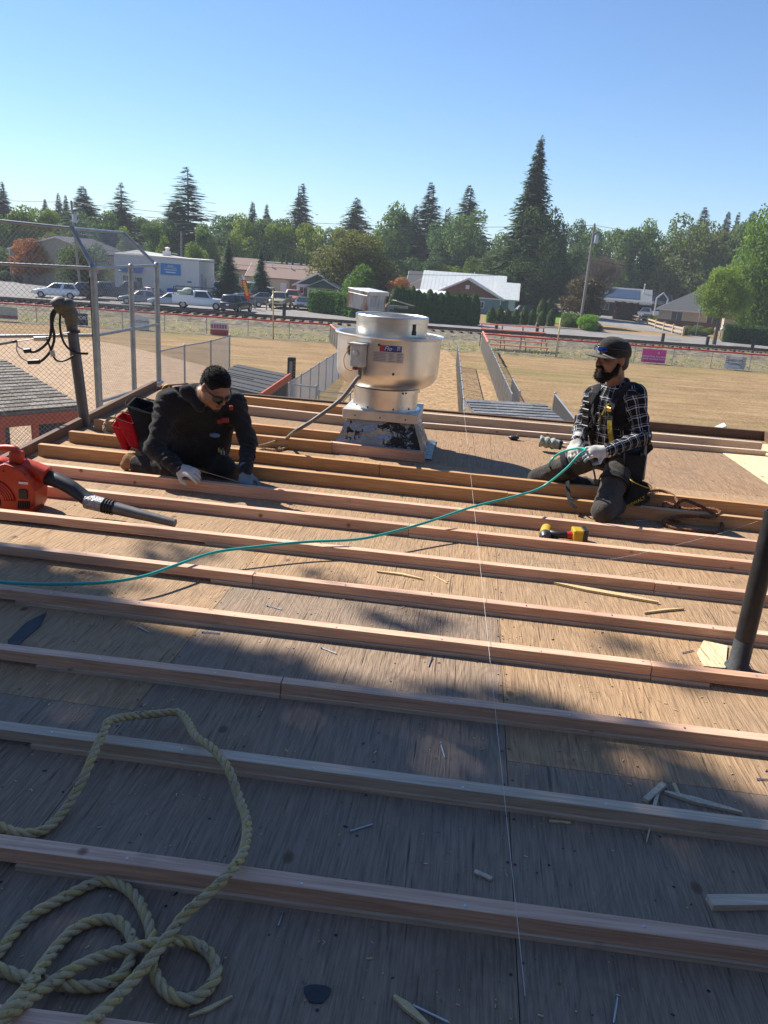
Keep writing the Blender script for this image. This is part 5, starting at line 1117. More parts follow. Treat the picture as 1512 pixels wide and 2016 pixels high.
H = House('low white metal carport roof behind the clipped hedge', 846, 104, -4, 'carport', 'carport'); m = MB(); m.ext([(-2.7, 0, 2.5), (2.2, 0, 2.5), (2.2, 4, 2.8), (-2.7, 4, 2.8)], (0, 0, .12)); H.part('roof', m, RMETAL)
for x in (-2.5, 2.0):
    for y in (.2, 3.8): m = MB(); m.beam((x, y, 0), (x, y, 2.5), .1, .1, up=(0, 1, 0)); H.part('post', m, TRIM)
H = House('small pale carport roof next to the reddish tree', 800, 102, -4, 'carport', 'carport'); m = MB(); m.box((0, 1.5, 2.6), (3.6, 3.4, .14)); H.part('roof', m, TRIM)
for x in (-1.6, 1.6): m = MB(); m.beam((x, .2, 0), (x, .2, 2.55), .1, .1, up=(0, 1, 0)); H.part('post', m, TRIM)
# charcoal houses right
H = House('charcoal house with solar panels behind the utility pole', 1215, 138, -14); H.wall(-5, 5, 0, 9, 2.5, DKW); H.gable(-5, 5, 0, 9, 2.5, 4.6, roofm('slate blue roof', (.16, .18, .20)), DKW, 'x', .6); H.win(-2, 1.5, 1.2, 1, 0)
m = MB(); k = 2.1 / 4.5; m.ext([(-3, .7, 2.5 + k * .7 + .2), (3.6, .7, 2.5 + k * .7 + .2), (3.6, 3.8, 2.5 + k * 3.8 + .2), (-3, 3.8, 2.5 + k * 3.8 + .2)], (0, 0, .05)); H.part('solar_panel', m, SOLAR)
m = MB(); m.lathe([(.1, 3.5), (.1, 5.6), (.16, 5.6), (0, 5.7)], (4.2, 3, 0), 8); H.part('vent_pipe', m, TRIM)
for x in (-3.5, 0, 3.2): m = MB(); m.beam((x, -1.4, 0), (x, -1.4, 2.3), .18, .18, up=(0, 1, 0)); H.part('porch_post', m, DKW)
m = MB(); m.ext([(-5.4, -1.8, 2.2), (5.4, -1.8, 2.2), (5.4, .2, 2.6), (-5.4, .2, 2.6)], (0, 0, .12)); H.part('porch_roof', m, RGREY)
H = House('small charcoal garage with a solar panel beside the white pickup', 1278, 146, -12, 'garage', 'garage'); H.wall(-3.5, 3.5, 0, 7, 2.4, DKW); H.gable(-3.5, 3.5, 0, 7, 2.4, 4.0, RGREY, DKW, 'x', .5); k = 1.6 / 3.5
m = MB(); m.ext([(-2.2, .7, 2.4 + k * .7 + .2), (2.4, .7, 2.4 + k * .7 + .2), (2.4, 2.9, 2.4 + k * 2.9 + .2), (-2.2, 2.9, 2.4 + k * 2.9 + .2)], (0, 0, .05)); H.part('solar_panel', m, SOLAR)
H = House('cream wooden arbour frame beside the peach house', 1302, 132, -10, 'arbour', 'arbour'); 
for a, b in (((-.9, 0, 0), (-.9, 0, 3.6)), ((.9, 0, 0), (.9, 0, 3.6)), ((-.9, 0, 3.6), (0, 0, 4.5)), ((.9, 0, 3.6), (0, 0, 4.5))): m = MB(); m.beam(a, b, .2, .2, up=(0, 1, 0)); H.part('arch_post', m, TRIM)
# peach house with hip roof
H = House('peach house with charcoal hip roof and brick base behind the round shrubs', 1388, 117, -20)
H.wall(-6.2, 5, 0, 10, 2.4, PEACH); m = MB(); m.box((-.6, -.04, .45), (11.3, .1, .9)); H.part('brick_base', m, BRICKM)
m = MB(); e = .6; a = [(-6.2 - e, -e, 2.3), (5 + e, -e, 2.3), (5 + e, 10 + e, 2.3), (-6.2 - e, 10 + e, 2.3)]; r0_, r1_ = (-1.4, 5, 5.3), (.6, 5, 5.3)
m.add(a + [r0_, r1_], [(0, 1, 5, 4), (1, 2, 5), (2, 3, 4, 5), (3, 0, 4), (3, 2, 1, 0)]); H.part('roof', m, RGREY)
m = MB(); m.box((-.6, -.63, 2.27), (12.4, .08, .16)); H.part('fascia', m, TRIM)
H.win(-3.6, 1.45, 1.5, 1.3, 0); H.win(1.4, 1.45, 1.5, 1.3, 0); H.win(4.0, 1.45, .7, 1.3, 0)
H = House('peach gable wing beyond the small round-headed tree', 1496, 112, -14); H.wall(-4.2, 5, 0, 9, 2.6, siding('shaded peach stucco', (.44, .36, .27))); H.gable(-4.2, 5, 0, 9, 2.6, 4.7, RGREY, siding('shaded peach stucco', (.44, .36, .27)), 'y', .5); H.win(1.8, 1.5, 1.4, 1.2, 0)

# ------------------------------------------------------------------ poles, wires, street furniture
WOODP = M('grey weathered pole wood', (.27, .24, .21), .85, var=.25, scale=3, stretch=(4, 4, .3))
def upole(label, xb, yb, xt, yt, Y, can=None):
    b = pY(xb, yb, Y); b[2] = 0; t = pY(xt, yt, Y); o = thing('utility_pole', label, 'utility pole', b, 'utility poles along the road')
    m = MB(); m.tube([b, (b + t) / 2, t], [.17, .15, .12], 10); m.build('pole', WOODP, o, smooth=40)
    if can:
        c = pY(*can, Y - .2); m = MB(); m.lathe([(.0, .45), (.22, .42), (.25, .35), (.25, -.45), (0, -.45)], V(c), 14); m.build('transformer', M('grey transformer', (.42, .47, .52), .4), o, smooth=40)
        m = MB(); m.tube([c + np.array([0, 0, .45]), c + np.array([0, 0, .62])], .04, 6); m.build('bushing', TRIM, o)
    return t, o
t1, _ = upole('tall grey utility pole with a transformer beside the round green shrub', 1142, 640, 1171, 440, 95, (1174, 471))
t2, _ = upole('wooden utility pole with a large transformer behind the backstop hood', 158, 560, 140, 395, 96, (147, 430))
t3, _ = upole('utility pole standing far behind the pale commercial building', 357, 520, 357, 455, 120)
def cable(a, b, sag, r, label):
    m = MB(); P_ = [a + (b - a) * t - np.array([0, 0, sag * 4 * t * (1 - t)]) for t in np.linspace(0, 1, 22)]; m.tube(P_, r, 5); m.build('overhead_wire', WIRE, label=label, cat='wire', group='overhead wires along the road', smooth=True)
rgt_ = np.array([75, 96, 11.0])
for k, (dz, sg) in enumerate(((-.2, 1.1), (-3.3, 1.2), (-4.0, 1.2), (-5.6, 1.3))):
    off = np.array([0, 0, dz]); lb = 'thin overhead wire crossing in front of the tree line'
    cable(t2 + off * .9, t1 + off, sg, .022, lb); cable(t1 + off, rgt_ + off, sg * .8, .022, lb)
cable(t2 + np.array([0, 0, -.2]), np.array([-110, 92, 10.5]), 1.0, .022, 'thin overhead wire leaving the pole behind the backstop')
BOL = M('black bollard', (.018, .018, .02), .6)
for x, y, hgt in ((559, 628, 26), (785, 645, 18), (977, 648, 20), (1057, 655, 20), (1304, 672, 18), (1392, 676, 18), (1480, 690, 16)):
    b = pY(x, y, 78.3 + .1 * (x - 756) / 17); b[2] = 0; m = MB(); m.tube([b, b + np.array([0, 0, hgt / 17])], .17, 10); m.build('bollard', BOL, label='dark square-topped post standing between the railway and the road', cat='post', group='dark posts along the railway', smooth=40)
# feather flag
b = pY(490, 604, 88); b[2] = 0; fl = thing('feather_flag', 'red feather flag with yellow lettering and a checkered tip', 'flag', b)
m = MB(); tp = pY(474, 540, 88); m.tube([b, b + (tp - b) * .5 + np.array([.1, 0, 0]), tp], .03, 6); m.build('flag_pole', BLK, fl)
nn = 12; vs = []; fs = []
for i in range(nn + 1):
    t = i / nn; a = tp + (b - tp) * (.02 + .8 * t); w_ = .62 * min(1, .35 + 3 * t) * (1 - .55 * max(0, t - .6) / .4)
    for d in (0.0, 1.0):
        for th_ in (-.01, .01): vs.append(a + np.array([-w_ * .2 + w_ * d, th_ + .05 * math.sin(t * 6 + d * 2), 0]))
for i in range(nn):
    k = 4 * i; fs += [(k, k + 2, k + 6, k + 4), (k + 1, k + 5, k + 7, k + 3), (k, k + 4, k + 5, k + 1), (k + 2, k + 3, k + 7, k + 6)]
m = MB(); m.add(vs, fs, 0); m.mi = [1 if f < 8 else 0 for f in range(len(fs))]; m.build('cloth', [M('red flag cloth', (.65, .02, .015), .7, var=.08), M('checkered tip', (.75, .75, .75), .7, var=.9, scale=9)], fl)
YTX = M('yellow flag print', (.8, .55, .02), .6)
for i in range(9):
    m = MB(); a = tp + (b - tp) * (.2 + .048 * i); m.box(V(a + np.array([.2, -.07, 0])), (.28 + .06 * (i % 2), .02, .12)); m.build('print_block', YTX, fl)
# low frame by the flag
p = pY(502, 603, 88.5); t = thing('timber_frame', 'small grey timber frame sign beside the feather flag', 'frame', (p[0], p[1], 0))
for dx in (0, 1.3, 1.9): m = MB(); m.beam((p[0] + dx, p[1], 0), (p[0] + dx, p[1], 1.25), .12, .12, up=(0, 1, 0)); m.build('leg', WOODP, t)
m = MB(); m.beam((p[0] - .6, p[1], 1.3), (p[0] + 2, p[1], 1.3), .12, .14); m.build('top_rail', WOODP, t)
# split-rail fence, each post and rail
sr = [pz(1238, 630, 0), pz(1258, 636, 0), pz(1274, 640, 0), pz(1290, 646, 0), pz(1306, 651, 0), pz(1324, 656, 0), pz(1344, 661, 0)]
SRW = M('tan split rail', (.46, .34, .22), .8, var=.2, scale=3); t = thing('split_rail_fence', 'tan split-rail fence along the driveway before the peach house', 'fence', sr[0])
for p in sr: m = MB(); m.beam(p, p + np.array([0, 0, 1.15]), .24, .24, up=(0, 1, 0)); m.build('post', SRW, t)
for a, b in zip(sr[:-1], sr[1:]):
    for z in (.38, .85): m = MB(); m.beam(a + np.array([0, 0, z]), b + np.array([0, 0, z + .03]), .12, .2); m.build('rail', SRW, t)
for x, y in ((1405, 668), (1416, 669), (1430, 672), (1446, 676)):
    b = pY(x, y, 97); b[2] = 0; t = thing('mailbox', 'small grey mailbox on a post before the dark hedge', 'mailbox', b, 'mailboxes before the dark hedge'); m = MB(); m.beam(b, b + np.array([0, 0, 1.0]), .1, .1, up=(0, 1, 0)); m.build('post', WOODP, t); m = MB(); m.box(V(b + np.array([0, -.05, 1.12])), (.22, .5, .25)); m.build('box', GALV, t, bevel=.05)
p = pY(1368, 668, 98); p[2] = 0; t = thing('street_sign', 'small pale street sign on a thin post by the round shrubs', 'sign', p); m = MB(); m.tube([p, p + np.array([0, 0, 3.6])], .04, 6); m.build('post', POSTM, t); m = MB(); m.box(V(p + np.array([0, -.05, 3.3])), (.5, .03, .6)); m.build('plate', M('pale blue sign', (.5, .58, .68), .4), t)
p = pY(189, 590, 91); p[2] = 0; t = thing('round_sign', 'round red sign on a post behind the backstop', 'sign', p); m = MB(); m.tube([p, p + np.array([0, 0, 3.4])], .04, 6); m.build('post', POSTM, t); m = MB(); m.lathe([(0, -.02), (.5, -.02), (.5, .02), (0, .02)], (p[0], p[1] - .05, 2.9), 18, rot=Matrix.Rotation(R_(90), 3, 'X')); m.build('plate', M('orange-red sign', (.6, .09, .04), .5), t)
# ------------------------------------------------------------------ trees and hedges
def leafmat(name='foliage'):
    m, nt, b = nodes_of(name); g = N(nt); oi = g.new('ShaderNodeObjectInfo'); geo = g.new('ShaderNodeNewGeometry')
    at = g.new('ShaderNodeAttribute'); at.attribute_name = 'tint'
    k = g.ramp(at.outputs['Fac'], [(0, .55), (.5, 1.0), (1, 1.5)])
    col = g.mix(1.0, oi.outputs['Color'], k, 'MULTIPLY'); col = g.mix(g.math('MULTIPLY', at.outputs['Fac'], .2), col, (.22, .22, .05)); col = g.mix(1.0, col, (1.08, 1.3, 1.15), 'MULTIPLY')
    g.link(col, b.inputs['Base Color']); b.inputs['Roughness'].default_value = .6; b.inputs['Specular IOR Level'].default_value = .25
    tr = g.new('ShaderNodeBsdfTranslucent'); g.link(g.mix(1.0, col, (1.25, 1.3, .6), 'MULTIPLY'), tr.inputs[0])
    mx = g.new('ShaderNodeMixShader'); mx.inputs[0].default_value = .4; out = [n for n in nt.nodes if n.type == 'OUTPUT_MATERIAL'][0]
    g.link(b.outputs[0], mx.inputs[1]); g.link(tr.outputs[0], mx.inputs[2]); g.link(mx.outputs[0], out.inputs[0]); return m
LEAF = leafmat()
BARK = M('tree bark', (.12, .09, .07), .9, var=.25, scale=3, stretch=(4, 4, .6), bump=.5)
def quads_mesh(name, C_, A_, B_, tint, mat):
    "many leaf faces: centres C, half axes A and B"
    n = len(C_); v = np.stack([C_ - A_, C_ - B_ * .9, C_ + A_, C_ + B_], 1).reshape(-1, 3)
    me = bpy.data.meshes.new(name); me.vertices.add(4 * n); me.vertices.foreach_set('co', v.astype(np.float32).ravel()); me.loops.add(4 * n); me.loops.foreach_set('vertex_index', np.arange(4 * n, dtype=np.int32))
    me.polygons.add(n); me.polygons.foreach_set('loop_start', np.arange(0, 4 * n, 4, dtype=np.int32)); me.polygons.foreach_set('loop_total', np.full(n, 4, np.int32))
    a = me.attributes.new('tint', 'FLOAT', 'FACE'); a.data.foreach_set('value', tint.astype(np.float32)); me.materials.append(mat); me.update(); me.validate(); return me
def unit(v): return v / np.linalg.norm(v, axis=-1, keepdims=True)
def crown_broad(seed, n=9000, lobes=16, leaf=.05, flat=.8, tall=1.0, hollow=.55):
    "unit crown: radius about 1, resting on z=0, built of overlapping leaf clumps"
    r = np.random.default_rng(seed); cs = []; 
    for i in range(lobes):
        a = r.uniform(0, 2 * np.pi); zz = r.uniform(.12, 1.0); rad = (1 - abs(zz - .42) ** 1.7 * 1.1) * r.uniform(.35, .78)
        cs.append((rad * np.cos(a), rad * np.sin(a), zz * 1.55 * tall, r.uniform(.26, .44)))
    cs.append((0, 0, 1.2 * tall, .5)); cs.append((0, 0, .7 * tall, .6)); cs = np.array(cs)
    w_ = cs[:, 3] ** 2; k = r.choice(len(cs), n, p=w_ / w_.sum()); d = unit(r.normal(size=(n, 3))); rr = r.uniform(hollow, 1.0, n) ** .6 * r.uniform(.92, 1.1, n)
    C_ = cs[k, :3] + d * (cs[k, 3] * rr)[:, None] * np.array([1, 1, flat]); keep = C_[:, 2] > .02; C_, d, k = C_[keep], d[keep], k[keep]; n = len(C_)
    nrm_ = unit(d + r.normal(size=(n, 3)) * .7); A_ = unit(np.cross(nrm_, r.normal(size=(n, 3)))); B_ = np.cross(nrm_, A_); s = leaf * r.uniform(.55, 1.35, n)[:, None]
    tint = np.clip(r.normal(.45, .18, n) + r.normal(0, .13, len(cs))[k], 0, 1); return C_, A_ * s, B_ * s * .75, tint
BIG = quads_mesh('crown', *crown_broad(77, n=20000, lobes=34, leaf=.026), LEAF)
BROAD = [quads_mesh('crown', *crown_broad(11 + i, lobes=[18, 14, 22, 26][i], tall=[1, 1.15, .85, 1.3][i], leaf=[.038, .037, .04, .035][i]), LEAF) for i in range(4)]
def crown_conifer(seed, layers=30, per=9, spread=.24, droop=.3, gap=.0, n_need=7, leaf=.025, jag=.35):
    "unit conifer, height 1: whorls of drooping boughs carrying needle sprays"
    r = np.random.default_rng(seed); C_, A_, B_, T_ = [], [], [], []
    for i in range(layers):
        f0 = i / (layers - 1)
        for k in range(max(4, int(per * (1 - f0 * .5)))):
            if r.uniform() < gap: continue
            f = min(1, max(0, f0 + r.uniform(-.6, .6) / layers)); z = .04 + .95 * f; L = spread * (1 - f) ** .95 * r.uniform(1 - jag, 1 + jag * .4) + .004
            a = r.uniform(0, 2 * np.pi); Lb = L * r.uniform(.5, 1.15); d = np.array([np.cos(a), np.sin(a), 0]); m_ = max(3, int(n_need * (1 - f * .5)))
            for j in range(m_):
                t = (j + .6) / m_; p = d * Lb * t + np.array([0, 0, z - droop * Lb * t * t + .05 * Lb * t + r.normal(0, .004)])
                for s in (-1, 1):
                    sd = np.array([-d[1], d[0], 0]) * s; ax = d * .7 + sd * .8 + np.array([0, 0, -.35 * r.uniform(.3, 1.5)]); ax /= np.linalg.norm(ax); up = np.array([r.normal(0, .3), r.normal(0, .3), 1.0]); bx_ = np.cross(ax, up); bx_ /= np.linalg.norm(bx_)
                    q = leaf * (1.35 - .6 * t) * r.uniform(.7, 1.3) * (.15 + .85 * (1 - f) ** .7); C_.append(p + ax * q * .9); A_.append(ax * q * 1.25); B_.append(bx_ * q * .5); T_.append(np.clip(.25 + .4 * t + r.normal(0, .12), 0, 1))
    return np.array(C_), np.array(A_), np.array(B_), np.array(T_)
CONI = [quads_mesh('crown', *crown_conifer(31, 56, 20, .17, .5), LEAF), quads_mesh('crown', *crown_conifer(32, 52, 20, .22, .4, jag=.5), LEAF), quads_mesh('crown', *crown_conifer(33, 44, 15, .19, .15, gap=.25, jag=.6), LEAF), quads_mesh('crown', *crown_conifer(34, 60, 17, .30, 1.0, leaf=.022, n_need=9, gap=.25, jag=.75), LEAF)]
def crown_column(seed, n=2600, pw=.5, leaf=.055):
    "clipped arborvitae shape, height 1, radius about .16"
    r = np.random.default_rng(seed); z = r.uniform(0, 1, n); rad = .155 * np.clip((1 - z) * 2.4, 0, 1) ** pw * np.clip(z * 9 + .55, 0, 1); a = r.uniform(0, 2 * np.pi, n); q = r.uniform(.82, 1.05, n)
    C_ = np.stack([np.cos(a) * rad * q, np.sin(a) * rad * q, z], 1); nr = unit(np.stack([np.cos(a), np.sin(a), .3 * np.ones(n)], 1) + r.normal(size=(n, 3)) * .35); A_ = unit(np.cross(nr, np.cross(nr, np.array([0, 0, 1.0])) + r.normal(size=(n, 3)) * .2)); B_ = np.cross(nr, A_); s = leaf * .5 * r.uniform(.6, 1.3, n)[:, None]
    return C_, A_ * s * 1.2, B_ * s * .6, np.clip(r.normal(.35, .15, n), 0, 1)
COLM = [quads_mesh('foliage', *crown_column(51), LEAF), quads_mesh('foliage', *crown_column(52, pw=.7), LEAF)]
tk = MB(); tk.tube([(0, 0, -.02), (.01, 0, .5), (0, 0, 1.0)], [.5, .38, .16], 8); TRUNKM = tk.mesh('trunk', BARK, True)
def limb_mesh(seed):
    r = random.Random(seed); m = MB()
    for i in range(7):
        a = r.uniform(0, 6.28); z = r.uniform(.05, .7); L = r.uniform(.4, .8); e = (math.cos(a) * L, math.sin(a) * L, z + r.uniform(.35, .8)); m.tube([(0, 0, z - .1), (e[0] * .5, e[1] * .5, (z + e[2]) / 2), e], [.035, .022, .006], 5)
    m.tube([(0, 0, -.3), (0, 0, .6), (.02, .02, 1.3)], [.055, .04, .01], 6); return m.mesh('limb', BARK, True)
LIMBS = [limb_mesh(i) for i in range(3)]
NT = [0]
def broad(label, x, ytop, Y, wpx, color, ybase=None, v=None, group='trees of the far tree line', trunk=True, zb=None, name='broadleaf_tree', tall=None):
    "crown centre column x, top pixel ytop, width in photograph pixels, at distance Y"
    NT[0] += 1; i = NT[0]; v = (i * 7) % 4 if v is None else v; p = pY(x, 600, Y); tz_ = pY(x, ytop, Y)[2]; rad = wpx / 2 * (Y * .95) / F_PX * 1.02
    cz = zb if zb is not None else max(.25, tz_ * .12); Hc = tz_ - cz; mh = 1.95 if v == 9 else [1.95, 2.15, 1.72, 2.4][v]
    o = thing(name, label, 'tree', (p[0], p[1], 0), group)
    c = inst(BIG if v == 9 else BROAD[v], 'crown', o, (0, 0, cz), (0, 0, i * 1.3), (rad * .95, rad * .95, Hc / mh), color)
    if trunk: inst(TRUNKM, 'trunk', o, (0, 0, 0), (0, 0, i), (rad * .12 + .1, rad * .12 + .1, cz + Hc * .3)); inst(LIMBS[i % 3], 'limbs', o, (0, 0, cz), (0, 0, i * 2.0), (rad * .9, rad * .9, Hc * .5))
    return o
def conifer(label, x, ytop, Y, wpx, color, v=0, group='conifers of the far tree line', zb=0.0, name='conifer'):
    NT[0] += 1; i = NT[0]; p = pY(x, 600, Y); tz_ = pY(x, ytop, Y)[2]; sp = [.17, .22, .19, .30][v]; rad = wpx / 2 * Y * .95 / F_PX
    o = thing(name, label, 'tree', (p[0], p[1], 0), group); k = rad / sp
    inst(CONI[v], 'crown', o, (0, 0, zb), (R_((i * 37 % 5) - 2), R_((i * 53 % 5) - 2), i * 1.1), (k * 3.3, k * 3.3, tz_ - zb), color); inst(TRUNKM, 'trunk', o, (0, 0, 0), (0, 0, i), (tz_ * .02 + .1, tz_ * .02 + .1, tz_ * .97)); return o
DG, MG, YG, BG, OL, BR, GG = (.048, .080, .044), (.085, .13, .04), (.17, .19, .035), (.05, .082, .06), (.105, .12, .04), (.13, .105, .042), (.09, .125, .065)
FT = 'trees of the far tree line'
# deep tree line, far to near; each tree is its own thing
k = 0
for x in range(-60, 1600, 58):
    k += 1; yt = 432 + 16 * math.sin(x * .021) + 10 * math.sin(x * .05 + 1) + (12 if 560 < x < 700 else 0)+ .02 * (x - 756); Y = 165 + 12 * math.sin(k * 2.1)
    broad('hazy broadleaf tree in the back of the tree line', x + 10 * math.sin(k * 3), yt, Y, 95, [DG, BG, MG, GG][k % 4], trunk=False)
for x, yt, Y, w_, c, v in ((8, 352, 150, 44, DG, 0), (24, 358, 152, 40, DG, 1), (100, 392, 155, 26, DG, 0), (126, 380, 156, 30, DG, 1), (142, 384, 156, 22, DG, 0), (180, 367, 132, 74, DG, 1), (246, 358, 136, 58, BG, 2), (240, 405, 134, 60, DG, 1), (372, 328, 128, 84, BG, 2), (344, 398, 130, 62, BG, 1), (498, 396, 150, 28, BG, 0), (520, 401, 150, 26, BG, 0), (581, 359, 148, 56, BG, 1), (835, 357, 140, 66, DG, 1), (906, 362, 138, 72, DG, 1), (692, 386, 138, 104, DG, 3), (802, 400, 139, 60, DG, 3), (862, 405, 136, 60, DG, 3), (1130, 430, 150, 34, BG, 0), (1356, 404, 140, 60, BG, 1), (1396, 412, 142, 34, BG, 0), (1416, 414, 146, 36, BG, 1), (1442, 412, 138, 46, BG, 0), (1470, 420, 140, 44, DG, 0)):
    lbl = {372: 'tall open-branched pine rising behind the pale commercial building', 581: 'lone dark fir rising above the bright yellow-green trees', 180: 'broad dark fir left of the ragged fir above the tan hall', 246: 'ragged fir with drooping top above the tan hall', 692: 'broad blunt dark conifer behind the brown maple', 835: 'dark pointed fir left of its twin by the great spruce', 906: 'dark pointed fir nearest the great spruce'}.get(x, 'dark spired conifer rising above the tree line')
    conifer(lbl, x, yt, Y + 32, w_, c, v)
tall_ = [('pale yellow-green rounded tree before the pointed firs', 478, 411, 152, 96, YG, 0), ('yellow-green tree in the far row', 545, 432, 152, 74, YG, 1), ('bright yellow-green tree in the far row', 605, 430, 152, 88, (0.189, 0.196, 0.029), 2), ('grey-green tree in the far row', 655, 440, 152, 60, GG, 1),
    ('broad grey-green tree behind the brown maple', 760, 384, 150, 120, GG, 0), ('grey-green leafy tree beside the great conifer', 905, 400, 150, 118, GG, 3), ('tall grey-green tree in the row behind the roofs', 860, 415, 152, 90, (0.058, 0.102, 0.0653), 3), ('dark leafy tree left of the brown maple', 650, 470, 152, 70, MG, 0),
    ('olive tree behind the white commercial building', 384, 470, 112, 62, (0.123, 0.152, 0.0435), 2), ('dark rounded tree beside the olive tree', 322, 458, 114, 52, OL, 0), ('grey tree behind the dark rounded tree', 305, 430, 128, 66, GG, 1), ('grey-green tree beneath the tall pine', 410, 432, 126, 80, GG, 0),
    ('pale yellowish tree at the left of the tree line', 60, 398, 140, 130, (0.109, 0.138, 0.0435), 0), ('yellowish tree next to the left conifers', 100, 404, 142, 70, YG, 1), ('dark leafy tree above the tan hall', 215, 430, 128, 90, DG, 2), ('light green tree above the tan hall', 255, 440, 125, 60, YG, 0), ('leafy tree at the far left', 8, 400, 135, 90, MG, 0),
    ('dark green tree at the left edge below the tree line', 14, 482, 112, 76, GG, 2), ('dull leafy tree behind the red-orange tree', 95, 452, 124, 80, BR, 0),
    ('pale green tree right of the bare brown tree', 1215, 437, 160, 90, (0.123, 0.16, 0.0508), 1), ('light green rounded tree behind the charcoal house', 1268, 418, 160, 98, (0.109, 0.152, 0.0508), 0), ('dark leafy tree behind the charcoal house', 1300, 430, 162, 70, MG, 3), ('large brown-green tree behind the peach house', 1345, 408, 152, 150, (0.087, 0.0957, 0.0406), 3), ('brownish tree tucked beside the large brown-green tree', 1402, 440, 155, 70, BR, 1), ('green bush tree behind the solar panels', 1225, 510, 158, 110, MG, 2), ('green tree behind the garage', 1300, 505, 162, 90, MG, 0), ('yellow-green tree at the great conifer\'s foot', 925, 498, 136, 56, OL, 2), ('dark green tree right of the great conifer', 1110, 470, 150, 90, DG, 0), ('tree beside the pale house on the right', 1470, 430, 112, 130, (0.0798, 0.123, 0.0435), 0)]
for lb, x, yt, Y, w_, c, v in tall_: broad(lb, x, yt, Y, w_, c, v=v)
# nearer, named trees
broad('red-orange autumn tree beside the tan hall', 62, 463, 108, 78, (0.319, 0.0798, 0.0435), v=2); broad('orange-leaved top beside the red-orange tree', 92, 476, 109, 56, (0.362, 0.16, 0.029), v=0)
broad('big leafy bush tree in front of the tan hall', 172, 462, 100, 118, (.045, .065, .026), v=9, zb=.1)
broad('broad brown-tinged maple in the middle of the houses', 694, 426, 110, 176, (0.109, 0.0899, 0.0319), v=9, zb=1.0)
broad('rounded green tree above the ivy hedge', 703, 513, 99, 96, (0.0725, 0.123, 0.029), v=0, zb=.2)
broad('reddish small maple behind the clipped hedge', 783, 541, 103, 62, (0.348, 0.102, 0.0653), v=2, zb=1.2)
for x, w_, yt in ((845, 44, 517), (870, 54, 514), (895, 46, 518)): broad('yellow-green treetop behind the white house', x, yt, 146, w_, (0.203, 0.217, 0.029), v=2, group='yellow-green treetops behind the white house')
broad('dark purple plum tree beside the utility pole', 1150, 540, 103, 104, (0.0653, 0.0319, 0.0319), v=2, zb=1.0)
broad('bright round-headed small tree on a pale trunk before the peach house', 1421, 500, 86, 108, (0.145, 0.174, 0.0406), v=9, zb=2.7)
broad('tall light green tree at the right edge', 1530, 326, 99, 200, (.105, .15, .036), v=9, zb=1.5); broad('light green lower boughs at the right edge', 1502, 455, 98, 120, (.12, .165, .036), v=9, zb=1.0)
gs = conifer('great tall drooping spruce, tallest of the tree line', 1026, 260, 130, 72, (.036, .058, .044), 3); gz = pY(1026, 268, 130)[2]; inst(CONI[0], 'crown', gs, (0, .3, 0), (0, 0, 2), (44, 44, gz), (.036, .058, .044))
for x, yt, w_, lb in ((1046, 372, 122, 'tallest olive-green cedar crowding before the great spruce'), (1084, 440, 70, 'olive-green cedar on the pole side of the great spruce'), (972, 465, 78, 'olive-green cedar on the hedge side of the great spruce'), (1040, 480, 140, 'low dark cedar boughs at the foot of the great spruce')): broad(lb, x, yt, 127 if x != 972 else 134, w_, (.046, .066, .032), v=9, group='cedars before the great spruce', zb=1.6)
for x, yt, w_ in ((450, 470, 26), (515, 488, 22)): conifer('taller blue-green young cedar beside the pale commercial building' if x < 480 else 'shorter blue-green young cedar behind the pale blue van', x, yt, 103, w_, (0.058, 0.109, 0.0841), 1, group='young cedars in the car park')
for x in (430, 442, 553, 563, 575, 588, 600, 612): conifer('narrow dark cypress behind the mauve-roofed house', x, 487 + .07 * (x - 500), 134, 5, DG, 0, group='narrow cypresses behind the houses')
broad('dark green tree between the brown maple and the reddish maple', 752, 505, 112, 90, (.07, .11, .035), v=0, zb=.2); broad('dark green tree behind the reddish maple', 795, 500, 145, 90, (.06, .10, .04), v=1, zb=.2)
for i, (x, y, h_, w_) in enumerate(((-13, -7, 13, 4.6), (-6.5, -10, 15, 5), (0.5, -9.5, 14, 5), (7, -10.5, 15, 5), (13.5, -8, 13, 4.8))):  # unseen row, added to block low sky and bounce warm light forward
    o = thing('broadleaf_tree', 'unseen brown-leaved tree added behind the building for warm bounce', 'tree', (x, y, 0), 'unseen trees added behind the building'); inst(BROAD[i % 4], 'crown', o, (0, 0, 1.5), (0, 0, i * 1.9), (w_, w_, (h_ - 1.5) / 1.95), (.13, .075, .045)); inst(TRUNKM, 'trunk', o, (0, 0, 0), (0, 0, i), (.6, .6, 5))
# bare brown tree: twigs only
def bare(label, x, ytop, Y, wpx):
    p = pY(x, 600, Y); H_ = pY(x, ytop, Y)[2]; r = random.Random(5); m = MB(); W = wpx / 2 * Y * .95 / F_PX
    def br(a, d, L, rad, lv):
        b = a + d * L; m.tube([a, b], [rad, rad * .6], 4, caps=False)
        if lv == 0: return
        for _ in range(5 if lv > 2 else 4):
            e = (d + Vector((r.uniform(-.8, .8), r.uniform(-.8, .8), r.uniform(-.1, .5)))).normalized(); br(a + d * L * r.uniform(.45, 1), e, L * r.uniform(.5, .8), rad * .55, lv - 1)
    for _ in range(3): br(Vector((p[0], p[1], 0)), Vector((r.uniform(-.25, .25), r.uniform(-.25, .25), 1)).normalized(), H_ * .33, .2, 5)
    o = thing('bare_tree', label, 'tree', (p[0], p[1], 0)); m.build('branches', M('grey twig bark', (.17, .13, .10), .9, var=.2), o); return o
bare('leafless brown-grey tree beside the utility pole', 1172, 462, 130, 120)
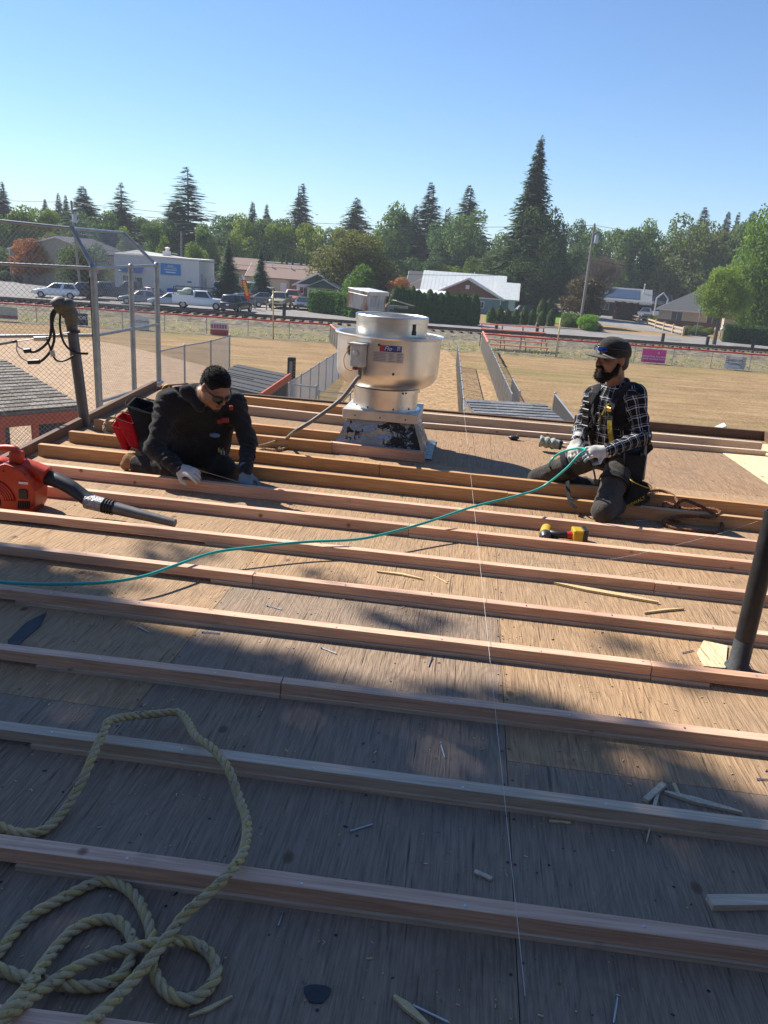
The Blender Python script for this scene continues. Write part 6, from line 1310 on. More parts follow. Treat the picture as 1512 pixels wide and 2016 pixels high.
# hedges and shrubs
def hedge(label, pts, h, w_, color, n=7000, leaf=.10, lump=.12, name='hedge'):
    pts = [np.array([p[0], p[1], 0]) for p in pts]; r = np.random.default_rng(int(abs(pts[0][0]) * 100) % 9999); C_, N_ = [], []
    seg = [np.linalg.norm(b - a) for a, b in zip(pts[:-1], pts[1:])]
    for (a, b), L in zip(zip(pts[:-1], pts[1:]), seg):
        m_ = int(n * L / sum(seg)); d = (b - a) / L; s = np.cross(d, [0, 0, 1]); t = r.uniform(0, L, m_); u = r.uniform(0, 2 * h + w_, m_)
        for tt_, uu in zip(t, u):
            bul = lump * (math.sin(tt_ * 2.1) + math.sin(tt_ * 5.3 + 1)) * .5
            if uu < h: off, z, nn_ = -w_ / 2 - bul, uu, -s
            elif uu < h + w_: off, z, nn_ = uu - h - w_ / 2, h + bul, np.array([0, 0, 1.0])
            else: off, z, nn_ = w_ / 2 + bul, uu - h - w_, s
            C_.append(a + d * tt_ + s * off * (-1 if True else 1) * -1 + np.array([0, 0, z]) + r.normal(0, .05, 3)); N_.append(nn_)
    C_ = np.array(C_) - pts[0]; N_ = unit(np.array(N_) + r.normal(size=C_.shape) * .5); A_ = unit(np.cross(N_, r.normal(size=C_.shape))); B_ = np.cross(N_, A_); q = leaf * r.uniform(.6, 1.3, len(C_))[:, None]
    o = thing(name, label, 'hedge', pts[0]); c = inst(quads_mesh('foliage', C_, A_ * q, B_ * q * .7, np.clip(r.normal(.4, .17, len(C_)), 0, 1), LEAF), 'foliage', o, color=color)
    m = MB()
    for a, b in zip(pts[:-1], pts[1:]): m.beam(a + np.array([0, 0, h * .46]), b + np.array([0, 0, h * .46]), w_ * .8, h * .9)
    m.build('branches', M('dense twigs', (0.029, 0.0406, 0.0203), .95, var=.3), o); return o
hedge('tall ivy-green hedge in front of the rounded tree', [pz(612, 614, 0), pz(660, 619, 0), pz(706, 626, 0)], 2.4, 1.6, (0.0725, 0.145, 0.029), 5000)
hedge('dark clipped hedge behind the street sign at the right', [pz(1420, 672, 0), pz(1620, 690, 0)], 1.9, 1.5, (0.029, 0.0653, 0.029), 6000); hedge('low bright clipped hedge before the utility pole', [pz(1105, 642, 0), pz(1146, 645, 0)], 1.5, 1.2, (0.102, 0.203, 0.0217), 2500)
hedge('maroon clipped hedge beside the white old pickup', [pz(1206, 628, 0), pz(1252, 632, 0)], 2.6, 1.8, (0.102, 0.0319, 0.0406), 3000); hedge('small clipped green hedge behind the split-rail fence', [pz(1268, 634, 0), pz(1306, 640, 0)], 1.1, 1.0, (0.102, 0.123, 0.029), 1500)
for i, x in enumerate(np.linspace(778, 934, 15)):
    p = pY(x, 600, 88.5); o = thing('clipped_cypress', 'dark columnar cypress, one of a tight clipped row', 'shrub', (p[0], p[1], 0), 'tight cypress row before the metal-roofed house'); s = 3.3 + .2 * math.sin(i * 2.3) + (.3 if i < 4 else 0); inst(COLM[i % 2], 'foliage', o, (0, 0, 0), (0, 0, i * 1.7), (4.8, 4.8, s), (0.0406, 0.087, 0.0232)); inst(TRUNKM, 'trunk', o, (0, 0, 0), (0, 0, 0), (.5, .5, s * .8))
p0_ = [966, 982, 997, 1013, 1030, 1046, 1065, 1083]
for i, x in enumerate(p0_):
    p = pY(x, 634 + .06 * (x - 966), 93 + .035 * (x - 966)); o = thing('arborvitae', 'small bullet-shaped arborvitae in an even row on the lawn edge', 'shrub', (p[0], p[1], 0), 'row of small arborvitae'); s = 1.95 + .22 * math.sin(i * 1.9); inst(COLM[i % 2], 'foliage', o, (0, 0, 0), (0, 0, i), (3.4, 3.4, s), (0.0508, 0.087, 0.0174)); inst(TRUNKM, 'trunk', o, (0, 0, 0), (0, 0, 0), (.2, .2, s * .7))
for x in (1068, 1081): p = pY(x, 600, 104); o = thing('arborvitae', 'taller arborvitae behind the even row', 'shrub', (p[0], p[1], 0), 'arborvitae behind the row'); inst(COLM[0], 'foliage', o, (0, 0, 0), (0, 0, x), (4, 4, 3.0), (0.0435, 0.0798, 0.0174))
def ball(label, x, y, Y, wpx, hpx, color, group=None):
    p = pY(x, y, Y); o = thing('round_shrub', label, 'shrub', (p[0], p[1], 0), group); r = wpx / 2 * Y * .95 / F_PX; inst(BROAD[2], 'foliage', o, (0, 0, -.1), (0, 0, x), (r, r, hpx * Y * .95 / F_PX / 1.6), color); m = MB(); m.tube([(p[0], p[1], 0), (p[0], p[1], r * .6)], .06, 6); m.build('stem', BARK, o)
ball('bright green rounded shrub at the foot of the utility pole', 1158, 640, 94, 50, 34, (0.145, 0.246, 0.0174)); ball('olive rounded shrub behind the bright green shrub', 1122, 625, 97, 44, 30, (0.087, 0.123, 0.029)); ball('grey-olive rounded shrub behind the utility pole', 1150, 620, 99, 52, 28, (0.0798, 0.109, 0.0362)); ball('small maroon shrub beside the bright green shrub', 1181, 640, 94, 20, 14, (0.131, 0.0435, 0.0435))
for x, y, w_, h_ in ((1349, 660, 24, 16), (1366, 663, 26, 18), (1384, 665, 22, 15)): ball('grey-green clipped ball shrub by the driveway fence', x, y, 99, w_, h_, (0.102, 0.131, 0.0725), 'ball shrubs by the driveway fence')
for x, y, w_, h_ in ((1356, 650, 24, 16), (1372, 652, 30, 18), (1396, 655, 22, 16)): ball('olive-yellow rounded shrub under the peach house windows', x, y, 104, w_, h_, (0.145, 0.138, 0.029), 'shrubs under the peach house windows')
ball('dark shrub against the pale gable wing', 1470, 632, 101, 40, 52, (0.0435, 0.0725, 0.029)); ball('dark shrub at the far left beyond the lot', 8, 556, 108, 34, 22, (0.0435, 0.0725, 0.0435)); ball('dark shrub at the corner of the tan hall', 36, 556, 107, 22, 22, (0.029, 0.0435, 0.0261))
# dry weeds along the fence and the ballast
r = np.random.default_rng(3); n = 5000; X = r.uniform(-45, 48, n); Yw = np.where(r.uniform(size=n) < .5, r.uniform(58.6, 63, n), r.uniform(63, 79, n)) + .06 * X; hgt = r.uniform(.04, .16, n)
C_ = np.stack([X, Yw, hgt * .5], 1); a = r.uniform(0, 6.28, n); A_ = np.stack([np.cos(a) * .06, np.sin(a) * .06, 0 * a], 1); B_ = np.stack([r.normal(0, .06, n), r.normal(0, .06, n), hgt * .6], 1)
wd = inst(quads_mesh('dry_weeds', C_, A_, B_, np.clip(r.normal(.5, .2, n), 0, 1), LEAF), 'dry_weeds', color=(.30, .25, .14)); tag(wd, 'dry weeds between the outfield fences and the railway', 'weeds', kind='stuff')

# ------------------------------------------------------------------ the leafy tree beside the building that shades the near deck
SH_C = Vector((0.25, 1.05, DECK)); hd_ = Vector((SUNV.x, SUNV.y, 0)).normalized(); tt_ = 9.5
Cc = SH_C + SUNV * (tt_ / math.cos(SUN_EL)); nlat = Vector((-hd_.y, hd_.x, 0)); nlat = nlat if nlat.y > 0 else -nlat
r = np.random.default_rng(17); cs = []
vert = Vector((0, 0, 1)); perp = SUNV.cross(nlat).normalized(); ek = hd_.dot(perp)
for i in range(430):
    for _ in range(40):
        ver = r.uniform(-3.0, 3.0); edge = 1.33 - .21 * ver / ek; lat = r.uniform(-2.6, edge + .2); dep = r.uniform(-2.2, 2.2); rad = r.uniform(.22, .5)
        if lat + rad < edge + .12 * math.sin(ver * 1.7) + .14 * math.sin(ver * 4.1 + 1) : break
    cs.append((lat, ver, dep, rad))
for lat, ver, rad in ((.42, .9, .18), (.38, -.35, .15), (.62, -1.0, .14), (.4, 1.7, .16), (.7, .3, .10), (.6, 1.2, .12), (.55, .1, .1), (.35, -.9, .14), (.5, -.6, .12)): cs.append((lat + 1.33 - .21 * ver / ek, ver, r.uniform(-1, 1), rad))
cs = np.array(cs); C_, tn = [], []
for lat, ver, dep, rad in cs:
    m_ = int(150 * (rad / .4) ** 2); d = unit(r.normal(size=(m_, 3))) * (r.uniform(.1, 1, m_) ** .45)[:, None] * rad
    base = np.array(Cc + nlat * lat + perp * ver + SUNV * dep); C_.append(base + d); tn.append(np.clip(r.normal(.45, .18, m_), 0, 1))
C_ = np.concatenate(C_); tn = np.concatenate(tn); n = len(C_); A_ = unit(r.normal(size=(n, 3))); B_ = unit(np.cross(A_, r.normal(size=(n, 3)))); s = r.uniform(.05, .095, n)[:, None]
b0 = Vector((Cc.x - .6, Cc.y, 0)); st_ = thing('shade_tree', 'tall leafy tree beside the building shading the near deck', 'tree', b0)
inst(quads_mesh('crown', C_ - np.array(b0), A_ * s, B_ * s * .6, tn, LEAF), 'crown', st_, color=(.06, .065, .03))
m = MB(); cb = Cc - b0; m.tube(spline([(0, 0, -.1), (.1, 0, 4), (cb.x * .5, .1, 8), (cb.x, cb.y, cb.z)], 5), [.26, .25, .24, .23, .22, .2, .2, .19, .18, .17, .15, .13, .11, .09, .07, .05], 10); m.build('trunk', BARK, st_, world=False, smooth=True)
m = MB()
for i in range(22):
    q = cs[(i * 7) % 165]; e = Cc + nlat * q[0] + perp * q[1] + SUNV * q[2] - b0; a_ = Vector((cb.x * (.5 + .4 * (i % 5) / 5), .1, 8 + (cb.z - 8) * (i % 5) / 5)); m.tube([a_, (a_ + e) / 2 + Vector((0, 0, .2)), e], [.05, .035, .01], 6)
m.build('limbs', BARK, st_, world=False, smooth=True)
# ------------------------------------------------------------------ people: smooth-blended solids meshed as one surface
def capp(a, b, r1, r2, mat, k=.03, fold=None, sub=False): return dict(t='c', a=np.array(a, float), b=np.array(b, float), r1=r1, r2=r2, mat=mat, k=k, fold=fold, sub=sub)
def ellp(c, ax, r, mat, k=.03, sub=False, fold=None): return dict(t='e', c=np.array(c, float), R=np.array(ax, float), r=np.array(r, float), mat=mat, k=k, sub=sub, fold=fold)
def prim_d(p, P, uv=False):
    if p['t'] == 'c':
        ba = p['b'] - p['a']; L2 = ba @ ba; pa = P - p['a']; t = np.clip(pa @ ba / L2, 0, 1); d = np.linalg.norm(pa - t[:, None] * ba, axis=1) - (p['r1'] + (p['r2'] - p['r1']) * t); L = math.sqrt(L2); s = t * L
    else:
        q = (P - p['c']) @ p['R'].T; k0 = np.linalg.norm(q / p['r'], axis=1) + 1e-9; k1 = np.linalg.norm(q / p['r'] ** 2, axis=1) + 1e-9; d = k0 * (k0 - 1) / k1; s = q[:, 2]
    if p['fold']:
        am, lam = p['fold'][:2]; md = .5 + .5 * np.sin(P[:, 0] * 19 + 2 * np.sin(P[:, 2] * 13)) * np.sin(P[:, 1] * 17 + P[:, 2] * 11); d = d + am * md * np.sin(2 * np.pi * s / (lam * 1.5) + 3.4 * np.sin(P[:, 0] * 21 + P[:, 1] * 15) + 2.5 * np.sin(P[:, 2] * 17 - P[:, 0] * 12)) + am * .55 * np.sin(P[:, 0] * 51 + 3 * np.sin(P[:, 2] * 29)) * np.sin(P[:, 1] * 47 + 2 + P[:, 2] * 20)
    if not uv: return d
    if p['t'] == 'c':
        ax = ba / L; ref = np.array([0, 0, 1.0]) if abs(ax[2]) < .8 else np.array([1.0, 0, 0]); u = np.cross(ax, ref); u /= np.linalg.norm(u); w_ = np.cross(ax, u); an = np.arctan2(pa @ w_, pa @ u); return d, np.stack([s, an * (p['r1'] + p['r2']) / 2], 1)
    return d, np.stack([q[:, 2], q[:, 1] if False else np.arctan2(q[:, 1], q[:, 0]) * (p['r'][0] + p['r'][1]) / 2], 1)
def field(prims, P):
    D = np.full(len(P), 9.0)
    for p in prims:
        d = prim_d(p, P); k = p['k']
        if p['sub']: D = np.maximum(D, -d)
        else: h = np.clip(.5 + .5 * (D - d) / k, 0, 1); D = D * (1 - h) + d * h - k * h * (1 - h)
    return D
def sdf_object(name, prims, mats, parent, res=.006, smooth_it=1):
    lo = np.full(3, 1e9); hi = -lo
    for p in prims:
        if p['sub']: continue
        pts = [p['a'] - max(p['r1'], p['r2']), p['b'] - max(p['r1'], p['r2']), p['a'] + max(p['r1'], p['r2']), p['b'] + max(p['r1'], p['r2'])] if p['t'] == 'c' else [p['c'] - p['r'].max(), p['c'] + p['r'].max()]
        for q in pts: lo = np.minimum(lo, q); hi = np.maximum(hi, q)
    lo -= .03; hi += .03; B = 8; nb = np.ceil((hi - lo) / (res * B)).astype(int) + 1; dim = nb * B
    G = np.stack(np.meshgrid(*[np.arange(n) for n in nb], indexing='ij'), -1).reshape(-1, 3)
    Dc = field(prims, lo + (G * B + (B - 1) / 2) * res); act = np.abs(Dc) < res * B * 1.35 + .012
    Db = np.repeat(np.where(Dc < 0, -1., 1.)[:, None], B ** 3, 1).astype(np.float32)
    loc = np.stack(np.meshgrid(*[np.arange(B)] * 3, indexing='ij'), -1).reshape(-1, 3); ai = np.nonzero(act)[0]
    for c in range(0, len(ai), 400):
        ix = ai[c:c + 400]; P = lo + ((G[ix] * B)[:, None, :] + loc[None]) * res; Db[ix] = field(prims, P.reshape(-1, 3)).reshape(len(ix), -1)
    D = Db.reshape(*nb, B, B, B).transpose(0, 3, 1, 4, 2, 5).reshape(dim); S = D < 0
    cnt = sum(S[i:dim[0] - 1 + i, j:dim[1] - 1 + j, k:dim[2] - 1 + k].astype(np.int8) for i in (0, 1) for j in (0, 1) for k in (0, 1)); cell = (cnt > 0) & (cnt < 8); I = np.argwhere(cell)
    idx = np.full(cell.shape, -1, np.int64); idx[cell] = np.arange(len(I)); cor = np.array([(i, j, k) for i in (0, 1) for j in (0, 1) for k in (0, 1)])
    cv = np.stack([D[I[:, 0] + c[0], I[:, 1] + c[1], I[:, 2] + c[2]] for c in cor], 1).astype(float); acc = np.zeros((len(I), 3)); ct = np.zeros(len(I))
    for a in range(8):
        for b in range(a + 1, 8):
            if np.abs(cor[a] - cor[b]).sum() == 1:
                m = (cv[:, a] < 0) != (cv[:, b] < 0); t = np.where(m, cv[:, a] / (cv[:, a] - cv[:, b] + 1e-12), 0); acc += np.where(m[:, None], cor[a] + t[:, None] * (cor[b] - cor[a]), 0); ct += m
    Vv = lo + (I + acc / ct[:, None]) * res; Fq = []
    for ax in range(3):
        o1, o2 = [(1, 2), (2, 0), (0, 1)][ax]; sl0 = [slice(1, None)] * 3; a = np.argwhere(np.diff(S.astype(np.int8), axis=ax) != 0); a = a[(a[:, o1] > 0) & (a[:, o2] > 0) & (a[:, 0] < dim[0] - 1) & (a[:, 1] < dim[1] - 1) & (a[:, 2] < dim[2] - 1)]
        e1, e2 = np.zeros(3, int), np.zeros(3, int); e1[o1] = 1; e2[o2] = 1
        q = np.stack([idx[tuple((a - e1 - e2).T)], idx[tuple((a - e2).T)], idx[tuple(a.T)], idx[tuple((a - e1).T)]], 1); sg = S[tuple(a.T)]; q[~sg] = q[~sg][:, ::-1]; Fq.append(q[(q >= 0).all(1)])
    Fq = np.concatenate(Fq); nv = len(Vv)
    for _ in range(smooth_it):
        s = np.zeros_like(Vv); c_ = np.zeros(nv)
        for a, b in ((0, 1), (1, 2), (2, 3), (3, 0)):
            np.add.at(s, Fq[:, a], Vv[Fq[:, b]]); np.add.at(c_, Fq[:, a], 1); np.add.at(s, Fq[:, b], Vv[Fq[:, a]]); np.add.at(c_, Fq[:, b], 1)
        Vv = Vv * .5 + .5 * s / c_[:, None]
    best = np.full(nv, 9.); bm = np.zeros(nv, int); uv = np.zeros((nv, 2))
    for p in prims:
        if p['sub']: continue
        d, u = prim_d(p, Vv, True); m = d < best; best[m] = d[m]; bm[m] = p['mat']; uv[m] = u[m]
    off = np.array(wloc(parent)) if parent else np.zeros(3); me = bpy.data.meshes.new(name); me.vertices.add(nv); me.vertices.foreach_set('co', (Vv - off).astype(np.float32).ravel()); nf = len(Fq)
    me.loops.add(4 * nf); me.loops.foreach_set('vertex_index', Fq.astype(np.int32).ravel()); me.polygons.add(nf); me.polygons.foreach_set('loop_start', np.arange(0, 4 * nf, 4, dtype=np.int32)); me.polygons.foreach_set('loop_total', np.full(nf, 4, np.int32))
    for m in mats: me.materials.append(m)
    fm = np.sort(bm[Fq], 1)[:, 1]; me.polygons.foreach_set('material_index', fm.astype(np.int32)); me.polygons.foreach_set('use_smooth', np.ones(nf, bool))
    at = me.attributes.new('cloth', 'FLOAT_VECTOR', 'POINT'); at.data.foreach_set('vector', np.c_[uv, np.zeros(nv)].astype(np.float32).ravel()); me.update(); me.validate()
    o = bpy.data.objects.new(name, me); COL.objects.link(o); o.parent = parent; return o
def n3(v): v = np.array(v, float); return v / np.linalg.norm(v)
def frame(f, up=(0, 0, 1)):
    "rows: forward, left, up"
    f = n3(f); l = n3(np.cross(up, f)); return np.array([f, l, np.cross(f, l)])
def hand_prims(W, d, n, side, mat, matf, curl=(.9, .9, .9, .9), thumb=(.6, .5), sc=1.0, spread=.2):
    "W wrist, d direction of the fingers, n back-of-hand normal, side +1 when the thumb lies along +s"
    d = n3(d); n = n3(np.array(n) - d * (d @ n)); s = np.cross(n, d) * side; W = np.array(W, float); pr = []
    pr.append(ellp(W + d * .05 * sc, np.array([d, s, n]), np.array([.058, .043, .019]) * sc, mat, .015)); pr.append(capp(W - d * .035, W + d * .02 * sc, .031 * sc, .030 * sc, mat, .02))
    for i, (off, L) in enumerate(((.031, .070), (.011, .080), (-.010, .075), (-.030, .058))):
        b = W + d * .088 * sc + s * off * sc; dd = n3(d + s * spread * off / .03 * .5); a = 0.0; r = [.0098, .0102, .0098, .0088][i] * sc
        for j, f in enumerate((.45, .32, .26)):
            a += curl[i] * (.55, .75, .6)[j]; v = dd * math.cos(a) - n * math.sin(a); e = b + v * L * f * sc; pr.append(capp(b, e, r * (1 - .06 * j), r * (.94 - .06 * j), mat if j == 0 else matf, .004)); b = e
    b = W + d * .028 * sc + s * .032 * sc; a1, a2 = thumb; v = n3(d * .6 + s * .75 - n * a1 * .6); e = b + v * .045 * sc; pr.append(capp(b, e, .015 * sc, .0115 * sc, mat, .01)); v2 = n3(d * .85 + s * (.35 - a2 * .5) - n * a2); pr.append(capp(e, e + v2 * .034 * sc, .0113 * sc, .0095 * sc, matf, .004))
    return pr
def head_prims(c, Fr, skin, lip, k=1.0):
    f, l, u = Fr; c = np.array(c)
    def at(a, b, d): return c + f * a * k + l * b * k + u * d * k
    A = Fr; pr = [ellp(at(-.008, 0, .03), A, np.array([.096, .077, .094]) * k, skin, .02), ellp(at(.032, 0, -.045), A, np.array([.062, .060, .078]) * k, skin, .03), ellp(at(.066, 0, -.094), A, np.array([.028, .03, .022]) * k, skin, .025),
        ellp(at(.078, 0, .022), A, np.array([.02, .056, .014]) * k, skin, .012), capp(at(.092, 0, .012), at(.116, 0, -.024), .008 * k, .0115 * k, skin, .012), ellp(at(.103, 0, -.03), A, np.array([.012, .018, .009]) * k, skin, .008),
        ellp(at(.090, 0, -.056), A, np.array([.013, .025, .007]) * k, lip, .006), ellp(at(.086, 0, -.069), A, np.array([.013, .022, .008]) * k, lip, .006)]
    for s in (-1, 1):
        pr += [ellp(at(.062, s * .04, -.022), A, np.array([.03, .024, .024]) * k, skin, .02), ellp(at(-.012, s * .079, -.002), A, np.array([.02, .009, .032]) * k, skin, .008), ellp(at(.012, s * .056, -.06), A, np.array([.045, .014, .035]) * k, skin, .02)]
    return pr
def skinmat(name, c):
    m, nt, b = nodes_of(name); g = N(nt); v = g.coord('Object'); n = g.noise(v, 60, 4); col = g.mix(1.0, c, g.ramp(n, [(.3, .85), (.7, 1.1)]), 'MULTIPLY'); g.link(col, b.inputs['Base Color']); b.inputs['Roughness'].default_value = .5; b.inputs['Subsurface Weight'].default_value = .08; b.inputs['Subsurface Radius'].default_value = (.012, .004, .002); g.bump(b, g.noise(v, 300, 2), .15, .001); return m
def fabric(name, c, var=.2, wr=1.0, sc=900):
    m, nt, b = nodes_of(name); g = N(nt); v = g.coord('Object'); n = g.noise(v, 18, 5, .6); col = g.mix(1.0, c, g.ramp(n, [(.3, 1 - var), (.7, 1 + var)]), 'MULTIPLY'); g.link(col, b.inputs['Base Color']); b.inputs['Roughness'].default_value = .9; b.inputs['Specular IOR Level'].default_value = .12; b.inputs['Sheen Weight'].default_value = .12
    g.bump(b, g.math('ADD', g.noise(v, 30, 4, .6, .8), g.math('MULTIPLY', g.noise(v, sc, 2), .12)), wr, .012); return m
def plaid():
    m, nt, b = nodes_of('black and white plaid flannel'); g = N(nt); at = g.new('ShaderNodeAttribute'); at.attribute_name = 'cloth'; sp = g.new('ShaderNodeSeparateXYZ'); g.link(at.outputs['Vector'], sp.inputs[0]); oc = g.coord('Object'); wob = g.math('MULTIPLY', g.math('SUBTRACT', g.noise(oc, 14, 3), .5), .02); tot = None
    for ax in ('X', 'Y'):
        c = g.math('ADD', sp.outputs[ax], wob)
        for per, ph, w_, st in ((.06, 0.0, .05, .8), (.06, .24, .035, .5)):
            fr_ = g.math('FRACT', g.math('ADD', g.math('DIVIDE', c, per), ph)); d = g.math('ABSOLUTE', g.math('SUBTRACT', fr_, .5)); ln = g.math('MULTIPLY', g.math('LESS_THAN', d, w_), st); tot = ln if tot is None else g.math('ADD', tot, ln)
    col = g.mix(g.math('MULTIPLY', tot, .62, clamp=True), (.010, .011, .016), (.62, .63, .66)); g.link(col, b.inputs['Base Color']); b.inputs['Roughness'].default_value = .9; b.inputs['Specular IOR Level'].default_value = .1; g.bump(b, g.noise(oc, 34, 4, .6, .8), .6, .012); return m
SKIN = skinmat('warm skin', (.235, .118, .07)); LIP = skinmat('lips', (.14, .055, .045)); HOOD = fabric('black sweatshirt', (.021, .021, .023)); PANT = fabric('charcoal work trousers', (.055, .05, .045)); PANT2 = fabric('black work trousers', (.022, .022, .023)); PLAID = plaid(); GLW = fabric('off-white knit glove', (.52, .50, .46), .15, .3); GLD = fabric('dark dipped glove palm', (.03, .035, .045), .2, .3); GLB = fabric('teal-grey dipped glove', (.16, .22, .27), .2, .3); BOOT = fabric('tan work boot leather', (.24, .13, .06)); BOOTD = fabric('dark boot leather', (.03, .026, .022)); HAIR = fabric('black hair', (.008, .007, .007), .3, 1.0, 400); VEST = fabric('black webbing', (.014, .014, .016), .3); CAPM = fabric('dark olive cap cloth', (.035, .033, .028)); YSTR = fabric('yellow webbing', (.30, .22, .02)); RPCH = fabric('red pouch cloth', (.45, .012, .02)); EYE = M('dark eye', (.03, .02, .015), .1)
LENSB = M('blue mirror lens', (.015, .045, .32), .08, .85, var=.1, scale=30); LENSG = M('dark green mirror lens', (.03, .05, .045), .06, .8, var=.2, scale=30); FRM = M('glossy black frame', (.01, .01, .011), .2)
def J(x, y, Y): return pY(x, y, Y)
def fuzz(o, n, L, parent, name):
    'short hairs standing on the surface of o'
    r = np.random.default_rng(5); me = o.data; m = MB(); off = np.array(wloc(parent))
    for i in r.integers(0, len(me.vertices), n):
        v = me.vertices[int(i)]; p = np.array(v.co) + off; g_ = n3(np.array(v.normal) + r.normal(size=3) * .5 + np.array([0, 0, -.4])); sd = n3(np.cross(g_, r.normal(size=3))) * .0018; m.add([p - sd, p + sd, p + g_ * L * r.uniform(.5, 1.3)], [(0, 1, 2)])
    return m.build(name, HAIR, parent)
def strap(pts, w_, th, mat, name, parent, n_ref):
    "flat band through 3-D points; n_ref is the outward direction"
    P = [np.array(p) for p in spline(pts, 5)]; m = MB(); vs = []; fs = []
    for i, p in enumerate(P):
        t = n3(P[min(i + 1, len(P) - 1)] - P[max(i - 1, 0)]); nr = n3(np.array(n_ref) - t * (t @ np.array(n_ref))); sd = np.cross(t, nr)
        for a, b in ((-1, 0), (1, 0), (1, 1), (-1, 1)): vs.append(p + sd * a * w_ / 2 + nr * b * th)
    for i in range(len(P) - 1):
        for k in range(4): fs.append((4 * i + k, 4 * i + (k + 1) % 4, 4 * i + 4 + (k + 1) % 4, 4 * i + 4 + k))
    fs += [(3, 2, 1, 0), tuple(len(vs) - 4 + k for k in range(4))]; m.add(vs, fs); return m.build(name, mat, parent, smooth=40)
def glasses(c, Fr, lens, parent, drop=0.0, fwd=.0, k=1.0, name='sunglasses', lh=.040):
    f, l, u = Fr; at = lambda a, b, d: np.array(c) + f * a * k + l * b * k + u * d * k
    g = MB(); g.tube(spline([at(-.02, .082, .012 + drop), at(.04, .081, .012 + drop), at(.082 + fwd, .058, .010 + drop), at(.103 + fwd, .02, .008 + drop), at(.106 + fwd, 0, .008 + drop), at(.103 + fwd, -.02, .008 + drop), at(.082 + fwd, -.058, .010 + drop), at(.04, -.081, .012 + drop), at(-.02, -.082, .012 + drop)], 5), .0042, 6); fr_ = g.build(name, FRM, parent, smooth=True)
    for s in (-1, 1):
        m = MB(); vs = []; fs = []; n, mm = 8, 5
        for i in range(n + 1):
            t = .1 + .9 * i / n; a = .106 - .030 * t * t; 
            for j in range(mm + 1):
                v = j / mm; hgt = lh * (1 - .5 * abs(t - .5) ** 1.5 * 1.6); vs.append(at(a + fwd + .004 * math.sin(math.pi * v), s * (.006 + .060 * t), .011 + drop - v * hgt))
        for i in range(n):
            for j in range(mm): q = i * (mm + 1) + j; fs.append((q, q + 1, q + mm + 2, q + mm + 1))
        m.add(vs, fs); m.build('lens', lens, fr_, smooth=True)
    return fr_
def pouch(pts_top, drop, taper, mat, name, parent, trim=None, label=None):
    "open bag: top ring of four corners, bottom shrunk"
    T = [np.array(p) for p in pts_top]; c = sum(T) / 4; Bm = [c + (p - c) * taper + np.array(drop) for p in T]; m = MB()
    In = [c + (p - c) * .88 for p in T]; Ib = [c + (p - c) * .8 + np.array(drop) * .3 for p in T]
    m.add(T + Bm + In + Ib, [(0, 1, 5, 4), (1, 2, 6, 5), (2, 3, 7, 6), (3, 0, 4, 7), (7, 6, 5, 4), (0, 8, 9, 1), (1, 9, 10, 2), (2, 10, 11, 3), (3, 11, 8, 0), (8, 12, 13, 9), (9, 13, 14, 10), (10, 14, 15, 11), (11, 15, 12, 8), (12, 15, 14, 13)]); o = m.build(name, mat, parent, bevel=.006, seg=2, smooth=50)
    if trim: q = MB(); q.tube(spline(T, 5, True), .003, 6, closed=True); q.build('trim', trim, o, smooth=True)
    return o

# ---- the man in plaid, kneeling upright on the right
pel = J(1203, 898, 5.02); che = J(1209, 812, 5.0); nkb = J(1213, 757, 4.98); hd = J(1207, 707, 4.95)
fdir = n3((-.80, -.60, 0)); lft_ = np.array([-fdir[1], fdir[0], 0]); tor = n3(nkb - pel); TF = frame(fdir, tor); TF = np.array([n3(np.cross(lft_, tor)), lft_, tor])
if TF[0] @ fdir < 0: TF[0] = -TF[0]
man = thing('person', 'kneeling man in dark cap and black-and-white plaid shirt holding a teal hose', 'person', (pel[0], pel[1], DECK))
lsh, lel, lwr = J(1251, 778, 4.86), J(1266, 860, 4.76), J(1190, 889, 4.60); rsh, rel, rwr = J(1170, 780, 5.12), J(1142, 848, 5.04), J(1136, 868, 4.82)
lkn = pz(1187, 1030) + np.array([0, .03, .07]); rkn = pz(1058, 962) + np.array([0, .02, .068]); lhp, rhp = pel + lft_ * .095, pel - lft_ * .095
lan = np.array([pel[0] + lft_[0] * .15 - fdir[0] * .12, pel[1] + lft_[1] * .15 - fdir[1] * .12, DECK + .055]); ran = np.array([pel[0] - lft_[0] * .14 - fdir[0] * .12, pel[1] - lft_[1] * .14 - fdir[1] * .12, DECK + .055])
HF = frame(n3((-.93, -.36, -.04)), (.05, 0, 1)); S_, L_, SH_, P_, G_, GD_, B_ = 0, 1, 2, 3, 4, 5, 6
pr = [ellp(pel + tor * .02, TF, (.125, .17, .13), P_, .04, fold=(.003, .07)), ellp(pel + tor * .15, TF, (.112, .152, .15), SH_, .05, fold=(.004, .06)), ellp(che + tor * .03, TF, (.118, .178, .19), SH_, .06, fold=(.004, .07)), capp(lsh, rsh, .062, .062, SH_, .06),
    capp(nkb - tor * .03, hd - tor * .05 - HF[0] * .02, .058, .054, S_, .02)]
for sh_, el_, wr_ in ((lsh, lel, lwr), (rsh, rel, rwr)): pr += [capp(sh_, el_, .064, .049, SH_, .04, (.006, .04)), capp(el_, wr_, .050, .036, SH_, .025, (.0055, .032))]
for hp_, kn_, an_ in ((lhp, lkn, lan), (rhp, rkn, ran)):
    pr += [capp(hp_, kn_, .098, .070, P_, .04, (.004, .09)), capp(kn_, an_, .068, .055, P_, .03, (.004, .06)), capp(an_, an_ - fdir * .13 + np.array([0, 0, -.01]), .044, .034, B_, .015)]
pr += head_prims(hd, HF, S_, L_)
hose_p = J(1140, 886, 4.55)
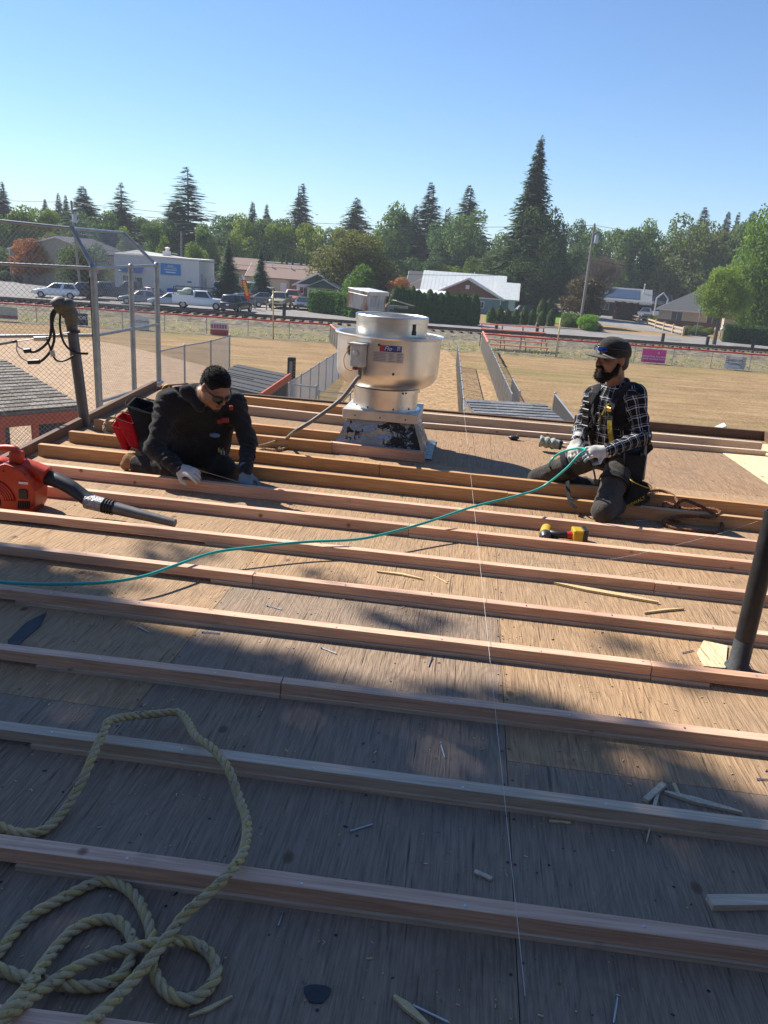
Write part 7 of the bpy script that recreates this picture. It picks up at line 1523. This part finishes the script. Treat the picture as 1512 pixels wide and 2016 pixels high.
pr += hand_prims(lwr, J(1145, 889, 4.53) - lwr, (-.1, -.75, .65), 1, G_, GD_, (1.0, 1.1, 1.15, 1.2), (.3, .7), 1.06)
pr += hand_prims(rwr, J(1124, 902, 4.70) - rwr, (-.75, -.5, .35), -1, G_, GD_, (.8, .85, .9, 1.0), (.4, .6), 1.06)
sdf_object('body', pr, [SKIN, LIP, PLAID, PANT, GLW, GLB, BOOTD], man, .006)
f, l, u = HF; hat = lambda a, b, d: hd + f * a + l * b + u * d
bd = [ellp(hat(.070, 0, -.104), HF, (.036, .040, .040), 0, .02, fold=(.003, .02))]
for s in (-1, 1): bd += [capp(hat(.005, s * .066, -.03), hat(.018, s * .060, -.07), .014, .022, 0, .015, (.002, .02)), capp(hat(.018, s * .058, -.07), hat(.07, s * .024, -.11), .022, .03, 0, .02, (.003, .02)), capp(hat(.086, s * .03, -.047), hat(.088, s * .030, -.07), .006, .010, 0, .01)]
bd += [capp(hat(.096, -.02, -.044), hat(.096, .02, -.044), .0095, .0095, 0, .006)]; bo = sdf_object('beard', bd, [HAIR], man, .005); fuzz(bo, 1500, .012, man, 'beard_hair')
sdf_object('hair', [ellp(hat(-.015, 0, .02), HF, (.094, .0785, .07), 0, .01), ellp(hat(-.05, 0, -.03), HF, (.052, .072, .05), 0, .02), ellp(hat(.07, 0, -.02), HF, (.06, .12, .06), 0, .01, True)], [M('short dark stubble hair', (.05, .035, .028), .8)], man, .005)
# cap with flat brim
cpz = [ellp(hat(-.012, 0, .042), HF, (.104, .088, .094), 0, .01), ellp(hat(.032, 0, .085), HF, (.066, .072, .056), 0, .02),  ellp(hat(0, 0, -.060), HF, (.2, .2, .085), 0, .01, True)]
cp_ = sdf_object('cap', cpz, [CAPM], man, .005); m = MB(); nn = 14; vs = []; fs = []
for i in range(nn + 1):
    a = -1.25 + 2.5 * i / nn
    for q, dz in ((.088, .004), (.088, 0), (.188 if abs(a) < 1.0 else .145, -.004), (.188 if abs(a) < 1.0 else .145, .002)):
        fx = math.cos(a) * q + (.012 if q > .1 else 0); lx = math.sin(a) * min(q, .112) * .95; vs.append(hat(fx, lx, .030 + dz - .012 * (lx / .09) ** 2))
for i in range(nn):
    for k in range(4): fs.append((4 * i + k, 4 * i + (k + 1) % 4, 4 * i + 4 + (k + 1) % 4, 4 * i + 4 + k))
m.add(vs, fs + [(0, 1, 2, 3), tuple(4 * nn + k for k in (3, 2, 1, 0))]); m.build('brim', M('grey-brown cap brim', (.10, .085, .07), .85), cp_, smooth=40)
m = MB(); m.ell(V(hat(-.01, 0, .133)), .008, n=8, m=5); m.build('cap_button', CAPM, cp_)
gf = np.array([n3(HF[0] + HF[2] * .12), HF[1], n3(HF[2] - HF[0] * .12)]); glasses(hat(-.002, 0, .055), gf, LENSB, man, 0, .020, 1.06, lh=.028)
for s in (-1, 1): m = MB(); m.ell(V(hat(.082, s * .033, .001)), (.011, .013, .009), Matrix(HF).transposed(), 10, 6); m.build('eye', EYE, man, smooth=True)
# collar, vest, harness
vs_ = [ellp(che + tor * .03, TF, (.136, .192, .185), 0, .03, fold=(.004, .05)), ellp(pel + tor * .13, TF, (.13, .170, .12), 0, .04, fold=(.003, .05)), capp(lsh - lft_ * .03 + tor * .012, rsh + lft_ * .03 + tor * .012, .068, .068, 0, .04)]
fc_ = TF[0]
for t, r in ((-.1, .075), (.0, .072), (.1, .062), (.2, .05), (.27, .07)): vs_.append(ellp(pel + tor * (.2 + t) + fc_ * .15 + lft_ * .0, TF, (.10, r, .11), 0, .01, True))
vs_.append(ellp(nkb + tor * .02 + fc_ * .02, TF, (.09, .085, .10), 0, .01, True))
for sh_, el_ in ((lsh, lel), (rsh, rel)): vs_.append(capp(sh_ + (el_ - sh_) * .1, el_ + (el_ - sh_) * .3, .078, .07, 0, .01, None, True))
sdf_object('tool_vest', vs_, [VEST], man, .006)
col = [capp(nkb + lft_ * .055 + tor * .02 - fc_ * .02, nkb + lft_ * .05 + fc_ * .07 - tor * .03, .02, .018, 0, .015), capp(nkb - lft_ * .055 + tor * .02 - fc_ * .02, nkb - lft_ * .05 + fc_ * .07 - tor * .03, .02, .018, 0, .015), capp(nkb + lft_ * .055 + tor * .025 - fc_ * .03, nkb - lft_ * .055 + tor * .025 - fc_ * .05, .022, .022, 0, .02)]; sdf_object('collar', col, [PLAID], man, .006)
front = lambda a, b, d=.15: pel + tor * a + lft_ * b + fc_ * d
strap([front(.43, .085, .10), front(.36, .09, .148), front(.28, .10, .156), front(.18, .11, .142), front(.08, .12, .12)], .045, .008, VEST, 'chest_strap', man, fc_)
strap([front(.30, .098, .157), front(.22, .108, .155), front(.14, .118, .14)], .036, .011, YSTR, 'yellow_strap', man, fc_)
strap([front(.40, .065, .14), front(.33, .035, .16), front(.28, .015, .165)], .010, .008, YSTR, 'yellow_strap', man, fc_)
strap([front(.43, -.085, .10), front(.36, -.09, .148), front(.26, -.10, .156), front(.12, -.11, .14)], .05, .012, VEST, 'chest_strap', man, fc_)
for a in (.38, .33, .28, .22, .17): m = MB(); m.box(V(front(a, -.098, .163)), (.014, .056, .022), Matrix(TF).transposed()); m.build('webbing_loop', BLK, man, bevel=.003)
m = MB(); m.box(V(front(.37, .085, .16)), (.012, .034, .03), Matrix(TF).transposed()); m.build('buckle', M('gold buckle', (.45, .30, .08), .35, .7), man, bevel=.003)
m = MB(); q = front(.29, .012, .17); m.tube(spline([q + lft_ * .02 + tor * .035, q - lft_ * .02 + tor * .035, q - lft_ * .022 - tor * .035, q + lft_ * .02 - tor * .035], 4, True), .005, 6, closed=True); m.build('carabiner', BLK, man, smooth=True)
for b, a in ((.0, .02), (.06, .02), (-.06, .02), (.03, -.02)): m = MB(); m.box(V(front(a, b, .145)), (.02, .05, .03), Matrix(TF).transposed()); m.build('belt_fitting', VEST, man, bevel=.004)
belt = [pel + tor * .06 + TF[0] * .142 * math.cos(t) + lft_ * .186 * math.sin(t) for t in np.linspace(0, 2 * math.pi, 25)[:-1]]; m = MB(); m.tube(belt, .022, 8, closed=True); m.build('tool_belt', VEST, man, smooth=True)
for kn_, hp_, s in ((lkn, lhp, 1), (rkn, rhp, -1)):
    ax = n3(kn_ - hp_); cn = hp_ + (kn_ - hp_) * .48; u1 = n3(np.cross(ax, (0, 0, 1))); u2 = np.cross(ax, u1); m = MB(); vs = []; rr = .094
    for i in range(20):
        t = 2 * math.pi * i / 20
        for dx, dr in ((-.02, 0), (.02, 0), (.02, .006), (-.02, .006)): vs.append(cn + ax * dx + (u1 * math.cos(t) + u2 * math.sin(t)) * (rr + dr))
    m.add(vs, [(4 * i + k, 4 * i + (k + 1) % 4, 4 * ((i + 1) % 20) + (k + 1) % 4, 4 * ((i + 1) % 20) + k) for i in range(20) for k in range(4)]); m.build('leg_strap', VEST, man, smooth=40)
# bags at the hip
q = J(1258, 952, 4.74); m = None
po = pouch([q + np.array(v) for v in ((-.055, -.045, .02), (.07, -.03, -.02), (.075, .06, -.01), (-.05, .05, .03))], (-.045, 0, -.17), .8, VEST, 'tool_pouch', man, M('yellow piping', (.5, .34, .02), .6))
pm_ = J(1253, 988, 4.69); put_text('DEWALT', .030, M('yellow lettering', (.6, .4, .02), .6), po, pm_, np.array([.8, .0, .55]), (-.45, 0, .8), ext=.0015)
q = J(1243, 900, 4.84); pouch([q + np.array(v) for v in ((-.06, -.06, .03), (.08, -.05, .02), (.09, .07, .03), (-.05, .08, .04))], (.01, 0, -.2), .9, VEST, 'tool_pouch', man)
q = J(1272, 885, 4.86); m = MB(); m.tube([q + np.array([-.012, 0, .03]), q + np.array([.0, 0, -.20])], [.022, .024], 10); m.build('tool_handle', M('worn grey handle', (.30, .28, .24), .6, var=.2), man, smooth=True)
m = MB(); m.ext([J(1262, 872, 4.84), J(1282, 868, 4.84), J(1287, 884, 4.84), J(1272, 898, 4.84), J(1263, 892, 4.84)], (0, .03, 0)); m.build('tape_measure', VEST, man, bevel=.004); m = MB(); m.ext([J(1264, 868, 4.835), J(1284, 872, 4.835), J(1283, 876, 4.835), J(1263, 872, 4.835)], (0, .034, 0)); m.build('tape_trim', YSTR, man)
strap([J(1158, 905, 4.72), J(1168, 925, 4.66), J(1172, 945, 4.62)], .010, .006, VEST, 'strap_end', man, (0, -.7, .7)); m = MB(); m.box(V(J(1173, 948, 4.6)), (.03, .012, .03)); m.build('strap_buckle', BLK, man, bevel=.003)
strap([J(1118, 948, 4.86), J(1122, 985, 4.72), J(1135, 1000, 4.66)], .025, .008, VEST, 'dangling_strap', man, (-.5, -.8, .3))

# ---- the man in the black hoodie, bent over the batten on the left
pel = J(292, 838, 5.28); che = J(362, 806, 5.0); nkb = J(397, 778, 4.84); hd = J(424, 764, 4.70)
bend = thing('person', 'man in black hoodie and sunglasses bent over a batten with gloved hands', 'person', (pel[0], pel[1], DECK))
tor = n3(nkb - pel); lft_ = n3(np.array([.74, .60, .06]) - tor * (tor @ np.array([.74, .60, .06]))); TF = np.array([n3(np.cross(lft_, tor)), lft_, tor])
rsh, rel, rwr = J(333, 793, 4.84), J(303, 884, 4.70), J(352, 924, 4.60); lsh, lel, lwr = J(460, 795, 4.98), J(489, 868, 4.90), J(483, 930, 4.68)
rkn = pz(338, 922, DECK + .075); lkn = pz(440, 920, DECK + .08); rhp, lhp = pel - lft_ * .09, pel + lft_ * .09
ran = pz(272, 914, DECK + .06); lan = pz(395, 893, DECK + .06)
HF = frame(n3((.62, -.55, -.52)), n3((.15, -.1, 1))); S_, L_, SH_, P_, G_, GD_, B_ = 0, 1, 2, 3, 4, 5, 6; FB = -TF[0] if TF[0][2] > 0 else TF[0]
pr = [ellp(pel, TF, (.135, .172, .15), P_, .04), ellp(pel + tor * .16, TF, (.135, .165, .17), SH_, .06, fold=(.004, .07)), ellp(che + tor * .02, TF, (.15, .20, .20), SH_, .06, fold=(.005, .08)), capp(lsh, rsh, .076, .072, SH_, .07), capp(J(398, 806, 4.96), J(368, 884, 5.04), .135, .14, SH_, .05, (.005, .08)), capp(J(436, 808, 5.0), J(424, 880, 5.02), .10, .10, SH_, .05, (.005, .08)), capp(nkb, hd - HF[2] * .06 - HF[0] * .01, .058, .054, S_, .02),
    capp(nkb - lft_ * .09 + np.array([-.02, .0, .03]), nkb + lft_ * .09 + np.array([-.02, .02, .03]), .042, .042, SH_, .045, (.003, .05)), capp(nkb - lft_ * .08 - TF[0] * 0, nkb - lft_ * .06 + n3((.5, -.6, -.5)) * .11, .036, .03, SH_, .03, (.004, .04)), capp(nkb + lft_ * .08, nkb + lft_ * .06 + n3((.5, -.6, -.5)) * .10, .036, .03, SH_, .03)]
for sh_, el_, wr_ in ((rsh, rel, rwr), (lsh, lel, lwr)): pr += [capp(sh_, el_, .076, .056, SH_, .05, (.009, .04)), capp(el_, wr_, .057, .040, SH_, .03, (.009, .032))]
for hp_, kn_, an_ in ((rhp, rkn, ran), (lhp, lkn, lan)): pr += [capp(hp_, kn_, .10, .074, P_, .05, (.004, .09)), capp(kn_, an_, .07, .056, P_, .03, (.004, .06))]
for an_, kn_ in ((ran, rkn), (lan, lkn)): d = n3(an_ - kn_); d[2] = 0; pr += [capp(an_, an_ + d * .06 + np.array([0, 0, .015]), .05, .052, B_, .015), capp(an_ + d * .06 + np.array([0, 0, .015]), an_ + d * .10 + np.array([0, 0, -.02]) , .048, .038, B_, .015)]
pr += head_prims(hd, HF, S_, L_)
pr += hand_prims(rwr, J(392, 933, 4.53) - rwr, (.1, -.6, .8), -1, G_, G_, (.7, .8, .9, 1.0), (.7, .5), 1.08); pr += hand_prims(lwr, J(485, 962, 4.60) - lwr, (.2, -.9, .35), 1, GD_, GD_, (1.0, 1.0, 1.0, 1.05), (.5, .4), 1.08)
sdf_object('body', pr, [SKIN, LIP, HOOD, PANT2, GLW, GLB, BOOT], bend, .006)
f, l, u = HF; hat = lambda a, b, d: hd + f * a + l * b + u * d
sdf_object('hair', [ellp(hat(-.014, 0, .042), HF, (.101, .080, .090), 0, .01, fold=(.0035, .012)), ellp(hat(-.06, 0, .0), HF, (.05, .072, .06), 0, .02, fold=(.002, .015)), ellp(hat(.10, 0, -.005), HF, (.065, .12, .075), 0, .01, True), ellp(hat(.0, 0, -.072), HF, (.2, .2, .06), 0, .01, True)], [HAIR], bend, .005)
r = np.random.default_rng(9); m = MB()
for _ in range(2600):
    d = unit(r.normal(size=3)); a_, b_, c_ = d
    if c_ < -.15 or (a_ > .35 and c_ < .35) or (abs(b_) > .6 and a_ > .1 and c_ < .25): continue
    p = hat(-.014 + a_ * .099, b_ * .079, .040 + c_ * .089); g_ = n3(HF[0] * a_ + HF[1] * b_ + HF[2] * c_ + r.normal(size=3) * .45); sd = n3(np.cross(g_, r.normal(size=3))) * .0022; m.add([p - sd, p + sd, p + g_ * r.uniform(.008, .017)], [(0, 1, 2)])
m.build('hair_strands', HAIR, bend)
sdf_object('beard', [ellp(hat(.075, 0, -.102), HF, (.026, .026, .018), 0, .01), capp(hat(.098, -.02, -.045), hat(.098, .02, -.045), .005, .005, 0, .005)] + [capp(hat(.01, s * .064, -.045), hat(.065, s * .026, -.1), .008, .012, 0, .01) for s in (-1, 1)], [M('dark stubble', (.03, .02, .016), .9)], bend, .004)
glasses(hd, HF, LENSG, bend, 0, .004, 1.03)
# harness straps over the back and red chest clips
for s in (-1, 1): strap([che + lft_ * .11 * s - TF[0] * 0 + np.array([0, 0, .02]) + FB * -.0 + tor * -.1 + (-FB) * .148, che + lft_ * .10 * s + (-FB) * .15 + tor * .05, nkb + lft_ * .10 * s + (-FB) * .075], .045, .008, fabric('red and black webbing %d' % s, (.10, .012, .015), .5), 'shoulder_strap', bend, -FB)
for x, y, Y, sz in ((455, 803, 4.80, (.025, .03, .028)), (443, 827, 4.84, (.05, .03, .032)), (432, 829, 4.84, (.03, .03, .032))): m = MB(); m.box(V(J(x, y, Y)), sz, Matrix.Rotation(.2, 3, 'Z')); m.build('red_clip', M('dark red clip', (.22, .012, .015), .5), bend, bevel=.004)
m = MB(); m.ell(V(J(423, 857, 4.83)), (.035, .012, .016)); m.build('blue_badge', M('blue plastic', (.10, .18, .32), .4), bend, smooth=True)
kb = J(436, 886, 4.82); m = MB(); m.tube([J(428, 858, 4.83), kb], .002, 5); m.build('key_cord', WIRE, bend)
for i, c in enumerate(((.5, .3, .05), (.03, .3, .22), (.5, .45, .3), (.05, .2, .1), (.45, .35, .25))): m = MB(); m.box(V(kb + np.array([-.018 + .009 * i, .004 * (i % 2), -.008 * (i % 3) - .01 * (i == 4)])), (.008, .006, .03)); m.build('key', M('key colour %d' % i, c, .4, .3), bend, bevel=.002)
# tool pouches on the near hip
q = J(250, 838, 5.02); pouch([q + np.array(v) for v in ((-.06, -.05, .06), (.06, -.07, .03), (.075, .04, .05), (-.05, .06, .08))], (.05, .01, -.19), .62, RPCH, 'tool_pouch', bend, VEST)
q = J(234, 846, 5.06); pouch([q + np.array(v) for v in ((-.035, -.04, .03), (.04, -.05, .02), (.045, .03, .04), (-.03, .04, .06))], (.045, .0, -.16), .6, RPCH, 'tool_pouch', bend, VEST)
q = J(286, 812, 5.0); pouch([q + np.array(v) for v in ((-.11, -.05, .05), (.07, -.08, .01), (.09, .06, .05), (-.09, .08, .09))], (.04, .02, -.22), .75, VEST, 'tool_pouch', bend, VEST)
belt = [pel + tor * .06 + TF[0] * .150 * math.cos(t) + lft_ * .19 * math.sin(t) for t in np.linspace(0, 2 * math.pi, 25)[:-1]]; m = MB(); m.tube(belt, .026, 8, closed=True); m.build('tool_belt', VEST, bend, smooth=True)
m = MB(); m.tube(spline([J(318, 775, 4.93), J(322, 763, 4.92), J(332, 758, 4.92), J(338, 764, 4.92)], 4), .008, 6); m.build('lanyard_loop', M('yellow loop', (.5, .3, .03), .6), bend, smooth=True)
mb = MB(); mb.tube(spline([J(392, 926, 4.55), J(420, 934, 4.58), J(475, 950, 4.63)], 4), .0012, 4); mb.build('layout_string', STRM, label='thin string held between the bent man\'s two gloved hands', cat='string')

# ------------------------------------------------------------------ summer haze in the air
hz = MB(); hz.box((0, 425, 22), (2040, 1010, 46)); hm = bpy.data.materials.new('summer haze'); hm.use_nodes = True; hm.node_tree.nodes.clear()
ho = hm.node_tree.nodes.new('ShaderNodeOutputMaterial'); pv = hm.node_tree.nodes.new('ShaderNodeVolumePrincipled'); pv.inputs['Color'].default_value = (.86, .92, 1.0, 1); pv.inputs['Density'].default_value = .0005; pv.inputs['Anisotropy'].default_value = .0
hm.node_tree.links.new(pv.outputs[0], ho.inputs['Volume']); hz.build('haze', hm, label='thin pale summer haze over the field and town', cat='haze', kind='stuff')
